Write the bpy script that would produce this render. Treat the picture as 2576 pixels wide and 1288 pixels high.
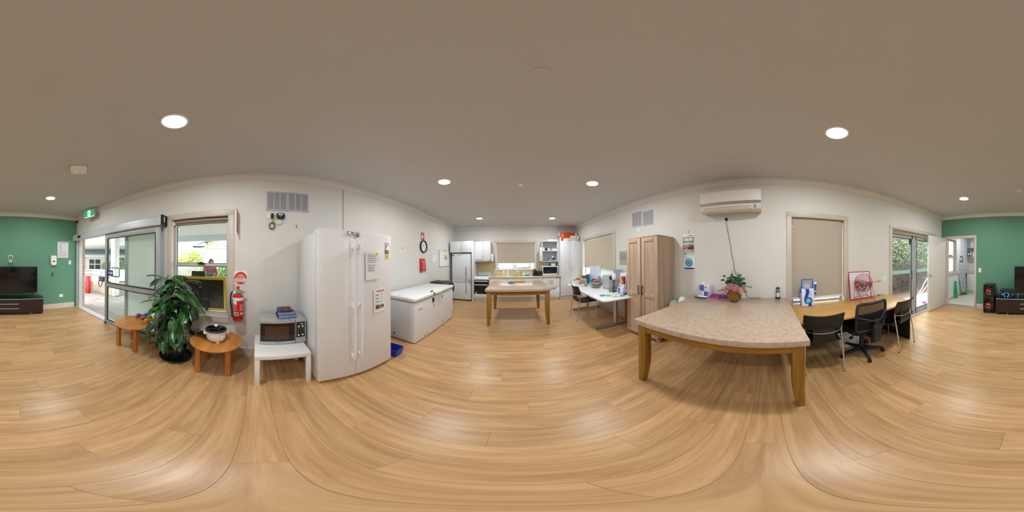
import bpy,bmesh,math,random
from mathutils import Matrix,Vector
scene=bpy.context.scene
for _o in list(bpy.data.objects):
    bpy.data.objects.remove(_o)
COL=scene.collection
rnd=random.Random(7)
R_=math.radians

# ------------------------------------------------------------------ camera
# full-sphere panorama; camera height, tilt and wall distances solved from the cornice and floor lines
CAMZ=1.4576
XL,XR,YK,YG=-2.2535,2.4925,6.173,-4.479      # left wall, right wall, kitchen wall, green wall
ZC=2.6376                                          # underside of the cornice
ZT=2.73                                            # ceiling
OFFY=651.4786                                      # horizon row of the 2576 x 1288 frame
CAM_ROT=Matrix.Rotation(R_(0.0814),3,'Z')@Matrix.Rotation(R_(0.1463),3,'X')@Matrix.Rotation(R_(0.4498),3,'Y')
cam=bpy.data.cameras.new('camera')
cam.type='PANO'
cam.panorama_type='EQUIRECTANGULAR'
cam.longitude_min,cam.longitude_max=-math.pi,math.pi
cam.latitude_max=math.pi/2
cam.latitude_min=-(1288-OFFY)*(math.pi/2)/OFFY
cam.clip_start=0.01
cam_ob=bpy.data.objects.new('camera',cam)
COL.objects.link(cam_ob)
cam_ob.matrix_world=Matrix.Translation((0,0,CAMZ))@(CAM_ROT@Matrix.Rotation(R_(90),3,'X')).to_4x4()
scene.camera=cam_ob

# ------------------------------------------------------------------ sky, exposure
scene.view_settings.view_transform='Standard'
scene.view_settings.look='None'
scene.view_settings.gamma=1.0
scene.view_settings.use_curve_mapping=False
scene.view_settings.exposure=0.0
SKY_STRENGTH=9.0
LAMP_W=22.0
world=bpy.data.worlds.new('overcast_sky')
scene.world=world
world.use_nodes=True
_nt=world.node_tree
_bg=_nt.nodes['Background']
_tc=_nt.nodes.new('ShaderNodeTexCoord')
_mp=_nt.nodes.new('ShaderNodeMapping')
_mp.inputs['Scale'].default_value=(1.6,1.6,4.0)
_nz=_nt.nodes.new('ShaderNodeTexNoise')
_nz.inputs['Scale'].default_value=2.0
_nz.inputs['Detail'].default_value=5.0
_cr=_nt.nodes.new('ShaderNodeValToRGB')
_cr.color_ramp.elements[0].position=0.40
_cr.color_ramp.elements[0].color=(0.80,0.89,0.97,1)
_cr.color_ramp.elements[1].position=0.60
_cr.color_ramp.elements[1].color=(0.97,0.98,1.0,1)
_nt.links.new(_tc.outputs['Generated'],_mp.inputs['Vector'])
_nt.links.new(_mp.outputs['Vector'],_nz.inputs['Vector'])
_nt.links.new(_nz.outputs['Fac'],_cr.inputs['Fac'])
_nt.links.new(_cr.outputs['Color'],_bg.inputs['Color'])
_bg.inputs['Strength'].default_value=SKY_STRENGTH

# ------------------------------------------------------------------ pixel helpers (a pixel gives a direction, a surface gives the distance)
def ray(px,py):
    t=(px-1288)/2576*2*math.pi
    p=(OFFY-py)*(math.pi/2)/OFFY
    return CAM_ROT@Vector((math.cos(p)*math.sin(t),math.cos(p)*math.cos(t),math.sin(p)))
def onz(px,py,z=0.0):
    d=ray(px,py);return Vector((0,0,CAMZ))+d*((z-CAMZ)/d.z)
def onx(px,py,x):
    d=ray(px,py);return Vector((0,0,CAMZ))+d*(x/d.x)
def ony(px,py,y):
    d=ray(px,py);return Vector((0,0,CAMZ))+d*(y/d.y)

# ------------------------------------------------------------------ materials
def lin(h):
    if isinstance(h,str):
        h=h.lstrip('#')
        c=[int(h[i:i+2],16)/255 for i in (0,2,4)]
        return tuple(x/12.92 if x <= 0.04045 else ((x+0.055)/1.055) ** 2.4 for x in c)
    return tuple(h)
MATS={}
def new_mat(name):
    m=bpy.data.materials.new(name);m.use_nodes=True
    MATS[name]=m
    return m,m.node_tree,m.node_tree.nodes['Principled BSDF']
def mat(name,col,rough=0.5,metal=0.0,spec=0.5,var=0.0,vscale=8.0,bump=0.0,bscale=60.0,alpha=None,coat=0.0,objrand=0.0,sheen=0.0):
    """Plain procedural material: colour with a soft noise variation and optional fine relief."""
    if name in MATS:return MATS[name]
    m,nt,b=new_mat(name)
    c=lin(col)
    b.inputs['Base Color'].default_value=(*c,1)
    b.inputs['Roughness'].default_value=rough
    b.inputs['Metallic'].default_value=metal
    b.inputs['Specular IOR Level'].default_value=spec
    if coat:b.inputs['Coat Weight'].default_value=coat;b.inputs['Coat Roughness'].default_value=0.08
    if sheen:b.inputs['Sheen Weight'].default_value=sheen
    m.diffuse_color=(*c,1)
    if var or bump or objrand:
        tc=nt.nodes.new('ShaderNodeTexCoord')
        src=tc.outputs['Object']
    if var or objrand:
        nz=nt.nodes.new('ShaderNodeTexNoise');nz.inputs['Scale'].default_value=vscale;nz.inputs['Detail'].default_value=4
        nt.links.new(src,nz.inputs['Vector'])
        hs=nt.nodes.new('ShaderNodeHueSaturation');hs.inputs['Color'].default_value=(*c,1)
        mr=nt.nodes.new('ShaderNodeMapRange')
        mr.inputs['To Min'].default_value=1-var;mr.inputs['To Max'].default_value=1+var
        mr.inputs['From Min'].default_value=0.3;mr.inputs['From Max'].default_value=0.7
        nt.links.new(nz.outputs['Fac'],mr.inputs['Value'])
        val=mr.outputs['Result']
        if objrand:
            oi=nt.nodes.new('ShaderNodeObjectInfo')
            m2=nt.nodes.new('ShaderNodeMapRange');m2.inputs['To Min'].default_value=1-objrand;m2.inputs['To Max'].default_value=1+objrand
            nt.links.new(oi.outputs['Random'],m2.inputs['Value'])
            mu=nt.nodes.new('ShaderNodeMath');mu.operation='MULTIPLY'
            nt.links.new(val,mu.inputs[0]);nt.links.new(m2.outputs['Result'],mu.inputs[1]);val=mu.outputs[0]
        nt.links.new(val,hs.inputs['Value']);nt.links.new(hs.outputs['Color'],b.inputs['Base Color'])
    if bump:
        n2=nt.nodes.new('ShaderNodeTexNoise');n2.inputs['Scale'].default_value=bscale;n2.inputs['Detail'].default_value=3
        nt.links.new(src,n2.inputs['Vector'])
        bp=nt.nodes.new('ShaderNodeBump');bp.inputs['Strength'].default_value=bump;bp.inputs['Distance'].default_value=0.004
        nt.links.new(n2.outputs['Fac'],bp.inputs['Height']);nt.links.new(bp.outputs['Normal'],b.inputs['Normal'])
    return m
def wood(name,dark,light,stretch=(1,14,14),scale=1.6,rough=0.4,objrand=0.0,knots=0.0,bump=0.05,spec=0.4,mid=None):
    """Grain along the object's local axis with the smallest stretch value."""
    if name in MATS:return MATS[name]
    m,nt,b=new_mat(name)
    tc=nt.nodes.new('ShaderNodeTexCoord');mp=nt.nodes.new('ShaderNodeMapping')
    mp.inputs['Scale'].default_value=stretch
    oi=nt.nodes.new('ShaderNodeObjectInfo')
    vm=nt.nodes.new('ShaderNodeVectorMath');vm.operation='MULTIPLY_ADD'
    vm.inputs[1].default_value=(37.0,53.0,71.0)
    comb=nt.nodes.new('ShaderNodeCombineXYZ')
    for i in range(3):nt.links.new(oi.outputs['Random'],comb.inputs[i])
    nt.links.new(comb.outputs[0],vm.inputs[0]);nt.links.new(tc.outputs['Object'],vm.inputs[2])
    nt.links.new(vm.outputs[0],mp.inputs['Vector'])
    nz=nt.nodes.new('ShaderNodeTexNoise');nz.inputs['Scale'].default_value=scale;nz.inputs['Detail'].default_value=7;nz.inputs['Roughness'].default_value=0.62;nz.inputs['Distortion'].default_value=0.6
    nt.links.new(mp.outputs[0],nz.inputs['Vector'])
    cr=nt.nodes.new('ShaderNodeValToRGB')
    cr.color_ramp.elements[0].position=0.30;cr.color_ramp.elements[0].color=(*lin(dark),1)
    cr.color_ramp.elements[1].position=0.70;cr.color_ramp.elements[1].color=(*lin(light),1)
    nt.links.new(nz.outputs['Fac'],cr.inputs['Fac'])
    out=cr.outputs['Color']
    if objrand:
        hs=nt.nodes.new('ShaderNodeHueSaturation')
        m2=nt.nodes.new('ShaderNodeMapRange');m2.inputs['To Min'].default_value=1-objrand;m2.inputs['To Max'].default_value=1+objrand
        nt.links.new(oi.outputs['Random'],m2.inputs['Value']);nt.links.new(m2.outputs[0],hs.inputs['Value'])
        nt.links.new(out,hs.inputs['Color']);out=hs.outputs['Color']
    nt.links.new(out,b.inputs['Base Color'])
    b.inputs['Roughness'].default_value=rough
    b.inputs['Specular IOR Level'].default_value=spec
    if bump:
        bp=nt.nodes.new('ShaderNodeBump');bp.inputs['Strength'].default_value=bump;bp.inputs['Distance'].default_value=0.002
        nt.links.new(nz.outputs['Fac'],bp.inputs['Height']);nt.links.new(bp.outputs['Normal'],b.inputs['Normal'])
    m.diffuse_color=(*lin(light),1)
    return m
def emis(name,col,strength):
    if name in MATS:return MATS[name]
    m,nt,b=new_mat(name)
    b.inputs['Base Color'].default_value=(*lin(col),1)
    b.inputs['Emission Color'].default_value=(*lin(col),1)
    b.inputs['Emission Strength'].default_value=strength
    return m
def glass(name,tint='#f2f8f6',rough=0.0,ior=1.45):
    """Thin pane: what is behind shows through, the surface mirrors by Fresnel."""
    if name in MATS:return MATS[name]
    m=bpy.data.materials.new(name);m.use_nodes=True;MATS[name]=m
    nt=m.node_tree;nt.nodes.clear()
    out=nt.nodes.new('ShaderNodeOutputMaterial');mix=nt.nodes.new('ShaderNodeMixShader')
    tr=nt.nodes.new('ShaderNodeBsdfTransparent');tr.inputs['Color'].default_value=(*lin(tint),1)
    gl=nt.nodes.new('ShaderNodeBsdfGlossy');gl.inputs['Roughness'].default_value=rough
    lw=nt.nodes.new('ShaderNodeLayerWeight');lw.inputs['Blend'].default_value=0.5
    pw=nt.nodes.new('ShaderNodeMath');pw.operation='POWER';pw.inputs[1].default_value=5.0
    ma=nt.nodes.new('ShaderNodeMath');ma.operation='MULTIPLY_ADD';ma.inputs[1].default_value=0.9;ma.inputs[2].default_value=0.035
    nt.links.new(lw.outputs['Facing'],pw.inputs[0]);nt.links.new(pw.outputs[0],ma.inputs[0])
    nt.links.new(ma.outputs[0],mix.inputs[0]);nt.links.new(tr.outputs[0],mix.inputs[1]);nt.links.new(gl.outputs[0],mix.inputs[2])
    nt.links.new(mix.outputs[0],out.inputs['Surface'])
    return m
def frosted(name,col,through=0.5,rough=0.5):
    """Translucent film or plastic: diffuse plus transmitted light."""
    if name in MATS:return MATS[name]
    m=bpy.data.materials.new(name);m.use_nodes=True;MATS[name]=m
    nt=m.node_tree;nt.nodes.clear()
    out=nt.nodes.new('ShaderNodeOutputMaterial');mix=nt.nodes.new('ShaderNodeMixShader');mix.inputs[0].default_value=through
    di=nt.nodes.new('ShaderNodeBsdfPrincipled');di.inputs['Base Color'].default_value=(*lin(col),1);di.inputs['Roughness'].default_value=rough
    tl=nt.nodes.new('ShaderNodeBsdfTranslucent');tl.inputs['Color'].default_value=(*lin(col),1)
    nt.links.new(di.outputs[0],mix.inputs[1]);nt.links.new(tl.outputs[0],mix.inputs[2]);nt.links.new(mix.outputs[0],out.inputs['Surface'])
    return m
def clear_plastic(name,col,alpha=0.35,rough=0.15):
    if name in MATS:return MATS[name]
    m=bpy.data.materials.new(name);m.use_nodes=True;MATS[name]=m
    nt=m.node_tree;nt.nodes.clear()
    out=nt.nodes.new('ShaderNodeOutputMaterial');mix=nt.nodes.new('ShaderNodeMixShader');mix.inputs[0].default_value=alpha
    tr=nt.nodes.new('ShaderNodeBsdfTransparent');tr.inputs['Color'].default_value=(0.95,0.97,0.97,1)
    di=nt.nodes.new('ShaderNodeBsdfPrincipled');di.inputs['Base Color'].default_value=(*lin(col),1);di.inputs['Roughness'].default_value=rough
    nt.links.new(tr.outputs[0],mix.inputs[1]);nt.links.new(di.outputs[0],mix.inputs[2]);nt.links.new(mix.outputs[0],out.inputs['Surface'])
    return m
def grid_mat(name,base,line,sx,sy,sz,width=0.06,rough=0.6,axes='xy'):
    """Fine surface pattern: thin lines on a base colour (weave, far roof tiles, far brick courses)."""
    if name in MATS:return MATS[name]
    m,nt,b=new_mat(name)
    tc=nt.nodes.new('ShaderNodeTexCoord');mp=nt.nodes.new('ShaderNodeMapping');mp.inputs['Scale'].default_value=(sx,sy,sz)
    nt.links.new(tc.outputs['Object'],mp.inputs['Vector'])
    sp=nt.nodes.new('ShaderNodeSeparateXYZ');nt.links.new(mp.outputs[0],sp.inputs[0])
    acc=None
    for ax in axes:
        fr=nt.nodes.new('ShaderNodeMath');fr.operation='FRACT';nt.links.new(sp.outputs['xyz'.index(ax)],fr.inputs[0])
        lt=nt.nodes.new('ShaderNodeMath');lt.operation='LESS_THAN';lt.inputs[1].default_value=width;nt.links.new(fr.outputs[0],lt.inputs[0])
        if acc is None:acc=lt.outputs[0]
        else:
            mx=nt.nodes.new('ShaderNodeMath');mx.operation='MAXIMUM';nt.links.new(acc,mx.inputs[0]);nt.links.new(lt.outputs[0],mx.inputs[1]);acc=mx.outputs[0]
    mix=nt.nodes.new('ShaderNodeMix');mix.data_type='RGBA'
    mix.inputs['A'].default_value=(*lin(base),1);mix.inputs['B'].default_value=(*lin(line),1)
    nt.links.new(acc,mix.inputs['Factor']);nt.links.new(mix.outputs['Result'],b.inputs['Base Color'])
    b.inputs['Roughness'].default_value=rough
    return m

# ------------------------------------------------------------------ mesh and object helpers
W={}                                               # world matrix of every object that may be a parent
def T(loc=(0,0,0),rz=0.0,rx=0.0,ry=0.0):
    return Matrix.Translation(loc)@Matrix.Rotation(rz,4,'Z')@Matrix.Rotation(ry,4,'Y')@Matrix.Rotation(rx,4,'X')
def axes(o,x,y,z):
    m=Matrix.Identity(4)
    for i,a in enumerate((x,y,z)):m.col[i][:3]=a
    m.col[3][:3]=o
    return m
# wall frames: local x to the viewer's right along the wall, y up, z out of the wall into the room
def fL(y,z,n=0):return axes((XL+n,y,z),(0,1,0),(0,0,1),(1,0,0))
def fR(y,z,n=0):return axes((XR-n,y,z),(0,-1,0),(0,0,1),(-1,0,0))
def fK(x,z,n=0):return axes((x,YK-n,z),(1,0,0),(0,0,1),(0,-1,0))
def fG(x,z,n=0):return axes((x,YG+n,z),(-1,0,0),(0,0,1),(0,1,0))
def meta(o,label=None,cat=None,group=None,kind=None):
    if label:o['label']=label
    if cat:o['category']=cat
    if group:o['group']=group
    if kind:o['kind']=kind
    return o
def thing(name,label,cat,m=None,group=None,kind=None):
    o=bpy.data.objects.new(name,None)
    o.empty_display_size=0.05
    COL.objects.link(o)
    m=m if m is not None else Matrix.Identity(4)
    o.matrix_world=m;W[o.name]=m.copy()
    return meta(o,label,cat,group,kind)
class MB:
    def __init__(s,frame=None):
        s.v=[];s.f=[];s.fr=frame if frame is not None else Matrix.Identity(4)
    def add(s,vs,fs,mtx=None):
        n=len(s.v)
        if mtx is not None:vs=[mtx@Vector(p) for p in vs]
        s.v.extend([Vector(p) for p in vs]);s.f.extend([tuple(i+n for i in f) for f in fs]);return s
    def box(s,x0,y0,z0,x1,y1,z1,mtx=None):
        x0,x1=sorted((x0,x1));y0,y1=sorted((y0,y1));z0,z1=sorted((z0,z1))
        return s.add([(x0,y0,z0),(x1,y0,z0),(x1,y1,z0),(x0,y1,z0),(x0,y0,z1),(x1,y0,z1),(x1,y1,z1),(x0,y1,z1)],
                     [(0,3,2,1),(4,5,6,7),(0,1,5,4),(1,2,6,5),(2,3,7,6),(3,0,4,7)],mtx)
    def cbox(s,c,sz,mtx=None):
        return s.box(c[0]-sz[0]/2,c[1]-sz[1]/2,c[2]-sz[2]/2,c[0]+sz[0]/2,c[1]+sz[1]/2,c[2]+sz[2]/2,mtx)
    def hexa(s,bottom,top):
        return s.add(list(bottom)+list(top),[(0,3,2,1),(4,5,6,7),(0,1,5,4),(1,2,6,5),(2,3,7,6),(3,0,4,7)])
    def prism(s,poly,a,b,axis='z',mtx=None):
        n=len(poly)
        def P(p,t):
            return (p[0],p[1],t) if axis=='z' else ((t,p[0],p[1]) if axis=='x' else (p[0],t,p[1]))
        vs=[P(p,a) for p in poly]+[P(p,b) for p in poly]
        fs=[tuple(reversed(range(n))),tuple(range(n,2*n))]+[(i,(i+1) % n,n+(i+1) % n,n+i) for i in range(n)]
        return s.add(vs,fs,mtx)
    def lathe(s,prof,c=(0,0,0),seg=24,mtx=None,sx=1.0,sy=1.0,loop=False):
        vs=[];fs=[];k=len(prof)
        for i in range(seg):
            a=2*math.pi*i/seg
            for r,z in prof:vs.append((c[0]+r*math.cos(a)*sx,c[1]+r*math.sin(a)*sy,c[2]+z))
        for i in range(seg):
            j=(i+1) % seg
            for q in range(k-1):fs.append((i*k+q,j*k+q,j*k+q+1,i*k+q+1))
        if loop:
            for i in range(seg):fs.append((i*k+k-1,((i+1) % seg)*k+k-1,((i+1) % seg)*k,i*k))
            return s.add(vs,fs,mtx)
        if prof[0][0]>1e-6:fs.append(tuple(reversed([i*k for i in range(seg)])))
        if prof[-1][0]>1e-6:fs.append(tuple(i*k+k-1 for i in range(seg)))
        return s.add(vs,fs,mtx)
    def cyl(s,p0,p1,r0,r1=None,seg=16,mtx=None):
        p0,p1=Vector(p0),Vector(p1);r1=r0 if r1 is None else r1
        d=p1-p0;q=d.to_track_quat('Z','Y').to_matrix().to_4x4()
        M=Matrix.Translation(p0)@q
        if mtx is not None:M=mtx@M
        return s.lathe([(r0,0),(r1,d.length)],seg=seg,mtx=M)
    def tube(s,pts,r,seg=8,closed=False,mtx=None):
        pts=[Vector(p) for p in pts];n=len(pts);vs=[];fs=[]
        rs=r if isinstance(r,(list,tuple)) else [r]*n
        up=None
        for i in range(n):
            a=pts[i-1] if (i or closed) else pts[i];b=pts[(i+1) % n] if (i<n-1 or closed) else pts[i]
            t=(b-a).normalized() if (b-a).length>1e-9 else Vector((0,0,1))
            if up is None:
                up=t.orthogonal().normalized()
            else:
                up=(up-t*up.dot(t));
                up=up.normalized() if up.length>1e-6 else t.orthogonal().normalized()
            w=t.cross(up)
            for k in range(seg):
                an=2*math.pi*k/seg
                vs.append(pts[i]+(up*math.cos(an)+w*math.sin(an))*rs[i])
        for i in range(n if closed else n-1):
            j=(i+1) % n
            for k in range(seg):
                l=(k+1) % seg
                fs.append((i*seg+k,i*seg+l,j*seg+l,j*seg+k))
        if not closed:
            fs.append(tuple(reversed(range(seg))));fs.append(tuple((n-1)*seg+k for k in range(seg)))
        return s.add(vs,fs,mtx)
    def ball(s,c,r,seg=16,rings=8,mtx=None):
        rx,ry,rz=(r,r,r) if not isinstance(r,(tuple,list)) else r
        prof=[(max(math.sin(math.pi*i/rings),1e-7),-math.cos(math.pi*i/rings)) for i in range(rings+1)]
        M=Matrix.Translation(c)@Matrix.Diagonal((rx,ry,rz,1))
        if mtx is not None:M=mtx@M
        return s.lathe(prof,seg=seg,mtx=M)
    def sheet(s,rows,th,mtx=None):
        """Grid of points given as rows, thickened along its normals."""
        nr,nc=len(rows),len(rows[0]);P=[[Vector(p) for p in r] for r in rows]
        N=[]
        for i in range(nr):
            for j in range(nc):
                a=P[min(i+1,nr-1)][j]-P[max(i-1,0)][j];b=P[i][min(j+1,nc-1)]-P[i][max(j-1,0)]
                n=a.cross(b);N.append(n.normalized() if n.length>1e-12 else Vector((0,0,1)))
        vs=[P[i][j]+N[i*nc+j]*th/2 for i in range(nr) for j in range(nc)]+[P[i][j]-N[i*nc+j]*th/2 for i in range(nr) for j in range(nc)]
        o=nr*nc;fs=[]
        for i in range(nr-1):
            for j in range(nc-1):
                a,b,c,d=i*nc+j,i*nc+j+1,(i+1)*nc+j+1,(i+1)*nc+j
                fs.append((a,d,c,b));fs.append((o+a,o+b,o+c,o+d))
        for j in range(nc-1):
            fs.append((j,j+1,o+j+1,o+j));k=(nr-1)*nc
            fs.append((k+j+1,k+j,o+k+j,o+k+j+1))
        for i in range(nr-1):
            a,b=i*nc,(i+1)*nc
            fs.append((b,a,o+a,o+b));a,b=i*nc+nc-1,(i+1)*nc+nc-1
            fs.append((a,b,o+b,o+a))
        return s.add(vs,fs,mtx)
    def build(s,name,material,parent=None,bevel=0.0,seg=2,smooth=None,angle=40,label=None,cat=None,group=None,kind=None,origin=None):
        ws=[s.fr@p for p in s.v]
        if parent is not None:
            inv=W[parent.name].inverted()
            base=Matrix.Identity(4)
            vs=[inv@p for p in ws]
        else:
            if origin is None:
                xs=[p.x for p in ws];ys=[p.y for p in ws];zs=[p.z for p in ws]
                origin=Vector(((min(xs)+max(xs))/2,(min(ys)+max(ys))/2,min(zs)))
            base=Matrix.Translation(origin);vs=[p-Vector(origin) for p in ws]
        me=bpy.data.meshes.new(name)
        me.from_pydata([tuple(p) for p in vs],[],s.f)
        bm=bmesh.new();bm.from_mesh(me)
        bmesh.ops.recalc_face_normals(bm,faces=bm.faces)
        if bevel:
            es=[e for e in bm.edges if len(e.link_faces)==2 and e.calc_face_angle(0)>R_(28)]
            bmesh.ops.bevel(bm,geom=es,offset=bevel,segments=seg,profile=0.5,affect='EDGES',clamp_overlap=True)
        bm.to_mesh(me);bm.free()
        if smooth is None:smooth=bool(bevel)
        if smooth:
            me.polygons.foreach_set('use_smooth',[True]*len(me.polygons))
            me.set_sharp_from_angle(angle=R_(angle))
        if isinstance(material,str):material=MATS[material]
        me.materials.append(material)
        o=bpy.data.objects.new(name,me);COL.objects.link(o)
        if parent is not None:
            o.parent=parent;W[o.name]=W[parent.name].copy()
        else:
            o.matrix_world=base;W[o.name]=base
        return meta(o,label,cat,group,kind)
def dup(root,m=None,label=None,group=None):
    """Copy a thing with its parts and sub-parts; mesh data is shared."""
    def cp(o,par):
        c=o.copy();COL.objects.link(c)
        if par is not None:
            c.parent=par
        for ch in o.children:cp(ch,c)
        return c
    r=cp(root,None)
    if m is not None:r.matrix_world=m;W[r.name]=m.copy()
    if label:r['label']=label
    if group:r['group']=group
    return r
_FONTC={}
def text(s,size,frame,material,parent,name='lettering',align='CENTER',sx=1.0,th=0.0004,lift=0.0012,bold=0.0):
    """Flat print on a surface: frame x to the right, y up, z out of the surface."""
    key=(s,align,round(bold,4))
    if key not in _FONTC:
        cu=bpy.data.curves.new('lettering','FONT');cu.body=s;cu.size=1.0;cu.align_x=align;cu.align_y='CENTER'
        cu.offset=bold;cu.resolution_u=2
        ob=bpy.data.objects.new('tmp',cu);COL.objects.link(ob)
        me=bpy.data.meshes.new_from_object(ob.evaluated_get(bpy.context.evaluated_depsgraph_get()))
        _FONTC[key]=([v.co.copy() for v in me.vertices],[tuple(p.vertices) for p in me.polygons])
        bpy.data.objects.remove(ob);bpy.data.curves.remove(cu);bpy.data.meshes.remove(me)
    vs,fs=_FONTC[key]
    b=MB(frame);b.add([(v.x*size*sx,v.y*size,lift) for v in vs],fs)
    return b.build(name,material,parent)
def strip(frame,x0,y0,x1,y1,material,parent,name='print',lift=0.0008,th=0.0006,bevel=0):
    return MB(frame).box(x0,y0,lift,x1,y1,lift+th).build(name,material,parent)
def lines(frame,x0,x1,y_top,n,dy,h,material,parent,name='printed_text',lift=0.0008,ragged=0.35,seed=1):
    """Rows of small illegible print."""
    r=random.Random(seed);b=MB(frame)
    for i in range(n):
        y=y_top-i*dy;x=x0;end=x1-(x1-x0)*ragged*r.random()
        while x<end:
            w=(x1-x0)*(0.06+0.12*r.random());b.box(x,y-h,lift,min(x+w,end),y,lift+0.0004);x+=w+(x1-x0)*0.03
    return b.build(name,material,parent,kind='stuff')
def arc(cx,cy,r,a0,a1,n=8):
    return [(cx+r*math.cos(R_(a0+(a1-a0)*i/n)),cy+r*math.sin(R_(a0+(a1-a0)*i/n))) for i in range(n+1)]
def rrect(x0,y0,x1,y1,r,n=4):
    return arc(x1-r,y1-r,r,0,90,n)+arc(x0+r,y1-r,r,90,180,n)+arc(x0+r,y0+r,r,180,270,n)+arc(x1-r,y0+r,r,270,360,n)
def smoothpath(pts,n=6):
    """Catmull-Rom through points."""
    P=[Vector(p) for p in pts];out=[]
    for i in range(len(P)-1):
        a,b,c,d=P[max(i-1,0)],P[i],P[i+1],P[min(i+2,len(P)-1)]
        for k in range(n):
            t=k/n
            out.append(0.5*((2*b)+(c-a)*t+(2*a-5*b+4*c-d)*t*t+(3*b-a-3*c+d)*t ** 3))
    out.append(P[-1]);return out

# ------------------------------------------------------------------ shared materials
mat('wall_paint','#dedcd6',0.62,var=0.012,vscale=3,bump=0.05,bscale=140)
mat('green_paint','#5d9276',0.6,var=0.02,vscale=3,bump=0.05,bscale=140)
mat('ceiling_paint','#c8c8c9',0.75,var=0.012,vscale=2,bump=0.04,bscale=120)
mat('cornice_paint','#dcdad7',0.6)
mat('taupe_trim','#cfc3b5',0.42,var=0.01)
mat('door_paint','#dcd7cf',0.45,var=0.01)
mat('aluminium','#c6c8cb',0.42,0.12)
mat('aluminium_grey','#aeb0b4',0.45,0.12)
mat('dark_gasket','#23282b',0.6)
mat('white_gloss','#eef0f2',0.25,spec=0.5)
mat('white_matt','#ecebe8',0.55)
mat('white_plastic','#f0f0ee',0.35)
mat('black_plastic','#16171a',0.4)
mat('black_matt','#1a1a1c',0.7)
mat('black_gloss','#0b0b0d',0.12,spec=0.6)
mat('chrome','#dfe3e6',0.12,1.0)
mat('steel','#c3c6c8',0.3,0.9)
mat('steel_dark','#8d8f90',0.35,0.8)
mat('paper','#f1f1f3',0.7)
mat('paper_grey','#c9ccd2',0.7)
mat('ink','#44464c',0.7)
mat('ink_soft','#8d9098',0.7)
mat('red','#c81e1c',0.35,spec=0.5)
mat('orange_red','#d8391a',0.5)
mat('yellow','#f0d21c',0.5)
mat('blue','#1f6fc4',0.45)
mat('navy','#1c2a78',0.5)
mat('green_print','#2f8f45',0.5)
mat('beige_blind','#bdb09f',0.8,var=0.02,vscale=40,bump=0.12,bscale=500)
mat('beige_blind_light','#cbbda6',0.8,var=0.02,vscale=40,bump=0.12,bscale=500)
mat('floor_base','#8a6a45',0.7)
wood('plank_wood','#ab8052','#d3aa79',(1.0,11,11),1.5,0.33,objrand=0.085,bump=0.02,spec=0.5)
glass('pane_glass')
frosted('frosted_film','#eef0ec',0.55)
emis('lamp_glow','#ffffff',14.0)

# ------------------------------------------------------------------ floor of separate planks
fl=MB().box(XL-0.2,YG-0.12,-0.14,XR+0.2,YK+0.2,-0.012).build('floor','floor_base',kind='structure',label='honey oak plank floor running across the room',cat='floor')
PW,PL=0.186,1.22
_pm={}
def plank(x0,x1,y0,w):
    ln=round(x1-x0,3);key=(ln,round(w,3))
    if key not in _pm:
        b=MB();b.box(0.0006,0.0006,-0.012,ln-0.0006,w-0.0006,0.0)
        o=b.build('plank','plank_wood',None,origin=Vector((0,0,0)));_pm[key]=o.data
        bpy.data.objects.remove(o)
    o=bpy.data.objects.new('plank',_pm[key]);COL.objects.link(o)
    o.parent=fl;o.matrix_world=Matrix.Translation((x0,y0,0));o.location=Vector((x0,y0,0))-W[fl.name].translation
_y=YG-0.06;_row=0
while _y<YK-0.001:
    w=min(PW,YK-_y)
    off=[0.0,0.47,0.86,0.25,0.65][_row % 5]+0.05*rnd.random()
    x=XL-0.05-off*1.0
    xs=[XL-0.05]
    x=XL-0.05+(1.22-off)
    while x<XR-0.12:xs.append(x);x+=PL
    xs.append(XR+0.05)
    for a,b_ in zip(xs[:-1],xs[1:]):
        plank(a,b_,_y,w)
    _y+=PW;_row+=1

# ------------------------------------------------------------------ walls with openings
def wall(name,frame,u0,u1,v0,v1,holes,th,material,label):
    us=sorted({u0,u1,*[h[0] for h in holes],*[h[1] for h in holes]})
    vs=sorted({v0,v1,*[h[2] for h in holes],*[h[3] for h in holes]})
    b=MB(frame)
    for i in range(len(us)-1):
        # merge vertically free cells
        j=0
        while j<len(vs)-1:
            cu,cv=(us[i]+us[i+1])/2,(vs[j]+vs[j+1])/2
            if any(h[0]<cu<h[1] and h[2]<cv<h[3] for h in holes):j+=1;continue
            k=j
            while k+1<len(vs)-1 and not any(h[0]<cu<h[1] and h[2]<(vs[k+1]+vs[k+2])/2<h[3] for h in holes):k+=1
            b.box(us[i],vs[j],-th,us[i+1],vs[k+1],0);j=k+1
    return b.build(name,material,kind='structure',label=label,cat='wall')
DOOR_L=(-4.43,-1.42,0.0,2.06)
WIN_L=(-1.285,-0.385,0.62,2.10)
wall('wall_left',fL(0,0),YG-0.12,YK+0.15,0,ZT+0.05,[DOOR_L,WIN_L],0.14,'wall_paint','cream wall with glass entry, window and chest freezer along it')
WIN_R1=(-5.36,-3.46,0.86,2.135)
WIN_R2=(0.355,1.25,0.55,2.10)
DOOR_R=(2.36,4.06,0.0,2.08)
wall('wall_right',fR(0,0),-YK-0.15,-YG+0.12,0,ZT+0.05,[WIN_R1,WIN_R2,DOOR_R],0.14,'wall_paint','cream wall with air conditioner, blinds and garden door')
WIN_K=(-0.608,0.875,1.085,2.095)
wall('wall_front',fK(0,0),XL,XR,0,ZT+0.05,[WIN_K],0.14,'wall_paint','cream end wall behind the kitchen cupboards')
DOOR_G=(-2.315,-1.40,0.0,2.062)
wall('wall_back',fG(0,0),-XR,-XL,0,ZT+0.05,[DOOR_G],0.12,'green_paint','green feature wall behind the television')
ceil=MB().box(XL-0.1,YG-0.1,ZT,XR+0.1,YK+0.1,ZT+0.08).build('ceiling','ceiling_paint',kind='structure',label='off-white plaster ceiling with round lights',cat='ceiling')
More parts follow.
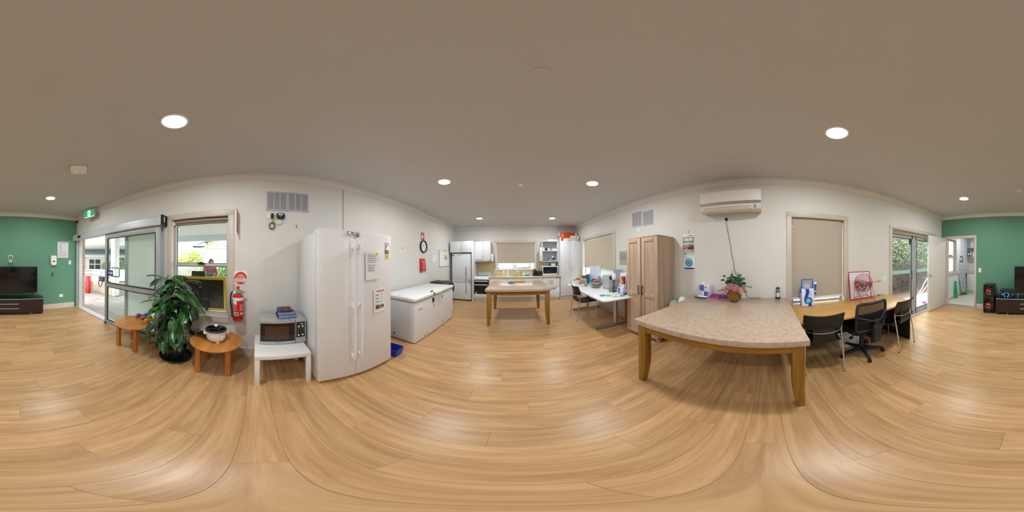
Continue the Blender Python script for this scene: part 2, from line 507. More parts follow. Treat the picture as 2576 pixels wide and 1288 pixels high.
# access hatch in the ceiling
b=MB()
hx0,hx1,hy0,hy1=-1.95,-1.56,-1.49,-1.05
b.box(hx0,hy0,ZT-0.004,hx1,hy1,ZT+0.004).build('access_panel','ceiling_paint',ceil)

# cornice: stepped cove profile (distance from wall, height)
COVE=[(0,ZC),(0.012,ZC),(0.014,ZC+0.012),(0.022,ZC+0.014),(0.03,ZC+0.028),(0.052,ZC+0.058),(0.066,ZC+0.066),(0.068,ZC+0.076),(0.08,ZC+0.078),(0.082,ZT),(0,ZT)]
def cornice(n,frame,u0,u1,label):
    b=MB(frame)
    k=len(COVE)
    vs=[]
    for u,sgn in ((u0,1),(u1,-1)):
        for d,z in COVE:vs.append((u+sgn*d,z,d))
    fs=[tuple(range(k)),tuple(reversed(range(k,2*k)))]+[(i,(i+1) % k,k+(i+1) % k,k+i) for i in range(k)]
    b.add(vs,fs)
    b.build('trim_%d' % n,'cornice_paint',kind='structure',label=label,cat='cornice')
cornice(1,fL(0,0),YG,YK,'white stepped cornice above the window and freezer wall')
cornice(2,fR(0,0),-YK,-YG,'white stepped cornice above the air conditioner wall')
cornice(3,fK(0,0),XL,XR,'white stepped cornice above the kitchen cupboards')
cornice(4,fG(0,0),-XR,-XL,'white stepped cornice above the green wall')
def skirting(name,frame,spans,label):
    b=MB(frame)
    for u0,u1 in spans:
        b.prism([(0,0.0),(0.016,0.0),(0.016,0.125),(0.010,0.138),(0,0.14)],u0,u1,'x',Matrix(((1,0,0,0),(0,0,1,0),(0,1,0,0),(0,0,0,1))))
    b.build(name,'taupe_trim',kind='structure',label=label,cat='skirting board')
skirting('baseboard_left',fL(0,0),[(-1.42,YK)],'beige skirting board under the window and behind the fridge')
skirting('baseboard_right',fR(0,0),[(-YK,2.29),(4.14,-YG)],'beige skirting board below the air conditioner wall')
skirting('baseboard_back',fG(0,0),[(-1.34,2.19),],'beige skirting board below the green wall')
# joint strip in the left wall beside the fridge
MB(fL(1.331,0)).box(-0.008,0,0,0.008,ZC,0.006).build('trim_5',mat('joint_beige','#b3a890',0.6),kind='structure',label='thin beige joint strip rising behind the white fridge',cat='joint strip')

# ------------------------------------------------------------------ windows and doors
def architrave(b,u0,u1,v0,v1,w=0.07,th=0.018,bottom=True):
    """Frame round an opening, standing proud of the wall, plus the reveal lining."""
    b.box(u0-w,v1,0,u1+w,v1+w,th)
    lo=v0-w if bottom else v0
    b.box(u0-w,lo,0,u0,v1,th);b.box(u1,lo,0,u1+w,v1,th)
    if bottom:b.box(u0,v0-w,0,u1,v0,th)
def reveal(b,u0,u1,v0,v1,d=0.14,t=0.008,bottom=True):
    b.box(u0,v0,-d,u0+t,v1,0.018);b.box(u1-t,v0,-d,u1,v1,0.018);b.box(u0,v1-t,-d,u1,v1,0.018)
    if bottom:b.box(u0,v0,-d,u1,v0+t*2,0.024)
def ring(b,u0,u1,v0,v1,w,n0,n1,wt=None,wb=None):
    wt=w if wt is None else wt;wb=w if wb is None else wb
    b.box(u0,v0,n0,u0+w,v1,n1);b.box(u1-w,v0,n0,u1,v1,n1)
    b.box(u0+w,v1-wt,n0,u1-w,v1,n1);b.box(u0+w,v0,n0,u1-w,v0+wb,n1)

# window_1: sash window in the left wall
fr=fL(0,0);u0,u1,v0,v1=WIN_L
w1=thing('window_1','sash window framed in beige beside the sliding entry','window',T((XL,(u0+u1)/2,v0)),kind='structure')
b=MB(fr);architrave(b,u0,u1,v0,v1,0.078);b.build('architrave','taupe_trim',w1,bevel=0.004)
b=MB(fr);reveal(b,u0,u1,v0,v1);b.build('reveal','taupe_trim',w1)
b=MB(fr);ring(b,u0+0.012,u1-0.012,v0+0.016,v1-0.01,0.032,-0.135,-0.075,wt=0.075);b.build('window_frame','aluminium',w1,bevel=0.003)
b=MB(fr);vm=1.385
b.box(u0+0.04,vm-0.022,-0.125,u1-0.04,vm+0.022,-0.085);b.build('meeting_rail','aluminium',w1,bevel=0.003)
b=MB(fr);ring(b,u0+0.04,u1-0.04,vm+0.02,v1-0.08,0.01,-0.112,-0.098);ring(b,u0+0.04,u1-0.04,v0+0.04,vm-0.02,0.01,-0.105,-0.09);b.build('gasket','dark_gasket',w1)
MB(fr).box(u0+0.045,vm+0.02,-0.108,u1-0.045,v1-0.085,-0.103).build('pane','pane_glass',w1)
MB(fr).box(u0+0.045,v0+0.045,-0.1,u1-0.045,vm-0.02,-0.095).build('pane','pane_glass',w1)
b=MB(fr);uc=(u0+u1)/2+0.02;b.box(uc-0.055,vm+0.008,-0.085,uc+0.055,vm+0.034,-0.06);b.box(uc-0.03,vm+0.03,-0.08,uc+0.02,vm+0.045,-0.065);b.build('sash_lock','black_plastic',w1,bevel=0.004)
b=MB(fr);b.cyl((u0+0.01,v1-0.045,-0.045),(u1-0.01,v1-0.045,-0.045),0.022,seg=14);b.build('blind_roll',mat('roll_taupe','#a09284',0.7),w1,smooth=True)
b=MB(fr);b.box(u0+0.008,v1-0.085,-0.06,u0+0.02,v1-0.02,-0.02);b.cyl((u0+0.03,v1-0.09,-0.03),(u0+0.03,v1-0.055,-0.03),0.012,seg=10);b.build('blind_bracket','white_plastic',w1)

# window_2: kitchen window with a blind most of the way down
fr=fK(0,0);u0,u1,v0,v1=WIN_K
w2=thing('window_2','kitchen sink window with beige roller blind lowered','window',T(((u0+u1)/2,YK,v0)),kind='structure')
b=MB(fr);architrave(b,u0,u1,v0,v1,0.07,bottom=False);b.build('architrave','taupe_trim',w2,bevel=0.004)
b=MB(fr);reveal(b,u0,u1,v0,v1);b.box(u0-0.07,v0-0.03,0,u1+0.07,v0+0.012,0.03);b.build('reveal','white_matt',w2)
b=MB(fr);ring(b,u0+0.01,u1-0.01,v0+0.016,v1-0.01,0.035,-0.135,-0.085);b.box(-0.02+0.05,v0+0.03,-0.13,0.03+0.05,v1-0.03,-0.09)
b.box(0.66,v0+0.03,-0.13,0.70,v1-0.03,-0.09);b.box(0.08,v0+0.045,-0.12,0.7,v0+0.09,-0.09);b.build('window_frame','aluminium',w2,bevel=0.003)
for a,c in ((u0+0.045,0.03),(0.08,0.66),(0.70,u1-0.045)):
    MB(fr).box(a,v0+0.05,-0.112,c,v1-0.04,-0.107).build('pane','pane_glass',w2)
b=MB(fr);b.box(0.34,v0+0.03,-0.085,0.58,v0+0.045,-0.06);b.build('winder','aluminium_grey',w2)
b=MB(fr);b.box(u0+0.014,1.315,-0.032,u1-0.012,v1-0.03,-0.030);b.build('roller_blind','beige_blind',w2)
b=MB(fr);b.cyl((u0+0.012,v1-0.04,-0.04),(u1-0.012,v1-0.04,-0.04),0.024,seg=14);b.build('blind_roll','beige_blind',w2,smooth=True)
b=MB(fr);b.box(u0+0.014,1.303,-0.037,u1-0.012,1.322,-0.025);b.build('bottom_rail','white_plastic',w2,bevel=0.004)

# window_3: right wall window beside the white work table
fr=fR(0,0);u0,u1,v0,v1=WIN_R1
w3=thing('window_3','window with beige roller blind behind the white work table','window',T((XR,-(u0+u1)/2,v0)),kind='structure')
b=MB(fr);architrave(b,u0,u1,v0,v1,0.07);b.build('architrave','taupe_trim',w3,bevel=0.004)
b=MB(fr);reveal(b,u0,u1,v0,v1);b.build('reveal','white_matt',w3)
b=MB(fr);ring(b,u0+0.01,u1-0.01,v0+0.016,v1-0.01,0.035,-0.135,-0.085);b.box(-4.36,v0+0.03,-0.13,-4.28,v1-0.03,-0.09);b.build('window_frame','aluminium',w3,bevel=0.003)
MB(fr).box(u0+0.045,v0+0.05,-0.112,-4.36,v1-0.04,-0.107).build('pane','pane_glass',w3)
MB(fr).box(-4.28,v0+0.05,-0.112,u1-0.045,v1-0.04,-0.107).build('pane','pane_glass',w3)
b=MB(fr);b.box(u0+0.03,1.16,-0.032,u1-0.014,v1-0.06,-0.030);b.build('roller_blind','beige_blind_light',w3)
b=MB(fr);b.cyl((u0+0.03,v1-0.03,-0.05),(u1-0.014,v1-0.03,-0.05),0.018,seg=14);b.build('blind_roll','steel',w3,smooth=True)
b=MB(fr);b.box(u0+0.03,1.148,-0.037,u1-0.014,1.167,-0.025);b.build('bottom_rail','white_plastic',w3,bevel=0.004)

# window_4: right wall window behind the desk, blind down
fr=fR(0,0);u0,u1,v0,v1=WIN_R2
w4=thing('window_4','tall window with taupe roller blind behind the desk','window',T((XR,-(u0+u1)/2,v0)),kind='structure')
b=MB(fr);architrave(b,u0,u1,v0,v1,0.075);b.build('architrave','taupe_trim',w4,bevel=0.004)
b=MB(fr);reveal(b,u0,u1,v0,v1);b.build('reveal','taupe_trim',w4)
b=MB(fr);ring(b,u0+0.01,u1-0.01,v0+0.016,v1-0.01,0.035,-0.135,-0.085);b.box(u0+0.03,0.72,-0.13,u1-0.03,0.76,-0.09);b.build('window_frame','aluminium',w4,bevel=0.003)
MB(fr).box(u0+0.045,0.76,-0.112,u1-0.045,v1-0.04,-0.107).build('pane','pane_glass',w4)
MB(fr).box(u0+0.045,v0+0.05,-0.112,u1-0.045,0.72,-0.107).build('pane','pane_glass',w4)
b=MB(fr);b.box(u0+0.022,0.822,-0.032,u1-0.018,v1-0.03,-0.030);b.build('roller_blind','beige_blind',w4)
b=MB(fr);b.cyl((u0+0.022,v1-0.035,-0.05),(u1-0.018,v1-0.035,-0.05),0.018,seg=14);b.build('blind_roll','beige_blind',w4,smooth=True)
b=MB(fr);b.box(u0+0.022,0.803,-0.040,u1-0.018,0.828,-0.024);b.build('bottom_rail','white_plastic',w4,bevel=0.005)
b=MB(fr);b.tube([(u0+0.013,v1-0.06,-0.02),(u0+0.013,0.75,-0.02)],0.0025,6);b.build('blind_chain','black_matt',w4)
b=MB(fr);b.box(u0+0.003,1.93,-0.03,u0+0.022,1.955,0.01);b.box(u0-0.006,1.918,0.0,u0+0.03,1.93,0.012);b.build('chain_clip',clear_plastic('clip_plastic','#e8eef2',0.6),w4)
b=MB(fr);b.tube([(u1-0.008,v1-0.05,-0.02),(u1-0.008,0.8,-0.02)],0.003,6);b.build('blind_chain','steel',w4)

# door_1: automatic sliding entry in the left wall
d1=thing('door_1','grey automatic sliding glass entry standing half open','door',T((XL,-2.9,0)),kind='structure')
fr=fL(0,0)
b=MB(fr);b.prism([(0.0,2.0),(0.15,2.005),(0.152,2.03),(0.146,2.15),(0.13,2.165),(0.0,2.165)],-4.44,-1.40,'x',Matrix(((1,0,0,0),(0,0,1,0),(0,1,0,0),(0,0,0,1))));b.build('operator_header',mat('header_silver','#c4c7cb',0.4,0.15),d1)
b=MB(fr);b.box(-1.40,1.995,0.0,-1.372,2.17,0.155);b.build('end_cap','black_plastic',d1,bevel=0.005)
b=MB(fr);b.box(-1.373,2.05,0.085,-1.366,2.135,0.105);b.build('mode_switch','white_plastic',d1,bevel=0.003)
b=MB(fr);b.box(-4.08,2.045,0.145,-3.93,2.105,0.178);b.build('motion_sensor','black_gloss',d1,bevel=0.012,seg=3)
b=MB(fr);b.box(-4.44,0,-0.14,-4.40,2.06,0.016);b.box(-4.40,0,-0.14,-4.34,2.06,-0.03);b.box(-1.45,0,-0.14,-1.40,2.06,0.016);b.build('jamb','aluminium',d1,bevel=0.003)
b=MB(fr);b.box(-4.44,2.03,-0.14,-1.40,2.08,0.0);b.build('head_frame','aluminium',d1)
b=MB(fr);b.box(-4.40,-0.012,-0.16,-1.45,0.012,0.03);b.box(-4.40,0.0,0.0,-1.45,0.016,0.012);b.build('threshold',mat('sill_metal','#d3d6d8',0.4,0.15),d1)
la,lb=-2.86,-1.44
lf=MB(fr);ring(lf,la,lb,0.025,2.0,0.085,0.066,0.112,wt=0.10,wb=0.10)
leaf=lf.build('sliding_leaf','aluminium_grey',d1,bevel=0.003)
MB(fr).box(la+0.085,0.88,0.07,lb-0.085,0.965,0.108).build('mid_rail','aluminium_grey',leaf)
b=MB(fr);ring(b,la+0.083,lb-0.083,0.123,0.882,0.012,0.084,0.116);ring(b,la+0.083,lb-0.083,0.963,1.902,0.012,0.084,0.116);b.build('gasket','dark_gasket',leaf)
MB(fr).box(la+0.08,0.12,0.086,lb-0.08,0.885,0.092).build('pane','pane_glass',leaf)
MB(fr).box(la+0.08,0.96,0.086,lb-0.08,1.905,0.092).build('pane','pane_glass',leaf)
b=MB(fr);b.box(la-0.005,0.012,0.06,la+0.06,0.05,0.125);b.build('floor_guide','black_plastic',leaf,bevel=0.006)
# door pull outside the glass, push sign on it
b=MB(fr);b.tube([(-2.70,1.10,0.06),(-2.70,1.10,0.02),(-2.56,1.10,0.01),(-2.52,1.10,0.01),(-2.50,1.12,0.01),(-2.50,1.26,0.01),(-2.52,1.28,0.01),(-2.70,1.28,0.01),(-2.70,1.28,0.06)],0.013,8);b.build('door_pull',mat('pull_sage','#9fb4ad',0.4,0.3),leaf,smooth=True)
sg=MB(fr).box(-2.775,1.115,0.095,-2.60,1.235,0.097).build('push_sign',mat('sign_blue','#1d3f9c',0.4),leaf)
b=MB(fr);b.prism([(-2.755,1.155),(-2.66,1.155),(-2.66,1.135),(-2.615,1.175),(-2.66,1.215),(-2.66,1.195),(-2.755,1.195)],0.0972,0.0978);b.build('arrow','paper',leaf)
lines(axes((XL+0.0972,-2.75,1.183),(0,1,0),(0,0,1),(1,0,0)),0,0.1,0,1,0.02,0.015,'ink',leaf,ragged=0.05,lift=0.001)
# fixed frosted leaf behind it
fa,fb=-2.34,-1.45
b=MB(fr);ring(b,fa,fb,0.012,2.03,0.07,-0.05,0.01,wb=0.13);fx=b.build('fixed_leaf','aluminium',d1,bevel=0.003)
MB(fr).box(fa+0.07,0.88,-0.045,fb-0.07,0.965,0.005).build('mid_rail','aluminium',fx)
MB(fr).box(fa+0.065,0.14,-0.022,fb-0.065,0.885,-0.016).build('frosted_pane','frosted_film',fx)
MB(fr).box(fa+0.065,0.96,-0.022,fb-0.065,1.965,-0.016).build('frosted_pane','frosted_film',fx)

# door_2: glazed double door to the garden in the right wall
fr=fR(0,0);u0,u1,v0,v1=DOOR_R
d2=thing('door_2','grey glazed double door looking onto the garden shrubs','door',T((XR,-(u0+u1)/2,0)),kind='structure')
b=MB(fr);architrave(b,u0,u1,v0,v1,0.072,bottom=False);b.build('architrave','taupe_trim',d2,bevel=0.004)
b=MB(fr);reveal(b,u0,u1,v0,v1,bottom=False);b.build('reveal','taupe_trim',d2)
b=MB(fr);b.box(u0,-0.01,-0.16,u1,0.015,0.0);b.build('threshold','sill_metal',d2)
b=MB(fr);b.cyl((u0+0.012,v1-0.035,-0.03),(u1-0.012,v1-0.035,-0.03),0.022,seg=14);b.build('blind_roll','steel',d2,smooth=True)
b=MB(fr);b.box(u0+0.012,v1-0.085,-0.04,u1-0.012,v1-0.055,-0.02);b.build('rolled_blind',mat('blind_tan','#b79f7d',0.8),d2)
um=3.2
for a,c,s in ((u0+0.01,um,1),(um,u1-0.01,-1)):
    lf=MB(fr);ring(lf,a,c,0.02,v1-0.06,0.055 if s>0 else 0.055,-0.12,-0.075,wt=0.11,wb=0.12)
    if s>0:lf.box(c-0.1,0.02,-0.12,c-0.055,v1-0.06,-0.075)
    else:lf.box(a+0.055,0.02,-0.12,a+0.09,v1-0.06,-0.075)
    leaf=lf.build('door_leaf','aluminium_grey',d2,bevel=0.003)
    ga,gc=(a+0.055,c-0.1) if s>0 else (a+0.09,c-0.055)
    MB(fr).box(ga-0.005,0.135,-0.102,gc+0.005,v1-0.165,-0.096).build('pane','pane_glass',leaf)
    b=MB(fr);ring(b,ga-0.003,gc+0.003,0.137,v1-0.167,0.012,-0.104,-0.07);b.build('gasket','dark_gasket',leaf)
    MB(fr).box(ga,1.085,-0.0955,gc,1.17,-0.0945).build('safety_stripe',frosted('stripe_film','#b9cfca',0.45),leaf)
    if s>0:
        b=MB(fr);b.box(c-0.085,0.95,-0.078,c-0.055,1.13,-0.066);b.cyl((c-0.07,1.02,-0.075),(c-0.07,1.02,-0.03),0.009,seg=10);b.tube([(c-0.07,1.02,-0.03),(c-0.19,1.02,-0.03)],0.009,8);b.build('lever_handle','steel',leaf,bevel=0.002)
        b=MB(fr);b.box(gc-0.06,v1-0.29,-0.14,gc+0.02,v1-0.165,-0.12);b.build('closer_box','steel_dark',leaf)

# door_3: laundry doorway and its white leaf swung back along the right wall
fr=fG(0,0);u0,u1,v0,v1=DOOR_G
d3=thing('door_3','white laundry door swung open in front of the garden door','door',T((2.33,YG,0)),kind='structure')
b=MB(fr);b.box(u0-0.06,v1,0,u1+0.045,v1+0.05,0.016);b.box(u1,0,0,u1+0.045,v1,0.016);b.box(u0-0.06,0,0,u0,v1,0.016);b.build('architrave','taupe_trim',d3,bevel=0.004)
b=MB(fr);reveal(b,u0,u1,v0,v1,0.12,0.02,bottom=False);b.build('jamb','taupe_trim',d3)
ang=math.atan2(-3.575+4.455,2.392-2.335)
fdoor=T((2.335,-4.455,0),ang)                    # local x from the hinge to the free edge, +y towards the room side
b=MB(fdoor);b.box(0.0,-0.02,0.012,0.885,0.02,2.052);lf=b.build('door_leaf','door_paint',d3,bevel=0.002)
for s in (1,-1):
    b=MB(fdoor);b.cyl((0.825,s*0.02,1.0),(0.825,s*0.028,1.0),0.028,seg=20);b.cyl((0.825,s*0.028,1.0),(0.825,s*0.062,1.0),0.010,seg=12);b.tube([(0.825,s*0.06,1.0),(0.80,s*0.064,1.0),(0.71,s*0.064,1.0)],0.0095,10);b.build('lever_handle','steel',lf,smooth=True)
b=MB(fdoor);b.box(0.884,-0.012,0.95,0.8865,0.012,1.05);b.build('latch_plate','steel',lf)
for z in (0.25,1.0,1.8):
    b=MB(fdoor);b.cyl((0.0,0.026,z),(0.0,0.026,z+0.1),0.008,seg=10);b.build('hinge','steel',lf,smooth=True)
MB(fr).box(u0,-0.004,-0.12,u1,0.008,0.01).build('threshold','steel',d3)

# ------------------------------------------------------------------ ceiling lights (the room's own lamps)
def downlight(x,y,label,power=LAMP_W,z=ZT):
    t=thing('ceiling_downlight',label,'ceiling light',T((x,y,z-0.02)),group='round downlights in the ceiling')
    m=MB(T((x,y,z)))
    m.lathe([(0.088,-0.010),(0.104,-0.008),(0.106,0.0),(0.085,0.0)],seg=32,loop=True);m.build('trim_ring','white_plastic',t,smooth=True)
    m=MB(T((x,y,z)));m.lathe([(1e-7,-0.009),(0.088,-0.009),(0.088,-0.004),(1e-7,-0.004)],seg=32);m.build('diffuser','lamp_glow',t)
    ld=bpy.data.lights.new('lamp_light','AREA');ld.shape='DISK';ld.size=0.17;ld.energy=power;ld.color=(0.94,0.975,1.0)
    lo=bpy.data.objects.new('lamp_light',ld);COL.objects.link(lo);lo.parent=t;lo.location=(0,0,0.006)
    return t
downlight(-0.995,-0.555,'round ceiling downlight above the potted plant')
downlight(1.229,-0.55,'round ceiling downlight above the stone table and desk')
downlight(-0.995,2.267,'round ceiling downlight beside the chest freezer')
downlight(1.229,2.27,'round ceiling downlight beside the wooden wardrobe')
downlight(-0.985,4.87,'round ceiling downlight in front of the kitchen fridge')
downlight(1.230,4.87,'round ceiling downlight in front of the tall pantry')
downlight(-0.986,-3.128,'round ceiling downlight over the television end of the entry side')
downlight(1.222,-3.127,'round ceiling downlight over the laundry doorway side')

# ------------------------------------------------------------------ frames for free-standing things: local x right, y depth, z up, front at y = 0
def ff(m,x=0,z=0,y=0):return m@axes((x,y,z),(1,0,0),(0,0,1),(0,-1,0))
def ft(m,x=0,y=0,z=0):return m@axes((x,y,z),(1,0,0),(0,1,0),(0,0,1))
LW,RW,KW,GW=R_(90),R_(-90),0.0,R_(180)

# ------------------------------------------------------------------ two low round timber tables
wood('table_oak','#b06d2c','#d3904a',(1,12,12),1.4,0.32,bump=0.02)
wood('leg_oak','#a9652a','#c98545',(12,12,1),1.4,0.35,bump=0.02)
def round_table(m,label,h=0.45,r=0.312,leg=0.165):
    t=thing('round_table',label,'table',m,group='low round timber tables')
    b=MB(m);b.lathe([(1e-7,h-0.026),(r-0.014,h-0.026),(r-0.002,h-0.016),(r,h-0.010),(r-0.004,h-0.003),(r-0.012,h),(1e-7,h)],seg=56);b.build('tabletop','table_oak',t,smooth=True,angle=25)
    for sx in (-1,1):
        for sy in (-1,1):
            x,y,a,c=sx*leg,sy*leg,0.024,0.028
            b=MB(m);b.prism(rrect(x-c,y-c,x+c,y+c,0.006,2),0.0,h-0.026);b.build('leg','leg_oak',t)
    b=MB(m)
    for s in (-1,1):
        b.box(-leg,s*leg-0.010,h-0.085,leg,s*leg+0.010,h-0.026);b.box(s*leg-0.010,-leg,h-0.085,s*leg+0.010,leg,h-0.026)
    b.build('apron','leg_oak',t)
    return t
round_table(T((-1.875,-1.74,0),R_(4)),'low round timber table with dumbbells beside the sliding door')
round_table(T((-1.875,-0.465,0),R_(1)),'low round timber table carrying the rice cooker under the window')

# dumbbells on the first table
def dumbbell(p,yaw,col,name,label,r=0.034,ln=0.07):
    z=0.45+r*0.9
    m=T((p[0],p[1],z),yaw)
    t=thing('dumbbell',label,'dumbbell',m,group='coloured dumbbells on the round table')
    mm=mat('dumbbell_'+name,col,0.5)
    for s in (-1,1):
        b=MB(m);b.lathe([(1e-7,-0.027),(r*0.6,-0.027),(r,-0.014),(r,0.014),(r*0.6,0.027),(1e-7,0.027)],seg=6,mtx=T((s*ln,0,0),0,0,R_(90))@Matrix.Rotation(R_(30),4,'Z'));b.build('head',mm,t,bevel=0.005)
    b=MB(m);b.cyl((-ln,0,0),(ln,0,0),0.013,seg=12);b.build('handle',mm,t,smooth=True)
    if name=='blue':
        for s in (1,):
            text('1',0.03,m@axes((s*(ln+0.027),0,0),(0,1,0),(0,0,1),(1,0,0)),'paper',t)
def dp(px,py):q=onz(px,py,0.48);return (q.x,q.y)
dumbbell((dp(350,794)[0],dp(350,794)[1]-0.03),R_(20),'#d4447f','pink','small pink dumbbell on the round table',0.027,0.06)
dumbbell(dp(357,793),R_(-38),'#1c4ca0','blue','blue dumbbell with a white numeral lying across the others')
dumbbell((dp(364,797)[0]+0.01,dp(364,797)[1]+0.05),R_(-30),'#b2304f','maroon','dark red dumbbell between the blue and yellow ones')
dumbbell((dp(371,801)[0]+0.02,dp(371,801)[1]+0.07),R_(-20),'#f2b51c','yellow','yellow dumbbell at the edge of the round table')

# ------------------------------------------------------------------ potted plant and its saucer
PC=Vector((-1.945,-1.04,0))
sau=MB(T(PC));sau.lathe([(1e-7,0.0),(0.185,0.0),(0.205,0.008),(0.218,0.040),(0.224,0.044),(0.222,0.048),(0.212,0.044),(0.200,0.014),(1e-7,0.012)],seg=40)
sau.build('plant_saucer','black_plastic',None,smooth=True,label='wide black plastic saucer under the leafy plant',cat='saucer',origin=PC)
m=T(PC)
pl=thing('potted_plant','tall glossy broad-leaved plant in a black pot','potted plant',T((PC.x,PC.y,0.012)))
b=MB(m);b.lathe([(1e-7,0.013),(0.095,0.013),(0.108,0.03),(0.138,0.165),(0.150,0.172),(0.154,0.205),(0.150,0.208),(0.143,0.205),(0.136,0.17),(1e-7,0.168)],seg=36);b.build('pot',mat('pot_black','#2a2a2b',0.4),pl,smooth=True)
b=MB(m);b.lathe([(1e-7,0.17),(0.134,0.172),(0.134,0.186),(0.08,0.194),(1e-7,0.196)],seg=24);b.build('soil',mat('soil','#33271d',0.95,var=0.3,vscale=60,bump=0.6),pl)
mleaf=new_mat('leaf_gloss')
def _leafmat():
    m_,nt,bs=mleaf
    tc=nt.nodes.new('ShaderNodeTexCoord');sp=nt.nodes.new('ShaderNodeSeparateXYZ');nt.links.new(tc.outputs['Object'],sp.inputs[0])
    ab=nt.nodes.new('ShaderNodeMath');ab.operation='ABSOLUTE';nt.links.new(sp.outputs[1],ab.inputs[0])
    # side veins run obliquely from the midrib
    ad=nt.nodes.new('ShaderNodeMath');ad.operation='MULTIPLY_ADD';ad.inputs[1].default_value=-0.8;nt.links.new(ab.outputs[0],ad.inputs[0]);nt.links.new(sp.outputs[0],ad.inputs[2])
    sc=nt.nodes.new('ShaderNodeMath');sc.operation='MULTIPLY';sc.inputs[1].default_value=9.0;nt.links.new(ad.outputs[0],sc.inputs[0])
    fr_=nt.nodes.new('ShaderNodeMath');fr_.operation='FRACT';nt.links.new(sc.outputs[0],fr_.inputs[0])
    lt=nt.nodes.new('ShaderNodeMath');lt.operation='LESS_THAN';lt.inputs[1].default_value=0.08;nt.links.new(fr_.outputs[0],lt.inputs[0])
    mr=nt.nodes.new('ShaderNodeMath');mr.operation='LESS_THAN';mr.inputs[1].default_value=0.022;nt.links.new(ab.outputs[0],mr.inputs[0])
    hf=nt.nodes.new('ShaderNodeMath');hf.operation='MULTIPLY';hf.inputs[1].default_value=0.45;nt.links.new(lt.outputs[0],hf.inputs[0])
    mx=nt.nodes.new('ShaderNodeMath');mx.operation='MAXIMUM';nt.links.new(hf.outputs[0],mx.inputs[0]);nt.links.new(mr.outputs[0],mx.inputs[1])
    oi=nt.nodes.new('ShaderNodeObjectInfo');cr=nt.nodes.new('ShaderNodeValToRGB')
    cr.color_ramp.elements[0].color=(*lin('#123418'),1);cr.color_ramp.elements[1].color=(*lin('#33682a'),1)
    e=cr.color_ramp.elements.new(0.6);e.color=(*lin('#1d4a20'),1)
    nt.links.new(oi.outputs['Random'],cr.inputs['Fac'])
    mi=nt.nodes.new('ShaderNodeMix');mi.data_type='RGBA';mi.inputs['B'].default_value=(*lin('#5f8f45'),1)
    nt.links.new(mx.outputs[0],mi.inputs['Factor']);nt.links.new(cr.outputs['Color'],mi.inputs['A']);nt.links.new(mi.outputs['Result'],bs.inputs['Base Color'])
    bs.inputs['Roughness'].default_value=0.28;bs.inputs['Specular IOR Level'].default_value=0.6
_leafmat()
def leaf_mesh(k):
    """Unit leaf along +x (length 1, half width about 0.24), folded on the midrib and drooping at the tip."""
    n=9;rows=[]
    for i in range(n+1):
        t=i/n
        wd=0.27*math.sin(math.pi*min(t*0.96+0.04,1.0) ** 1.05) ** 0.75
        wd=max(wd,0.004)
        dr=-(0.05+0.07*k)*t*t-0.08*max(0,t-0.8)
        row=[]
        for j in range(5):
            s_=(j-2)/2
            row.append((t,s_*wd,dr+abs(s_)*wd*0.22+0.012*math.sin(t*17+k)*abs(s_)))
        rows.append(row)
    b=MB();b.sheet(rows,0.006)
    o=b.build('leaf','leaf_gloss',None,smooth=True,angle=80,origin=Vector((0,0,0)))
    me=o.data;bpy.data.objects.remove(o);return me
LEAVES=[leaf_mesh(k) for k in range(3)]
def put_leaf(base,direction,size,roll,parent,name='leaf',meshes=None):
    d=Vector(direction).normalized();up=Vector((0,0,1))
    y=up.cross(d)
    y=y.normalized() if y.length>1e-3 else Vector((0,1,0))
    z=d.cross(y)
    M=axes(base,d,y,z)@Matrix.Rotation(roll,4,'X')@Matrix.Diagonal((size,size,size,1))
    o=bpy.data.objects.new(name,rnd.choice(meshes or LEAVES));COL.objects.link(o);o.parent=parent
    o.matrix_basis=W[parent.name].inverted()@M
    return o
stems=[((0.0,0.0),(-0.02,-0.12,1.17)),((0.02,0.02),(0.06,0.09,1.12)),((-0.02,0.03),(0.12,-0.02,0.95)),((0.03,-0.03),(0.0,0.18,0.90)),((0.03,0.0),(0.05,-0.17,0.84)),((0.04,0.0),(0.17,0.04,0.55)),((0.03,-0.03),(0.13,-0.15,0.36)),((0.02,0.05),(0.10,0.16,0.48))]
sb=MB(m)
whorls=[]
for (bx,by),tip in stems:
    p=smoothpath([(bx,by,0.17),(bx*0.5+tip[0]*0.45,by*0.5+tip[1]*0.45,0.17+(tip[2]-0.17)*0.5),tip],8)
    sb.tube(p,[0.009-0.005*i/(len(p)-1) for i in range(len(p))],7)
    whorls.append((p,tip))
petioles=MB(m)
lr=random.Random(11)
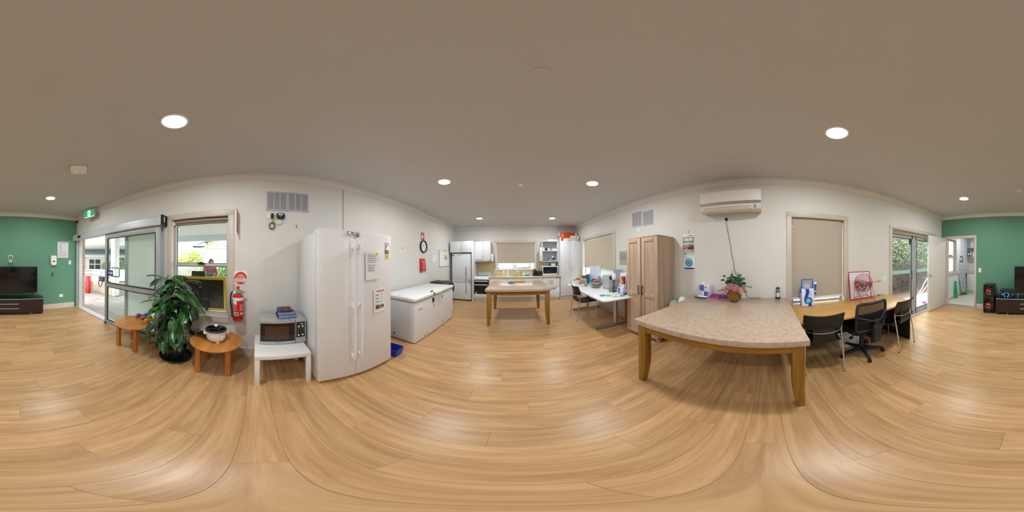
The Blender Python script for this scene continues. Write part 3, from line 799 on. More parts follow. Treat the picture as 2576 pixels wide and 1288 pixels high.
for p,tip in whorls:
    L_=len(p)
    high=tip[2]>0.7
    steps=[(1.0,7,0.55,-0.12),(0.88,5,0.2,-0.55),(0.72,4,-0.1,-1.0),(0.55,3,-0.2,-1.5)] if high else [(1.0,5,0.3,-0.6),(0.78,4,0.0,-1.1),(0.55,2,0.0,-1.5)]
    for f,cnt,el,drop0 in steps:
        o=p[min(int(f*(L_-1)),L_-1)]
        a0=lr.random()*6.28
        for i in range(cnt):
            a=a0+2*math.pi*i/cnt+lr.uniform(-0.25,0.25)
            pe=0.085+0.06*lr.random()
            d1v=Vector((math.cos(a),math.sin(a),el+lr.uniform(-0.2,0.2))).normalized()
            q=o+d1v*pe
            petioles.tube([o,o+d1v*pe*0.55+Vector((0,0,0.01)),q],0.0028,5)
            size=(0.19+0.075*lr.random())*(1.0 if high else 0.75)
            base=m@q
            out=Vector((math.cos(a),math.sin(a),drop0+lr.uniform(-0.35,0.25)))
            # keep the foliage clear of the wall and window frame
            end=base+out.normalized()*size
            if end.x<XL+0.06 or base.x<XL+0.05:
                out.x=abs(out.x)*0.2+0.05;out.z=-1.3
                if base.x<XL+0.07:base.x=XL+0.07
            if end.z<0.14:out.z=0.0
            # leave the neighbouring table tops free
            if (end-Vector((-1.875,-0.465,end.z))).length<0.36 and end.z<0.7:continue
            put_leaf(base,out,size,lr.uniform(-0.45,0.45),pl)
sb.build('stem',mat('stem_green','#4a5a30',0.6),pl,smooth=True)
petioles.build('leaf_stalks',mat('stalk_green','#4f7a35',0.5),pl,smooth=True,kind='stuff')

# ------------------------------------------------------------------ rice cooker and black tablet on the second table
cc=onz(543,846,0.45);cc=Vector((-1.86,-0.465,0.45));m=T(cc,R_(90))
rc=thing('rice_cooker','white rice cooker with black-rimmed glass lid on round table','rice cooker',m)
b=MB(m);b.lathe([(1e-7,0.012),(0.085,0.012),(0.104,0.03),(0.114,0.06),(0.116,0.10),(0.117,0.150),(1e-7,0.150)],seg=40);b.build('body','white_plastic',rc,smooth=True,angle=50)
b=MB(m);b.lathe([(0.112,0.146),(0.126,0.150),(0.128,0.160),(0.120,0.168),(0.110,0.170),(0.104,0.166)],seg=40,loop=True);b.build('rim',mat('rim_slate','#2b3138',0.35),rc,smooth=True)
b=MB(m);b.lathe([(1e-7,0.190),(0.05,0.186),(0.09,0.176),(0.108,0.168),(0.106,0.164),(1e-7,0.184)],seg=40);lid=b.build('lid',glass('lid_glass','#2d3335'),rc,smooth=True)
b=MB(m);b.lathe([(1e-7,0.187),(0.014,0.188),(0.013,0.20),(0.026,0.206),(0.027,0.214),(0.018,0.219),(1e-7,0.22)],seg=20);b.build('knob','white_plastic',lid,smooth=True)
for a in (R_(200),R_(20)):
    mm=m@T((0,0,0),a);b=MB(mm);b.prism(rrect(0.112,-0.045,0.148,0.045,0.015,3),0.108,0.124);b.build('handle','white_plastic',rc,bevel=0.004)
for i in range(3):
    a=R_(30+120*i-90);b=MB(m);b.cbox((0.085*math.cos(a),0.085*math.sin(a),0.010),(0.03,0.03,0.02));b.build('foot','white_plastic',rc)
mm=m@T((0,0,0),R_(-32));b=MB(mm);b.box(0.108,-0.02,0.03,0.121,0.02,0.095);sp_=b.build('switch_panel','white_plastic',rc,bevel=0.005)
b=MB(mm);b.box(0.12,-0.006,0.04,0.128,0.006,0.055);b.build('switch','black_plastic',sp_)
b=MB(mm);b.cbox((0.1215,0.0,0.08),(0.004,0.008,0.006));b.build('lamp','red',sp_)
m=T((-2.0,-0.635,0.45),R_(70))
tb=thing('tablet_stand','black tablet on a stand behind the rice cooker','tablet',m)
b=MB(m);b.box(-0.10,-0.05,0.0,0.10,0.06,0.008);b.build('base','black_plastic',tb,bevel=0.003)
b=MB(m@T((0,-0.045,0.006),0,R_(58)));b.box(-0.11,-0.004,0.0,0.11,0.004,0.13);b.build('tablet','black_gloss',tb,bevel=0.003)
b=MB(m);b.tube(smoothpath([(-0.10,0.02,0.01),(-0.17,0.05,0.012),(-0.21,0.10,-0.10),(-0.17,0.13,-0.38),(-0.05,0.14,-0.442),(0.1,0.12,-0.443),(0.14,0.14,-0.442)],6),0.003,6);b.build('cable','black_matt',tb,smooth=True)

# ------------------------------------------------------------------ wall pieces round the window: extinguisher, signs
m=T((-2.165,-0.240,0.635),LW)
fe=thing('fire_extinguisher','red dry powder fire extinguisher hung beside the window','fire extinguisher',m)
b=MB(m);b.lathe([(1e-7,0.0),(0.066,0.0),(0.072,0.006),(0.073,0.33),(0.066,0.352),(0.04,0.370),(0.022,0.376),(0.022,0.392),(1e-7,0.392)],seg=32);b.build('cylinder','red',fe,smooth=True,angle=35)
b=MB(m);b.lathe([(0.0735,0.290),(0.0742,0.292),(0.0742,0.328),(0.0735,0.330)],seg=32,loop=True);b.build('white_band','paper',fe,smooth=True)
b=MB(m);b.lathe([(0.0732,0.048),(0.0765,0.050),(0.0765,0.056),(0.0732,0.058)],seg=32,loop=True);b.build('retaining_strap','black_plastic',fe,smooth=True)
def curved_label(a0,a1,z0,z1,material,name='label',r=0.0738):
    b=MB(m);n=8;rows=[]
    for i in range(n+1):
        a=R_(a0+(a1-a0)*i/n);rows.append([(r*math.sin(a),-r*math.cos(a),z0),(r*math.sin(a),-r*math.cos(a),z1)])
    b.sheet(rows,0.0006);return b.build(name,material,fe,smooth=True)
curved_label(-62,-8,0.245,0.287,'paper','service_label');curved_label(-60,12,0.085,0.13,'paper','class_label')
curved_label(-56,-26,0.092,0.124,'green_print','class_mark',0.0743);curved_label(-20,8,0.092,0.124,'green_print','class_mark',0.0743)
for i in range(5):curved_label(-58,-4-6*(i % 3),0.232-i*0.02,0.236-i*0.02,'paper','printed_line')
for i in range(8):curved_label(24,58,0.235-i*0.012,0.238-i*0.012,'paper','printed_line')
curved_label(30,55,0.10,0.125,'paper','printed_mark')
b=MB(m);b.box(-0.03,-0.024,0.385,0.06,0.02,0.41);b.box(-0.02,-0.012,0.41,0.015,0.012,0.45);b.cyl((-0.045,0,0.40),(0.0,0,0.40),0.013);b.build('valve','steel',fe,bevel=0.003)
b=MB(m);b.box(-0.02,-0.016,0.44,0.02,0.012,0.475);b.build('gauge_cover','red',fe,bevel=0.004)
b=MB(m);b.add([(-0.02,-0.01,0.43),(0.085,-0.01,0.385),(0.085,0.01,0.385),(-0.02,0.01,0.43),(-0.02,-0.01,0.445),(0.09,-0.01,0.395),(0.09,0.01,0.395),(-0.02,0.01,0.445)],[(0,3,2,1),(4,5,6,7),(0,1,5,4),(1,2,6,5),(2,3,7,6),(3,0,4,7)]);b.build('lever','steel_dark',fe)
b=MB(m);b.cyl((-0.048,-0.016,0.40),(-0.048,-0.034,0.40),0.018,seg=16);b.build('gauge','white_plastic',fe)
b=MB(m);b.box(0.02,-0.02,0.34,0.05,-0.01,0.40,T((0,0,0),0,0,R_(0)));b.build('inspection_tag',mat('tag_brass','#9a7d2a',0.5),fe)
b=MB(m);b.tube(smoothpath([(-0.045,0,0.40),(-0.08,0.0,0.395),(-0.098,0.0,0.35),(-0.10,-0.005,0.25),(-0.085,-0.01,0.15),(-0.078,-0.01,0.09)],6),0.010,10);b.cyl((-0.078,-0.01,0.10),(-0.079,-0.01,0.04),0.012,0.009);b.build('hose','black_plastic',fe,smooth=True)
b=MB(m);b.box(-0.03,0.07,0.28,0.03,0.086,0.4);b.build('wall_bracket','steel_dark',fe)
# round-marked notice above it
fr=fL(-0.215,1.212)
sgn=thing('extinguisher_notice','white notice with red disc reading A:B(E) POWDER above extinguisher','sign',fr)
MB(fr).box(-0.092,-0.093,0,0.092,0.093,0.003).build('panel','paper',sgn,bevel=0.001)
b=MB(fr);b.prism(arc(0,0,0.086,0,360,40)[:-1],0.003,0.0042);b.build('red_disc','orange_red',sgn)
b=MB(fr);cpts=arc(0,0,0.079,180+2,360-2,24);b.prism([(0.079*math.cos(R_(a)),0.079*math.sin(R_(a))) for a in [182+6.6*i for i in range(8)]]+[(0.079*math.cos(R_(a)),0.079*math.sin(R_(a))) for a in [311.8+6.6*i for i in range(8)]],0.0042,0.0048);b.build('white_segment','paper',sgn)
text('A:B(E)',0.030,fr@T((0,0.041,0.004)),'paper',sgn,bold=0.02)
text('POWDER',0.029,fr@T((0,0.014,0.004)),'paper',sgn,bold=0.02)
lines(fr@T((0,0,0.0042)),-0.058,0.058,-0.008,4,0.015,0.007,'orange_red',sgn,seed=3,ragged=0.25)
# projecting two-faced location sign beside the window head
fr=fL(-0.262,1.95)
ps=thing('projecting_sign','thin red and white sign projecting edge-on beside the window','sign',fr)
MB(fr).box(-0.036,-0.12,0.0,0.0,0.21,0.003).build('mount_strip','paper',ps)
MB(fr).box(-0.003,-0.12,0.003,0.0,0.21,0.13).build('white_face','paper',ps)
MB(fr).box(0.0,-0.12,0.003,0.0025,0.21,0.13).build('red_face',mat('faded_red','#c8807a',0.5),ps)
MB(fr).box(0.0025,-0.10,0.06,0.0032,-0.02,0.12).build('red_mark','red',ps)

# vents, socket, modem
def wall_grille(fr,w,h,ncol,label,group,slats=26,back='#8a8378'):
    t=thing('vent_grille',label,'vent',fr,group=group)
    MB(fr).box(-w/2+0.008,-h/2+0.008,0.0005,w/2-0.008,h/2-0.008,0.002).build('backing',mat('vent_back'+back,back,0.9,var=0.15,vscale=70),t)
    b=MB(fr);ring(b,-w/2,w/2,-h/2,h/2,0.022,0.002,0.006)
    cw=(w-0.044)/ncol
    for i in range(1,ncol):b.box(-w/2+0.022+i*cw-0.010,-h/2+0.02,0.002,-w/2+0.022+i*cw+0.010,h/2-0.02,0.0058)
    b.build('frame',mat('vent_grey','#b6bac2',0.5,0.15),t)
    b=MB(fr);st=(h-0.044)/slats
    for i in range(slats):b.box(-w/2+0.02,-h/2+0.022+i*st,0.002,w/2-0.02,-h/2+0.022+i*st+st*0.52,0.005)
    b.build('slats','vent_grey',t,kind='stuff')
    b=MB(fr)
    for sx in (-1,1):
        for sy in (-1,1):b.cyl((sx*(w/2-0.009),sy*(h/2-0.009),0.006),(sx*(w/2-0.009),sy*(h/2-0.009),0.009),0.005,seg=8)
    b.build('screws','steel_dark',t,kind='stuff')
wall_grille(fL(0.288,2.309),0.298,0.30,3,'grey metal wall vent right above the double socket','paired vents above the modem')
wall_grille(fL(0.592,2.312),0.310,0.298,3,'grey metal wall vent above the black modem box','paired vents above the modem')
def switch_plate(fr,w,h,label,name='power_socket',cat='socket',rockers=1,horizontal=True,ink=True):
    t=thing(name,label,cat,fr)
    MB(fr).box(-w/2,-h/2,0,w/2,h/2,0.009).build('plate','white_plastic',t,bevel=0.002)
    for i in range(rockers):
        x=(i-(rockers-1)/2)*w/max(rockers,1)*0.6
        MB(fr).box(x-0.006,-0.010,0.009,x+0.006,0.010,0.0125).build('rocker',mat('rocker_grey','#cfd0d2',0.4),t)
    return t
t=switch_plate(fL(0.197,2.08),0.115,0.075,'white socket below wall vent with black plug pack',rockers=1)
b=MB(fL(0.218,2.075));b.box(-0.02,-0.035,0.01,0.02,0.035,0.045);b.build('plug_pack','black_plastic',t,bevel=0.006)
fr=fL(0.336,2.080)
md=thing('modem_box','black rounded modem with white sticker and red light on wall','modem',fr)
b=MB(fr);b.prism(rrect(-0.056,-0.042,0.056,0.042,0.024,4),0.0,0.03);b.build('case','black_plastic',md,bevel=0.004)
strip(fr@T((0,0,0.03)),-0.028,0.008,0.028,0.032,'paper',md,'sticker')
text('N01',0.022,fr@T((0,0.020,0.0308)),'ink',md,bold=0.01)
strip(fr@T((0,0,0.03)),-0.003,-0.016,0.003,-0.004,emis('red_led','#ff2010',3.0),md,'led')
b=MB(fL(0,0))
pts=[(0.365,2.042,0.02),(0.368,1.99,0.015),(0.34,1.955,0.012),(0.28,1.955,0.012),(0.235,1.975,0.012)]
for k in range(4):
    r_=0.036+0.004*k
    pts+=[(0.215+r_*0.85*math.cos(a),1.935+r_*math.sin(a)-0.002*k,0.012+0.004*k+0.004*math.sin(a*2)) for a in [R_(90+45*i) for i in range(8)]]
pts+=[(0.218,1.99,0.03),(0.218,2.04,0.03)]
b.tube(smoothpath(pts,4),0.0022,6);b.build('coiled_cable',mat('cable_grey','#3a3a3a',0.6),md,smooth=True)
for x in (0.215,0.248):
    b=MB(fL(x,1.995));b.box(-0.009,-0.022,0.02,0.009,0.022,0.023);b.build('test_tag',mat('tag_lime','#a6e02a',0.5),md)
def hook(fr,label):
    t=thing('wall_hook',label,'hook',fr)
    b=MB(fr);b.box(-0.006,-0.02,0,0.006,0.02,0.004);b.tube([(0,0.0,0.004),(0,-0.01,0.014),(0,-0.022,0.014),(0,-0.024,0.022),(0,-0.014,0.024)],0.0025,6);b.build('hook','steel_dark',t)
hook(fL(0.568,1.945),'small metal hook on wall between the vents and fridge')

# ------------------------------------------------------------------ white low table, microwave, folded cloths
m=T((-1.525,-0.015,0),LW)
wt=thing('side_table','low white square table under the silver microwave','table',m)
mat('white_laminate','#eceae6',0.35,var=0.008)
MB(m).box(0,0,0.40,0.55,0.55,0.45).build('tabletop','white_laminate',wt,bevel=0.002)
for x in (0.0,0.5):
    for y in (0.0,0.5):MB(m).box(x+0.002,y+0.002,0,x+0.05,y+0.05,0.40).build('leg','white_laminate',wt,bevel=0.002)
m=T((-1.785,0.035,0.45),LW+R_(-1.5))
mw=thing('microwave_oven','silver microwave with black door on the low white table','microwave',m)
mat('silver_paint','#bcc0c4',0.35,0.4)
MB(m).box(0.0,0.02,0.012,0.525,0.385,0.312).build('case',mat('silver_case','#b2b5b8',0.4,0.35),mw,bevel=0.006)
b=MB(m);b.prism([(0,0.02)]+[(0.525*i/12,0.012-0.022*math.sin(math.pi*i/12)) for i in range(13)]+[(0.525,0.02)],0.010,0.314);b.build('front_panel','silver_paint',mw)
def bowed(x0,x1,z0,z1,material,name,lift,parent=mw):
    b=MB(m);n=10;rows=[]
    for i in range(n+1):
        x=x0+(x1-x0)*i/n;y=0.012-0.022*math.sin(math.pi*x/0.525)-lift;rows.append([(x,y,z0),(x,y,z1)])
    b.sheet(rows,0.0015);return b.build(name,material,parent)
dr_=bowed(0.012,0.392,0.048,0.285,'black_gloss','door_glass',0.001)
bowed(0.062,0.325,0.075,0.245,mat('mw_window','#4a3424',0.25),'window_mesh',0.0025,dr_)
b=MB(m);b.box(0.399,-0.012,0.012,0.402,0.02,0.312);b.build('door_gap','dark_gasket',mw)
pn=bowed(0.412,0.512,0.085,0.285,'black_gloss','control_panel',0.001)
bowed(0.432,0.500,0.252,0.276,mat('lcd_dark','#1d2413',0.3),'display',0.0028,pn)
fcp=ff(m,0.462,0.0,-0.002)
text('- 8:9 2 -'.replace(' ','')[1:5],0.018,ff(m,0.472,0.264,-0.0085),emis('lcd_glow','#a8d848',1.2),pn)
b=MB(m)
for sx,zz,rr in ((0.437,0.232,0.010),(0.482,0.234,0.010),(0.437,0.118,0.010),(0.482,0.120,0.010)):b.cyl((sx,-0.001,zz),(sx,-0.012,zz),rr,seg=12)
b.build('oval_buttons','white_plastic',pn,kind='stuff')
b=MB(m)
for r_ in range(4):
    for c_ in range(3):b.cyl((0.43+c_*0.032,-0.001,0.208-r_*0.023),(0.43+c_*0.032,-0.010,0.208-r_*0.023),0.007,seg=10)
b.build('number_buttons','steel_dark',pn,kind='stuff')
bowed(0.414,0.512,0.03,0.072,'silver_paint','door_button',0.0025)
lines(ff(m,0.21,0.03,-0.0105),-0.035,0.035,0.004,1,0.02,0.008,'ink_soft',mw,'brand_print',seed=210,ragged=0.0)
for x in (0.03,0.495):
    for y in (0.05,0.35):b=MB(m);b.cyl((x,y,0),(x,y,0.014),0.014,seg=10);b.build('foot','black_plastic',mw)
def folded_cloth(loc,w,d,h,material,label,yaw=0.0,layers=2,wob=0.006,edge=None):
    m=T(loc,yaw);t=thing('folded_cloth',label,'cloth',m,group='folded cloths on the microwave')
    b=MB(m);lh=h/layers
    for k in range(layers):
        n=6;rows=[]
        for i in range(n+1):
            row=[]
            for j in range(n+1):
                x=-w/2+w*i/n;y=-d/2+d*j/n
                row.append((x+0.004*k*math.sin(j+k),y,lh*(k+0.5)+wob*math.sin(i*1.3+k*2)*math.sin(j*1.1+k)*0.5))
            rows.append(row)
        b.sheet(rows,lh*0.92)
    b.build('fold',material,t,bevel=min(lh*0.4,0.008),seg=2)
    if edge:
        b=MB(m);b.box(-w/2-0.004,-d/2+0.01,0.002,-w/2+0.006,d/2-0.01,h);b.box(w/2-0.006,-d/2+0.02,0.002,w/2+0.004,d/2-0.02,h);b.build('folded_edge',edge,t,bevel=0.004,kind='stuff')
    return t
mat('denim_pale','#7c8fb8',0.95,var=0.25,vscale=90,bump=0.4,bscale=200);mat('denim_navy','#222c58',0.95,var=0.2,vscale=60,bump=0.3)
grid_mat('brown_check','#4d3c40','#8f8285',14,14,0,0.05,0.95)
q=onz(726,801,0.764)
folded_cloth((-1.94,0.36,0.764),0.215,0.19,0.034,'denim_pale','pale blue speckled cloth folded at bottom of the pile',LW+0.08,1,0.004,'denim_navy')
folded_cloth((-1.95,0.355,0.798),0.20,0.17,0.032,'denim_pale','blue speckled cloth with navy edge folded in middle of pile',LW-0.05,1,0.004,'denim_navy')
folded_cloth((-1.96,0.345,0.831),0.165,0.15,0.036,'brown_check','brown checked cloth folded on top of the pile',LW+0.02,1,0.004)

# ------------------------------------------------------------------ white side-by-side fridge
FX,FY=-1.445,0.575
m=T((FX,FY,0),LW+R_(-1.6))
FW=0.958
fg=thing('side_by_side_fridge','large white two-door fridge with long vertical handles','refrigerator',m)
mat('fridge_white','#e9e8e8',0.3,spec=0.5,var=0.005)
MB(m).box(0.0,0.095,0.035,FW,0.76,1.745).build('cabinet','fridge_white',fg,bevel=0.006)
for x in (0.06,FW-0.06):
    for y in (0.14,0.7):b=MB(m);b.cyl((x,y,0),(x,y,0.04),0.02,seg=12);b.build('foot','black_plastic',fg)
b=MB(m);b.box(0.02,0.11,0.012,FW-0.02,0.13,0.04);b.build('kick_plate','steel_dark',fg)
SPL=0.405
def bow(x):return-0.032*math.sin(math.pi*x/FW)
drs=[]
for a,c in ((0.0,SPL-0.003),(SPL+0.003,FW)):
    n=8;poly=[(c,0.09),(a,0.09)]+[(a+(c-a)*i/n,bow(a+(c-a)*i/n)) for i in range(n+1)]
    b=MB(m);b.prism(poly,0.05,1.765);drs.append(b.build('door','fridge_white',fg,bevel=0.005,angle=30))
for k,x in enumerate((SPL-0.038,SPL+0.045)):
    b=MB(m);y0=bow(SPL)
    zs=[0.30+1.37*i/10 for i in range(11)]
    rows=[[(x-0.014,y0-0.045-0.012*math.sin(math.pi*i/10),z),(x+0.014,y0-0.045-0.012*math.sin(math.pi*i/10),z)] for i,z in enumerate(zs)]
    b.sheet(rows,0.016);hd=b.build('handle','white_gloss',drs[k],bevel=0.003)
    for z in (0.36,0.98,1.60):
        b=MB(m);b.box(x-0.016,y0-0.045,z-0.028,x+0.002,y0+0.004,z+0.028);b.build('handle_mount','white_gloss',drs[k],bevel=0.006)
b=MB(m);b.box(0.30,bow(0.33)-0.008,1.715,0.375,bow(0.33)+0.004,1.755);b.box(0.375,bow(0.38)-0.014,1.72,0.40,bow(0.38)+0.004,1.75);b.build('hasp_lock','chrome',drs[0],bevel=0.002)
b=MB(m);b.box(SPL+0.012,bow(SPL)-0.010,1.705,SPL+0.042,bow(SPL)+0.002,1.75);b.build('lock_plate','steel_dark',drs[1],bevel=0.002)
b=MB(m);b.box(0.02,0.06,1.745,0.10,0.2,1.775);b.build('hinge_cover','fridge_white',fg,bevel=0.006)
x=FW-0.075;fq=ff(m,x,1.66,bow(x)-0.001)@Matrix.Rotation(0.10,4,'Y');b=MB(fq);b.prism(rrect(-0.042,-0.02,0.042,0.02,0.016),0,0.004);lg=b.build('badge','white_gloss',drs[1])
lines(fq@T((0.004,0,0.0035)),-0.018,0.036,0.004,1,0.02,0.008,'ink_soft',drs[1],'brand_print',seed=211,ragged=0.0);b=MB(fq);b.prism(arc(-0.03,0.0,0.008,0,360,12)[:-1],0.004,0.005);b.build('badge_mark','steel_dark',drs[1])
fq=ff(m,x-0.003,1.545,bow(x)-0.002)@Matrix.Rotation(0.10,4,'Y')
strip(fq,-0.034,-0.01,0.034,0.035,'ink',drs[1],'energy_label_black',0.0);strip(fq,-0.034,-0.072,0.034,-0.01,'yellow',drs[1],'energy_label_yellow',0.0)
strip(fq,-0.024,-0.052,0.026,-0.026,'paper',drs[1],'energy_label_box',0.0006)
for xx in (-0.016,0.006):strip(fq,xx,-0.046,xx+0.014,-0.032,'red',drs[1],'energy_figure',0.001)
b=MB(fq);b.prism([(-0.034,0.037),(-0.020,0.037),(-0.014,0.062),(0.002,0.080),(-0.005,0.092),(-0.024,0.078)],0,0.0006);b.build('energy_arc','red',drs[1])
text('ENERGY',0.014,fq@T((0,0.022,0.0004)),'paper',drs[1]);text('RATING',0.014,fq@T((0,0.004,0.0004)),'paper',drs[1])
# notices held on the fridge door
def notice(fr,w,h,label,name='paper_notice',curl=0.0,group=None,material='paper'):
    t=thing(name,label,'notice',fr,group=group)
    b=MB(fr);n=6;rows=[]
    for i in range(n+1):
        v=h/2-h*i/n;rows.append([(-w/2,v,0.002+curl*(i/n) ** 2),(0,v,0.002+curl*0.3*(i/n) ** 2),(w/2,v,0.002+curl*0.5*(i/n) ** 2)])
    b.sheet(rows,0.0008);b.build('sheet',material,t)
    return t
x=0.63;fq=ff(m,x,1.395,bow(x)-0.004)@Matrix.Rotation(0.05,4,'Y')
t=notice(fq,0.20,0.31,'typed white notice under a yellow magnet on fridge door',curl=0.004)
lines(fq@T((0,0,0.0045)),-0.07,0.08,0.125,5,0.02,0.006,'ink_soft',t,seed=2);lines(fq@T((0,0,0.0065)),-0.07,0.07,0.01,4,0.02,0.006,'ink_soft',t,seed=4)
mg=MB(ff(m,0.70,1.53,bow(0.7)-0.007));mg.cyl((0,0,0.0),(0,0,0.007),0.018,seg=20);mg.build('fridge_magnet','yellow',None,label='round yellow magnet holding notice on fridge door',cat='magnet',bevel=0.002)
x=0.745;fq=ff(m,x,0.985,bow(x)-0.003)@Matrix.Rotation(0.08,4,'Y')
t=notice(fq,0.195,0.295,'white menu notice with red heading and two food pictures',curl=0.002)
lines(fq@T((0,0,0.003)),-0.05,0.075,0.118,1,0.02,0.013,'orange_red',t,'heading',seed=213,ragged=0.0)
for i in range(4):
    lines(fq@T((0,0,0.003)),-0.07,-0.008,0.07-i*0.04,1,0.02,0.008,'ink',t,seed=5+i,ragged=0.2);lines(fq@T((0,0,0.003)),0.018,0.055,0.074-i*0.04,2,0.014,0.004,'ink_soft',t,seed=9+i)
mat('food_print','#7a5130',0.6,var=0.6,vscale=60);mat('bowl_print','#cfd4dc',0.6)
strip(fq@T((0,0,0.003)),-0.068,-0.105,-0.004,-0.062,'food_print',t,'picture');strip(fq@T((0,0,0.003)),0.006,-0.105,0.07,-0.062,'food_print',t,'picture')
b=MB(fq@T((0,0,0.004)));b.prism(arc(0.038,-0.088,0.018,180,360,10),0,0.0006);b.build('bowl_picture','bowl_print',t)

# blue crate showing behind the fridge
m=T((-1.58,1.70,0.0),R_(8))
bc=thing('blue_crate','blue plastic crate on the floor between fridge and freezer','crate',m)
mat('crate_blue','#1a37b0',0.45)
b=MB(m);o_=[(-0.16,-0.11),(0.16,-0.11),(0.16,0.11),(-0.16,0.11)]
def tray(b,w,d,h,th,flare=0.02):
    ob=[(-w,-d,0),(w,-d,0),(w,d,0),(-w,d,0)];ot=[(-w-flare,-d-flare,h),(w+flare,-d-flare,h),(w+flare,d+flare,h),(-w-flare,d+flare,h)]
    it=[(-w-flare+th,-d-flare+th,h),(w+flare-th,-d-flare+th,h),(w+flare-th,d+flare-th,h),(-w-flare+th,d+flare-th,h)]
    ib=[(-w+th,-d+th,th),(w-th,-d+th,th),(w-th,d-th,th),(-w+th,d-th,th)]
    vs=ob+ot+it+ib;fs=[(0,3,2,1)]
    for k in (0,4,8):
        for i in range(4):j=(i+1) % 4;fs.append((k+i,k+j,k+4+j,k+4+i))
    fs.append((12,13,14,15));b.add(vs,fs);return b
tray(b,0.14,0.075,0.13,0.006,0.022);b.build('body','crate_blue',bc)
b=MB(m);b.box(-0.165,-0.10,0.118,0.165,-0.096,0.13);b.build('rim','crate_blue',bc)
# step stool edge, teal, between fridge and freezer
m=T((-1.98,1.86,0))
ts=thing('teal_caddy','small teal caddy behind the fridge beside the freezer','caddy',m)
b=MB(m);tray(b,0.12,0.06,0.28,0.006,0.015);b.build('body',mat('teal_plastic','#2f6f86',0.4),ts)
b=MB(m);b.box(0.10,-0.05,0.25,0.15,0.05,0.30);b.build('grip','teal_plastic',ts,bevel=0.01)

# ------------------------------------------------------------------ chest freezer
m=T((-1.465,2.135,0),LW+R_(-0.8))
cf=thing('chest_freezer','long white chest freezer with black-keyed lock along wall','freezer',m)
mat('freezer_white','#e6e5e8',0.35,var=0.012,vscale=3)
FL_,FD=1.63,0.70
b=MB(m);b.box(0,0,0.015,FL_,FD,0.755);b.build('cabinet','freezer_white',cf,bevel=0.016,seg=3)
b=MB(m);b.box(0.012,0.012,0.755,FL_-0.012,FD-0.012,0.772);b.build('seal',mat('seal_grey','#8b8478',0.7),cf)
b=MB(m);b.box(-0.012,-0.018,0.772,FL_+0.012,FD,0.842);lid=b.build('lid','white_gloss',cf,bevel=0.024,seg=4)
b=MB(m);n=10;xs0,xs1=0.66,1.04
b.prism([(xs0,0.0),(xs1,0.0)]+[(xs1-(xs1-xs0)*i/n,-0.022-0.040*math.sin(math.pi*i/n) ** 0.6) for i in range(n+1)],0.795,0.84);b.build('lid_handle','white_gloss',lid,bevel=0.005)
b=MB(m);b.box(0.59,0.02,0.842,0.68,0.055,0.847);b.tube([(0.60,0.035,0.85),(0.62,0.035,0.868),(0.65,0.035,0.868),(0.66,0.035,0.85)],0.006,6);b.build('lock_hasp','black_plastic',lid)
b=MB(m);b.box(0.60,-0.028,0.785,0.64,-0.016,0.84);b.build('lock_plate',mat('brass','#a98b3c',0.4,0.6),lid)
b=MB(m);b.box(0.585,-0.022,0.655,0.63,0.002,0.735);b.build('key_lock','black_plastic',cf,bevel=0.003)
b=MB(m);b.tube([(0.607,-0.022,0.68),(0.612,-0.026,0.62),(0.61,-0.026,0.56)],0.004,6);b.tube([(0.61+0.012*math.cos(R_(30*i)),-0.026,0.548+0.014*math.sin(R_(30*i))) for i in range(12)],0.002,5,closed=True);b.build('key','steel_dark',cf,smooth=True)
lines(ff(m,0.17,0.62,0.0),-0.06,0.06,0.012,1,0.02,0.022,'ink_soft',cf,'brand_print',seed=212,ragged=0.0)
b=MB(m);b.tube([(1.02+0.018*math.cos(R_(30*i)),-0.004,0.685+0.025*math.sin(R_(30*i))) for i in range(12)],0.004,6,closed=True);b.build('lid_latch_mark','steel_dark',cf)
b=MB(m);b.box(1.47,-0.003,0.17,1.57,0.001,0.24);b.build('control_panel','paper',cf)
b=MB(m);b.cyl((1.51,-0.002,0.205),(1.51,-0.012,0.205),0.016,seg=14);b.build('thermostat_knob',mat('knob_brown','#8a4b2a',0.5),cf)
b=MB(m@T((0,0.43,0.115),R_(-90)));b.cyl((0,0,0),(0,-0.012,0),0.022,seg=16);b.build('drain_plug','brass',cf)
strip(ft(m,0.03,0.30,0.842),0,0,0.05,0.10,mat('old_label','#e3d27c',0.6),lid,'sticker')
mat('scuff','#6e6a68',0.8)
b=MB(m@T((-0.0005,0,0),0));
for (yy,zz,l_) in ((0.18,0.41,0.05),(0.11,0.40,0.03),(0.22,0.43,0.03)):b.box(-0.0012,yy,zz,0.0,yy+l_,zz+0.006)
b.build('scuff_marks','scuff',cf,kind='stuff')
b=MB(m)
for (xx,zz,l_) in ((0.28,0.06,0.07),(0.36,0.09,0.03),(1.0,0.10,0.06),(1.08,0.13,0.03),(1.2,0.09,0.02)):b.box(xx,-0.0012,zz,xx+l_,0.0,zz+0.012)
b.build('scuff_marks','scuff',cf,kind='stuff')

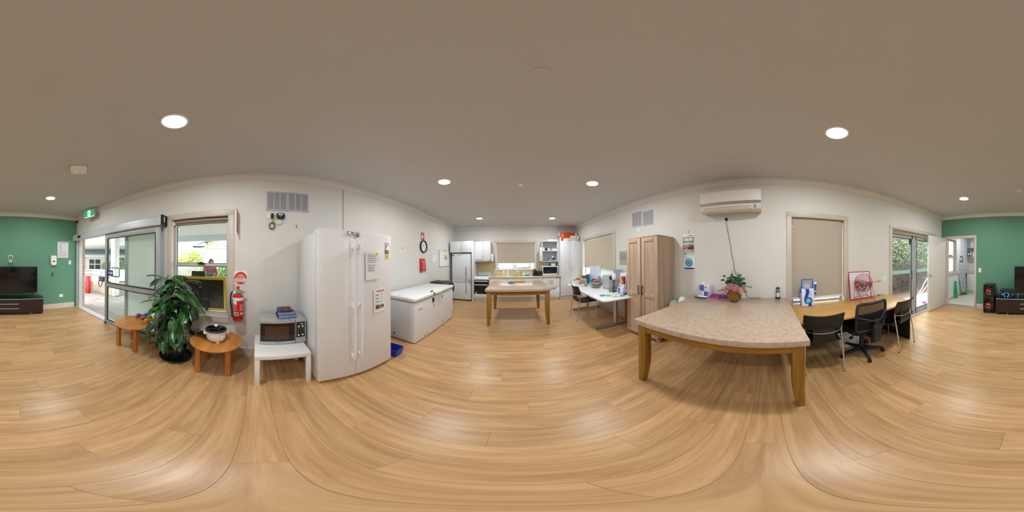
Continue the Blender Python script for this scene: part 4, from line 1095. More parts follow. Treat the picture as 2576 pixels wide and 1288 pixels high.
# ------------------------------------------------------------------ black wheeled bin behind the freezer
m=T((-1.765,4.22,0),LW)
wb=thing('wheeled_bin','black bin with orange button lid behind the freezer','bin',m)
mat('bin_black','#24262a',0.5)
b=MB(m);b.hexa([(-0.22,0.03,0.05),(0.22,0.03,0.05),(0.22,0.42,0.05),(-0.22,0.42,0.05)],[(-0.27,-0.02,0.74),(0.27,-0.02,0.74),(0.27,0.47,0.74),(-0.27,0.47,0.74)]);b.build('tub','bin_black',wb,bevel=0.015)
b=MB(m);b.box(-0.29,-0.05,0.74,0.29,0.485,0.80);b.hexa([(-0.27,-0.03,0.80),(0.27,-0.03,0.80),(0.27,0.47,0.80),(-0.27,0.47,0.80)],[(-0.20,0.06,0.855),(0.20,0.06,0.855),(0.20,0.42,0.86),(-0.20,0.42,0.86)]);b.build('lid','bin_black',wb,bevel=0.012)
b=MB(m);b.ball((0.07,0.20,0.858),(0.085,0.06,0.022),16,8);b.build('button',mat('bin_orange','#e0401c',0.4),wb,smooth=True)
b=MB(m);rows=[]
for i in range(13):
    x_=-0.30+0.60*i/12
    rows.append([(x_,-0.055,0.76),(x_*1.01,-0.07-0.015*math.sin(i*1.7),0.66),(x_*1.0,-0.06-0.02*math.sin(i*2.3),0.54+0.04*math.sin(i*1.1))])
b.sheet(rows,0.004)
rows=[]
for i in range(9):
    y_=-0.055+0.50*i/8
    rows.append([(0.295,y_,0.77),(0.315+0.01*math.sin(i*2),y_,0.68),(0.30+0.015*math.sin(i*1.6),y_,0.55+0.04*math.sin(i))])
b.sheet(rows,0.004);b.build('bin_liner',mat('liner_black','#15161a',0.3),wb,smooth=True)
b=MB(m);b.box(-0.23,-0.05,0.0,0.23,0.05,0.10);b.build('pedal','black_plastic',wb,bevel=0.02)
for s in (-1,1):
    b=MB(m);b.cyl((s*0.23,0.40,0.08),(s*0.28,0.40,0.08),0.08,seg=20);b.build('wheel','black_plastic',wb,bevel=0.006)

# ------------------------------------------------------------------ clock, signs and boards on the left wall
fr=fL(3.705,1.812)
ck=thing('wall_clock','round white wall clock with black rim above the freezer','clock',fr)
b=MB(fr);b.lathe([(0.135,0.012),(0.142,0.034),(0.150,0.042),(0.160,0.040),(0.168,0.026),(0.168,0.0),(0.135,0.0)],seg=40,loop=True);b.build('rim','black_plastic',ck,smooth=True)
b=MB(fr);b.lathe([(1e-7,0.004),(0.14,0.004),(0.14,0.012),(1e-7,0.012)],seg=40);b.build('dial','paper',ck)
b=MB(fr)
for i in range(12):
    a=R_(30*i);M_=T((0.112*math.sin(a),0.112*math.cos(a),0.0125))@Matrix.Rotation(-a,4,'Z');b.box(-0.003,-0.012,0,0.003,0.012,0.0008,M_)
b.build('hour_marks','ink',ck,kind='stuff')
for ang_,ln_,w_,nm in ((-52,0.085,0.0045,'minute_hand'),(-58,0.055,0.006,'hour_hand')):
    M_=T((0,0,0.015))@Matrix.Rotation(R_(-ang_),4,'Z');MB(fr).box(-w_,-0.015,0,w_,ln_,0.001,M_).build(nm,'ink',ck)
text('12',0.03,fr@T((0,0.085,0.0125)),'ink',ck,'numerals')
strip(fr@T((0,0,0.0122)),-0.02,0.035,0.02,0.05,mat('soft_red','#c96a62',0.6),ck,'brand_print')
fr=fL(3.682,2.082)
fs_=thing('fire_blanket_sign','red fire blanket pictogram sign above the wall clock','sign',fr)
MB(fr).box(-0.082,-0.095,0,0.082,0.095,0.002).build('panel','red',fs_)
b=MB(fr);b.ball((-0.01,0.03,0.003),(0.018,0.02,0.001),12,4);b.prism([(-0.055,-0.055),(0.03,-0.055),(0.05,0.0),(0.03,0.02),(-0.035,0.015),(-0.06,-0.02)],0.002,0.003);b.build('person_pictogram','paper',fs_)
MB(fr).box(0.03,-0.065,0.003,0.062,-0.01,0.004).build('blanket_pictogram','ink',fs_)
fr=fL(3.66,1.335)
fb_=thing('fire_blanket','red fire blanket pouch hanging below the wall clock','fire blanket',fr)
b=MB(fr);n=6;b.hexa([(-0.13,-0.165,0.0),(0.145,-0.165,0.0),(0.145,-0.165,0.045),(-0.13,-0.165,0.045)],[(-0.145,0.16,0.0),(0.115,0.16,0.0),(0.115,0.16,0.02),(-0.145,0.16,0.02)]);b.build('pouch','red',fb_,bevel=0.01)
fq=fr@axes((0,0,0.034),(1,0,0),(0,1,-0.07),(0,0.07,1))
strip(fq@T((0,0,-0.008)),-0.06,0.10,0.02,0.158,'paper',fb_,'hang_tab',0.004);text('FIRE BLANKET',0.024,fq@T((0.0,0.085,-0.001)),'paper',fb_,bold=0.015)
lines(fq,-0.02,0.08,0.05,3,0.03,0.008,'paper',fb_,seed=8);lines(fq@T((0,0,0.002)),-0.04,0.10,-0.06,4,0.022,0.007,'paper',fb_,seed=12)
for x_ in (-0.10,0.155):
    b=MB(fr);b.box(x_-0.012,-0.20,0.01,x_+0.012,-0.155,0.018);b.build('pull_tab','black_matt' if x_<0 else 'paper',fb_)
MB(fr).box(0.117,0.05,0.005,0.14,0.13,0.012).build('tag','yellow',fb_)
fr=fL(4.345,1.552)
t=notice(fr,0.215,0.30,'small white printed sheet on wall between clock and whiteboard')
lines(fr@T((0,0,0.003)),-0.07,0.07,0.12,4,0.016,0.007,'ink_soft',t,seed=21);lines(fr@T((0,0,0.003)),-0.07,0.05,0.04,6,0.022,0.006,'paper_grey',t,seed=22)
fr=fL(5.07,1.50)
wbd=thing('whiteboard','white board with yellow striped notice beside the kitchen fridge','whiteboard',fr)
MB(fr).box(-0.39,-0.25,0,0.39,0.25,0.014).build('board','white_gloss',wbd)
b=MB(fr);ring(b,-0.40,0.40,-0.26,0.26,0.014,0,0.02);b.build('frame','aluminium',wbd)
MB(fr).box(0.0,0.26,0.0,0.07,0.278,0.02).build('clip','black_plastic',wbd)
nt_=strip(fr@T((0,0,0.014)),-0.02,-0.06,0.25,0.15,'paper',wbd,'notice_sheet')
for y0_,y1_,c_ in ((0.085,0.14,'#f0d020'),(0.05,0.083,'#e8b020'),(0.025,0.045,'#1f78b0'),(-0.01,0.01,'#6d7448'),(-0.03,-0.015,'#7fb2dc'),(-0.05,-0.034,'#f2e030')):
    strip(fr@T((0,0,0.015)),-0.005,y0_,0.24,y1_,mat('stripe_'+c_[1:],c_,0.6),wbd,'coloured_band')
lines(fr@T((0,0,0.014)),-0.22,-0.03,0.13,4,0.03,0.012,'paper_grey',wbd,seed=31,ragged=0.6);lines(fr@T((0,0,0.014)),-0.02,0.15,0.22,2,0.02,0.01,'paper_grey',wbd,seed=32)
for yy,zz,lb in ((2.82,1.72,'small screw in wall between fridge and clock'),(3.98,1.73,'small screw in wall right of the clock'),(4.49,1.735,'small screw in wall above the white printed sheet')):
    b=MB(fL(yy,zz));b.lathe([(1e-7,0.0),(0.010,0.0),(0.010,0.004),(0.004,0.006),(0.004,0.018),(0.009,0.020),(0.009,0.024),(1e-7,0.024)],seg=10);b.build('wall_screw','steel_dark',None,label=lb,cat='screw',group='screws left in the freezer wall')

# ------------------------------------------------------------------ ceiling fittings and exit sign
m=axes((-2.075,-3.40,2.57),(0,1,0),(0,0,1),(1,0,0))@Matrix.Rotation(R_(12),4,'Y')
ex=thing('exit_sign','green running-man exit sign hung from ceiling above entry','exit sign',m)
MB(m).box(-0.18,-0.075,-0.03,0.18,0.115,0.03).build('housing',mat('sign_housing','#cbbfb2',0.5),ex,bevel=0.008)
MB(m).box(-0.05,0.11,-0.02,0.05,0.165,0.02).build('ceiling_mount','sign_housing',ex)
MB(m).box(-0.168,-0.065,0.03,0.168,0.10,0.034).build('lit_panel',emis('exit_green','#1f9a63',0.9),ex)
MB(m).box(-0.045,-0.058,0.034,0.05,0.093,0.035).build('white_field',emis('exit_white','#f4fff8',0.9),ex)
b=MB(m);b.ball((0.012,0.072,0.036),(0.013,0.013,0.001),12,4)
def limb(b,p,q,w):
    p,q=Vector((*p,0)),Vector((*q,0));d=(q-p).normalized();s_=Vector((-d.y,d.x,0))*w
    b.add([(*(p+s_)[:2],0.0352),(*(p-s_)[:2],0.0352),(*(q-s_*0.8)[:2],0.0352),(*(q+s_*0.8)[:2],0.0352)],[(0,1,2,3)])
limb(b,(0.008,0.055),(-0.005,0.005),0.013);limb(b,(0.01,0.05),(0.04,0.028),0.006);limb(b,(0.0,0.05),(-0.03,0.03),0.006);limb(b,(-0.03,0.03),(-0.036,0.005),0.005)
limb(b,(-0.003,0.005),(0.024,-0.015),0.008);limb(b,(0.024,-0.015),(0.022,-0.05),0.007);limb(b,(-0.006,0.006),(-0.02,-0.022),0.008);limb(b,(-0.02,-0.022),(-0.04,-0.035),0.007)
b.build('running_figure','exit_green',ex,kind='stuff')
strip(m@T((0,0,0)),-0.16,-0.075,0.17,-0.066,emis('exit_edge','#dfeaff',1.2),ex,'light_edge',0.02,0.012)
m=T((-0.957,-1.852,ZT),R_(62))
ap=thing('wifi_access_point','square white wireless access point with green mark on ceiling','access point',m)
b=MB(m);b.prism(rrect(-0.105,-0.105,0.105,0.105,0.03,4),-0.035,0.0);b.build('case','white_plastic',ap,bevel=0.008)
b=MB(m);
for i in range(12):b.box(-0.09+i*0.0155,0.10,-0.03,-0.082+i*0.0155,0.106,-0.004)
b.build('vent_slots','steel_dark',ap,kind='stuff')
b=MB(m@axes((-0.01,-0.03,-0.0352),(1,0,0),(0,-1,0),(0,0,-1)));b.prism([(-0.03,-0.006),(-0.012,0.012),(0.0,0.0),(0.012,0.012),(0.03,-0.006),(0.012,0.002),(0.0,-0.010),(-0.012,0.002)],0,0.001);b.build('logo_mark',emis('ap_green','#3fe0a0',0.8),ap)
def smoke(x,y,label,r=0.055,h=0.045):
    m=T((x,y,ZT));t=thing('smoke_detector',label,'smoke detector',m,group='round detectors on the ceiling')
    b=MB(m);b.lathe([(1e-7,-h),(r*0.55,-h),(r*0.7,-h*0.8),(r*0.72,-h*0.5),(r,-h*0.42),(r,0),(1e-7,0)],seg=28);b.build('body','white_plastic',t,smooth=True,angle=30)
    b=MB(m)
    for i in range(10):a=R_(36*i);b.cbox((r*0.71*math.cos(a),r*0.71*math.sin(a),-h*0.62),(0.01,0.01,h*0.22),None)
    b.build('grille','steel_dark',t,kind='stuff')
smoke(0.143,2.54,'white slotted smoke detector on ceiling facing the kitchen table')
smoke(0.105,-2.864,'white slotted smoke detector on ceiling in front of television')
for x,y,r,lb in ((0.115,0.58,0.042,'flat round ceiling cover plate overhead in the room centre'),(0.116,-1.843,0.062,'flat round ceiling plate between the room centre and television'),(0.086,3.726,0.035,'small round ceiling plate above the kitchen table')):
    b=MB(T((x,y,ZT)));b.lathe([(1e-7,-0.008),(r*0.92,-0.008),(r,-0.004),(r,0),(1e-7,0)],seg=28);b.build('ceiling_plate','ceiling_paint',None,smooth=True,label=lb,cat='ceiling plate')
fr=fL(-4.40,2.585)
cs=thing('corner_sensor','small black sensor with yellow tag in corner above entry','sensor',fr)
MB(fr).box(-0.03,-0.03,0.0,0.03,0.03,0.06).build('body','black_plastic',cs,bevel=0.008)
MB(fr).box(-0.045,-0.12,0.01,-0.005,-0.06,0.014).build('tag',mat('tag_yellow','#c8d23a',0.5),cs)
b=MB(fr);b.tube(smoothpath([(0,-0.03,0.02),(-0.02,-0.14,0.01),(-0.01,-0.28,0.01),(0.03,-0.41,0.01)],5),0.004,6);b.build('cable','black_matt',cs,smooth=True)

# ================================================================== kitchen end
mat('cab_white','#e4e6ea',0.35,var=0.004);mat('cab_side','#e0e1e3',0.45)
mat('bench_beige','#d9c6a0',0.35,var=0.03,vscale=120);mat('splash_beige','#dac697',0.3,var=0.015,vscale=5)
KF=5.55                                            # front plane of the base units
BT=0.868                                           # bench top height
def cab_handle(b,x,z,y,ln=0.09,vertical=True):
    pts=[(0,0,-ln/2),(0,-0.022,-ln/2+0.01),(0.004,-0.028,0),(0,-0.022,ln/2-0.01),(0,0,ln/2)]
    if not vertical:pts=[(p[2],p[1],p[0]) for p in pts]
    b.tube([(x+p[0],y+p[1],z+p[2]) for p in smoothpath(pts,4)],0.0045,6)
m=T((0,KF,0))
def cabinet(name,label,x0,x1,y0,y1,z0,z1,doors,group,hz=None,kick=0.0,handles='inner',hl=0.09,carc='cab_side'):
    t=thing(name,label,'cabinet',T(((x0+x1)/2,y0,z0)),group=group)
    b=MB();b.box(x0,y0+0.019,z0+kick,x1,y1,z1)
    if kick:b.box(x0,y0+0.07,z0,x1,y1,z0+kick)
    b.build('body',carc,t)
    n=len(doors)-1
    for i in range(n):
        d=MB().box(doors[i]+0.0025,y0,z0+kick+0.003,doors[i+1]-0.0025,y0+0.018,z1-0.003).build('door','cab_white',t,bevel=0.0015)
        if hz is not None:
            x=doors[i+1]-0.035 if (i % 2==0 and n>1) else doors[i]+0.035
            hb=MB();cab_handle(hb,x,hz,y0,hl);hb.build('handle','steel',d,smooth=True)
    return t
# base run, split into units
cabinet('base_cabinet','white base cabinet next to the freestanding oven',-0.80,-0.21,KF,YK-0.002,0,BT-0.038,[-0.80,-0.21],'white base cabinets under the bench',0.74,0.15)
cabinet('base_cabinet','white two-door base cabinet below the sink',-0.21,0.85,KF,YK-0.002,0,BT-0.038,[-0.21,0.33,0.85],'white base cabinets under the bench',0.74,0.15)
cabinet('base_cabinet','narrow white base cabinet beside the drawer dishwasher',0.85,1.05,KF,YK-0.002,0,BT-0.038,[0.85,1.05],'white base cabinets under the bench',0.74,0.15)
b=MB();b.box(-0.80,KF-0.02,BT-0.038,1.70,YK-0.002,BT);b.build('bench_top','bench_beige',None,bevel=0.004,label='beige laminate bench top along the kitchen wall',cat='bench top')
MB().box(-1.345,KF+0.02,BT-0.038,-1.335,YK-0.002,BT)
b=MB();b.box(-1.33,YK-0.008,BT,-0.685,YK-0.001,1.372);b.box(-0.685,YK-0.008,BT,0.945,YK-0.001,1.05);b.box(0.945,YK-0.008,BT,1.68,YK-0.001,1.364);b.build('trim_6','splash_beige',kind='structure',label='beige splashback panel between bench and wall cupboards',cat='splashback')
# tall surround for the fridge with cupboards above
t=thing('fridge_surround','white cupboard and side panel built over the kitchen fridge','cabinet',T((-1.76,5.45,0)))
MB().box(-1.39,5.45,0,-1.345,YK-0.002,2.105).build('side_panel','cab_side',t,bevel=0.001)
MB().box(-2.185,5.469,1.712,-1.39,YK-0.002,2.105).build('body','cab_side',t)
for i,(a,c) in enumerate(((-2.185,-1.792),(-1.788,-1.392))):
    d=MB().box(a+0.002,5.45,1.712,c-0.002,5.468,2.103).build('door','cab_white',t,bevel=0.0015)
    hb=MB();cab_handle(hb,(c-0.04) if i==0 else (a+0.04),1.80,5.45,0.13);hb.build('handle','steel',d,smooth=True)
# upper cupboard with rangehood
cabinet('wall_cupboard','white two-door wall cupboard above the oven',-1.344,-0.778,5.82,YK-0.002,1.457,2.118,[-1.344,-1.061,-0.778],None,1.56,0.0,hl=0.11)
rh=thing('range_hood','slim steel range hood under the wall cupboard','range hood',T((-1.06,5.82,1.372)))
MB().box(-1.34,5.815,1.385,-0.785,YK-0.01,1.455).build('body',mat('hood_steel','#a9adb4',0.35,0.7),rh,bevel=0.003)
MB().box(-1.34,5.80,1.375,-0.785,5.82,1.45).build('visor','steel',rh,bevel=0.003)
pd=MB();pd.box(-0.776,5.90,1.385,-0.70,6.10,1.66);pd.build('towel_dispenser','white_plastic',None,bevel=0.02,seg=3,label='white towel dispenser on side of the oven wall cupboard',cat='dispenser')
# open shelf unit
t=thing('open_shelf','white open wall shelf holding mugs and dishes','shelf',T((1.387,5.82,1.364)))
x0,x1=1.085,1.683
for nm,bx in (('side_panel',(x0,1.364,x0+0.018,2.12)),('side_panel',(x1-0.018,1.364,x1,2.12)),('top_panel',(x0+0.018,2.10,x1-0.018,2.12)),('shelf_board',(x0+0.018,1.364,x1-0.018,1.384)),('shelf_board',(x0+0.018,1.745,x1-0.018,1.763))):
    MB().box(bx[0],5.82,bx[1],bx[2],YK-0.012,bx[3]).build(nm,'cab_white',t,bevel=0.001)
MB().box(x0,YK-0.012,1.364,x1,YK-0.002,2.12).build('back_panel','cab_side',t)
ds=thing('soap_dispenser','tall white dispenser fixed to side of the open shelf','dispenser',T((1.04,5.95,1.40)))
MB().box(1.005,5.86,1.40,1.083,5.98,1.885).build('case','white_plastic',ds,bevel=0.012)
MB().box(1.025,5.857,1.46,1.06,5.861,1.58).build('label','paper_grey',ds);b=MB();b.cyl((1.043,5.862,1.645),(1.043,5.852,1.645),0.008,seg=10);b.build('lock','ink',ds)
# tall pantry
t=cabinet('tall_pantry','tall white two-door pantry in the kitchen corner',1.70,2.485,KF,YK-0.002,0,2.10,[1.70,2.092,2.485],None,None,0.13)
b=MB();b.box(1.684,KF,0,1.70,YK-0.002,2.10);b.build('side_panel','cab_side',t)
for i,o in enumerate([c for c in t.children if c.name.startswith('door')]):
    x=2.045 if i==0 else 2.135
    hb=MB();cab_handle(hb,x,1.125,KF,0.14);hb.build('handle','steel',o,smooth=True)
    hb=MB();hb.cyl((x,KF,1.285),(x,KF-0.006,1.285),0.010,seg=12);hb.build('lock','steel_dark',o)
    if i==0:
        hb=MB();hb.box(1.87,KF-0.006,1.348,2.03,KF,1.356);hb.build('scuff_line',mat('scuff_pink','#b09090',0.6),o)
# toe side panel left of oven
MB().box(-1.345,KF+0.02,0,-1.335,YK-0.05,0.80).build('filler_panel','cab_side',None,label='narrow white filler panel beside the oven',cat='panel')

# kitchen fridge
m=T((-2.125,5.49,0));FW2=0.69
kf=thing('kitchen_fridge','white upright fridge with bottom freezer under the cupboard','refrigerator',m)
mat('fridge_cool','#dfe4e8',0.3)
MB(m).box(0.0,0.06,0.03,FW2,0.66,1.675).build('cabinet','fridge_cool',kf,bevel=0.005)
up=MB(m).box(0.0,0.0,0.655,FW2,0.055,1.68).build('upper_door','fridge_cool',kf,bevel=0.014,seg=3)
lo_=MB(m).box(0.0,0.0,0.045,FW2,0.055,0.645).build('lower_door','fridge_cool',kf,bevel=0.014,seg=3)
b=MB(m);b.tube(smoothpath([(0.53,0.0,0.70),(0.535,-0.032,0.74),(0.54,-0.045,0.95),(0.535,-0.03,1.19),(0.53,0.0,1.21)],5),0.011,8);b.build('handle','steel_dark',up,smooth=True)
b=MB(m);b.tube(smoothpath([(0.53,0.0,0.61),(0.535,-0.032,0.58),(0.54,-0.042,0.45),(0.535,-0.03,0.32),(0.53,0.0,0.30)],5),0.011,8);b.build('handle','steel_dark',lo_,smooth=True)
lines(ff(m,0.29,1.605),-0.075,0.075,0.008,1,0.02,0.016,'ink_soft',up,'brand_print',seed=200,ragged=0.0)
strip(ff(m),0.012,1.60,0.08,1.635,'ink',up,'energy_label_black');strip(ff(m),0.012,1.53,0.08,1.60,'yellow',up,'energy_label_yellow');strip(ff(m),0.022,1.545,0.07,1.585,'paper',up,'energy_label_box',0.0016)
b=MB(m);b.box(0.63,-0.012,0.68,0.655,0.0,0.78);b.tube([(0.66,-0.01,0.62),(0.68,-0.02,0.60),(0.69,-0.01,0.63),(0.73,0.0,0.74),(0.77,0.02,0.75)],0.008,6);b.build('padlock_latch','steel_dark',up,bevel=0.002)
for x in (0.05,0.64):MB(m).box(x-0.03,0.03,0.0,x+0.03,0.12,0.035).build('foot','black_plastic',kf)

# freestanding oven
m=T((-1.328,KF-0.005,0));OW=0.52
ov=thing('freestanding_oven','white freestanding oven with black glass doors and hob','oven',m)
mat('oven_white','#e2e6ea',0.3)
MB(m).box(0.0,0.03,0.08,OW,0.60,0.87).build('body','oven_white',ov,bevel=0.003)
MB(m).box(0.01,0.06,0.0,OW-0.01,0.58,0.08).build('plinth','oven_white',ov)
b=MB(m);b.hexa([(0,-0.02,0.765),(OW,-0.02,0.765),(OW,0.06,0.765),(0,0.06,0.765)],[(0,0.02,0.875),(OW,0.02,0.875),(OW,0.06,0.875),(0,0.06,0.875)]);pan=b.build('control_panel','oven_white',ov,bevel=0.004)
for i in range(7):
    x=0.085+i*0.058;b=MB(m);b.cyl((x,-0.004,0.80),(x,-0.032,0.79),0.020,0.016,seg=14);b.build('knob','white_plastic',pan,bevel=0.002)
MB(m).box(0.0,0.02,0.870,OW,0.60,0.885).build('hob_rim','oven_white',ov,bevel=0.003)
MB(m).box(0.03,0.07,0.885,OW-0.03,0.55,0.890).build('hob_glass',mat('hob_glass','#3d444a',0.1),ov)
MB(m).box(0.01,0.575,0.885,OW-0.01,0.60,0.995).build('upstand','oven_white',ov,bevel=0.006)
g=MB(m).box(0.008,0.0,0.625,OW-0.008,0.03,0.760).build('grill_door','black_gloss',ov)
MB(m).box(0.02,-0.035,0.705,OW-0.03,-0.018,0.73).build('handle','white_gloss',g,bevel=0.004)
g2=MB(m).box(0.008,0.0,0.265,OW-0.008,0.03,0.618).build('oven_door','black_gloss',ov)
MB(m).box(0.02,-0.035,0.575,OW-0.03,-0.018,0.60).build('handle','white_gloss',g2,bevel=0.004)
strip(ff(m),0.045,0.275,0.10,0.325,'paper_grey',g2,'sticker')
MB(m).box(0.004,0.0,0.13,OW-0.004,0.03,0.258).build('drawer','oven_white',ov,bevel=0.003)

# dishwasher drawers
m=T((1.058,KF,0));DW=0.60
dw=thing('drawer_dishwasher','white double drawer dishwasher under the bench','dishwasher',m)
MB(m).box(0.0,0.02,0.09,DW,0.56,0.825).build('body','cab_side',dw);MB(m).box(0.0,0.05,0,DW,0.52,0.09).build('plinth','cab_side',dw)
u=MB(m).box(0.003,0.0,0.455,DW-0.003,0.02,0.815).build('drawer','cab_white',dw,bevel=0.003)
l_=MB(m).box(0.003,0.0,0.095,DW-0.003,0.02,0.448).build('drawer','cab_white',dw,bevel=0.003)
MB(m).box(0.16,-0.01,0.79,0.44,0.0,0.815).build('handle_lip','cab_white',u,bevel=0.003);MB(m).box(0.16,-0.014,0.415,0.46,0.0,0.44).build('handle_lip','steel',l_,bevel=0.003)
strip(ff(m),0.47,0.785,0.56,0.805,'black_gloss',u,'display')
fq=ff(m,0.29,0.63)
t=notice(fq,0.25,0.26,'white reminder sheet with coloured handwriting on the dishwasher')
for i,c_ in enumerate(('#4a5070','#c0505a','#b04a4a','#50708a')):lines(fq@T((0,0,0.003)),-0.10,0.10,0.085-i*0.045,1,0.03,0.016,mat('pen_'+c_[1:],c_,0.7),t,seed=40+i,ragged=0.2)

# sink and bench things
sk=thing('kitchen_sink','inset steel sink with drainer in the beige bench','sink',T((0.12,5.82,BT)))
b=MB(T((0.10,5.82,BT)));
b.lathe([(0.125,0.002),(0.150,0.004),(0.165,0.006),(0.168,0.0),(0.15,0.0015)],seg=32,loop=True,sy=1.1);b.build('bowl_rim','steel',sk,smooth=True)
b=MB(T((0.10,5.82,BT)));b.lathe([(1e-7,0.0012),(0.128,0.0014),(0.128,0.003),(1e-7,0.0016)],seg=32,sy=1.1);b.build('bowl','steel_dark',sk)
b=MB(T((0.62,5.84,BT)));b.prism(rrect(-0.30,-0.20,0.28,0.20,0.05,4),0.0,0.005);b.build('drainer','steel',sk,bevel=0.002)
tp=thing('kitchen_tap','chrome swivel mixer tap behind the kitchen sink','tap',T((0.33,6.05,BT)))
b=MB();b.cyl((0.335,6.03,BT),(0.335,6.03,BT+0.09),0.024,0.02,seg=16);b.tube(smoothpath([(0.33,6.02,BT+0.07),(0.26,5.98,BT+0.12),(0.16,5.93,BT+0.175),(0.125,5.91,BT+0.175),(0.12,5.91,BT+0.155)],5),0.011,8);b.build('spout','chrome',tp,smooth=True)
b=MB();b.hexa([(0.325,6.02,BT+0.09),(0.36,6.02,BT+0.09),(0.36,6.05,BT+0.09),(0.325,6.05,BT+0.09)],[(0.32,5.98,BT+0.17),(0.345,5.98,BT+0.17),(0.345,6.03,BT+0.165),(0.32,6.03,BT+0.165)]);b.build('lever','chrome',tp,bevel=0.004)
def bp(px,y):q=ony(px,690,y);return q.x
def bottle(x,y,prof,material,label,z=BT,cap=None,capmat='white_plastic',group=None,extra=None,name='bottle',cat='bottle'):
    m=T((x,y,z));t=thing(name,label,cat,m,group=group)
    b=MB(m);b.lathe(prof,seg=18);b.build('body',material,t,smooth=True,angle=50)
    if cap:b=MB(m);b.lathe(cap,seg=14);b.build('cap',capmat,t,smooth=True,angle=50)
    return t
frosted('milky_plastic','#efefe6',0.25);mat('cap_blue','#8fc4d8',0.4)
bottle(bp(1267.5,5.86),5.86,[(1e-7,0),(0.043,0.002),(0.046,0.02),(0.044,0.15),(0.036,0.185),(0.026,0.215),(0.018,0.23),(1e-7,0.23)],'milky_plastic','large milky white detergent bottle on bench left of sink',cap=[(0.02,0.23),(0.02,0.25),(1e-7,0.252)],capmat='cap_blue')
t=bottle(bp(1277.5,5.90),5.90,[(1e-7,0),(0.034,0.002),(0.036,0.012),(0.036,0.145),(0.022,0.165),(0.012,0.17),(1e-7,0.17)],'white_plastic','white pump bottle with teal dot beside the sink',cap=[(0.012,0.17),(0.006,0.175),(0.006,0.205),(0.02,0.207),(0.02,0.215),(1e-7,0.216)])
b=MB(T((bp(1277.5,5.90)+0.012,5.865,BT+0.11)));b.cyl((0,0,0),(0,-0.002,0),0.012,seg=12);b.build('dot',mat('teal_dot','#1ba08c',0.5),t)
t=thing('tissue_packet','low pinkish plastic packet on bench beside the hob','packet',T((bp(1242,5.85),5.85,BT)))
x=bp(1242,5.85);b=MB();b.box(x-0.095,5.78,BT,x+0.085,5.90,BT+0.045);b.build('packet',clear_plastic('packet_pink','#d8bdc2',0.8),t,bevel=0.012);b=MB();b.box(x-0.10,5.775,BT+0.045,x+0.105,5.905,BT+0.058);b.build('lid',clear_plastic('packet_lid','#ddd2da',0.75),t,bevel=0.004)
b=MB();x=bp(1309.5,5.75);b.box(x-0.035,5.72,BT+0.005,x+0.035,5.77,BT+0.03);b.build('sponge',mat('sponge_yellow','#d8b53a',0.9,bump=0.6,bscale=300),None,bevel=0.008,label='yellow sponge beside the kitchen tap',cat='sponge')
# dishes draining
t=thing('upturned_mug','white mug tipped on its side on drainer','mug',T((bp(1318,5.85),5.85,BT+0.045)))
mm=T((bp(1318,5.85),5.85,BT+0.05))@Matrix.Rotation(R_(65),4,'Y');b=MB(mm);b.lathe([(1e-7,-0.045),(0.036,-0.045),(0.040,-0.04),(0.041,0.05),(0.037,0.05),(0.036,-0.03),(1e-7,-0.03)],seg=20);b.build('cup','white_gloss',t,smooth=True);b=MB(mm);b.tube([(0.04,0.0,-0.03+0.0),(0.065,0,-0.02),(0.07,0,0.01),(0.06,0,0.035),(0.04,0,0.04)],0.006,6);b.build('handle','white_gloss',t,smooth=True)
def bowl(x,y,z,r,h,material,label,name='bowl',cat='bowl',up=True,th=0.004,foot=0.45,group=None,seg=28,rot=None):
    m=T((x,y,z)) if rot is None else T((x,y,z))@rot
    if up:prof=[(1e-7,0),(r*foot,0),(r*foot,0.004),(r*0.78,h*0.35),(r*0.95,h*0.75),(r,h),(r-th,h),(r*0.95-th,h*0.75),(r*0.78-th,h*0.36),(r*foot-th,0.008),(1e-7,0.008)]
    else:prof=[(1e-7,h),(r*foot,h),(r*0.78,h*0.7),(r*0.95,h*0.3),(r,0),(r-th,0),(r*0.93,h*0.3),(r*0.76,h*0.66),(r*foot,h-th),(1e-7,h-th)]
    b=MB(m);b.lathe(prof,seg=seg);return b.build(name,material,None,smooth=True,angle=50,label=label,cat=cat,group=group,origin=m.translation)
mat('mint','#9fcdbb',0.4);clear_plastic('clear_glass','#e4eeee',0.10,0.05)
bowl(bp(1328.5,5.88),5.88,BT+0.035,0.085,0.07,'mint','mint green bowl upturned on drainer',up=False)
bowl(bp(1327,5.80),5.80,BT+0.006,0.10,0.03,mat('dark_dish','#3e4a4a',0.3),'dark shallow dish on drainer under the mint bowl')
MB().box(bp(1320,5.75)-0.02,5.70,BT+0.005,bp(1336,5.75)+0.02,5.90,BT+0.02).build('drain_mat',frosted('pale_mat','#cfe6e0',0.2),None,bevel=0.005,label='pale draining mat on bench beside the sink',cat='mat')
m=T((bp(1344.5,5.86),5.86,BT))
kt=thing('electric_kettle','black electric kettle on bench below the window corner','kettle',m)
b=MB(m);b.lathe([(1e-7,0.0),(0.062,0.0),(0.064,0.018),(0.062,0.06),(0.058,0.14),(0.05,0.19),(0.036,0.215),(1e-7,0.218)],seg=28);b.build('body',mat('kettle_black','#1b2027',0.3),kt,smooth=True,angle=35)
b=MB(m);b.tube(smoothpath([(-0.02,0.0,0.205),(0.02,0.02,0.235),(0.06,0.04,0.21),(0.075,0.045,0.12),(0.062,0.04,0.05)],4),0.011,8);b.build('handle','black_plastic',kt,smooth=True)
b=MB(m);b.lathe([(1e-7,0),(0.068,0.0),(0.068,0.016),(1e-7,0.016)],seg=24);b.build('base','black_plastic',kt);b=MB(m);b.cyl((0,0,0.215),(0,0,0.23),0.012,seg=10);b.build('knob','black_plastic',kt)
m=T((bp(1356.5,5.82),5.82,BT),R_(8))
tr_=thing('toaster','black toaster on bench between kettle and microwave','toaster',m)
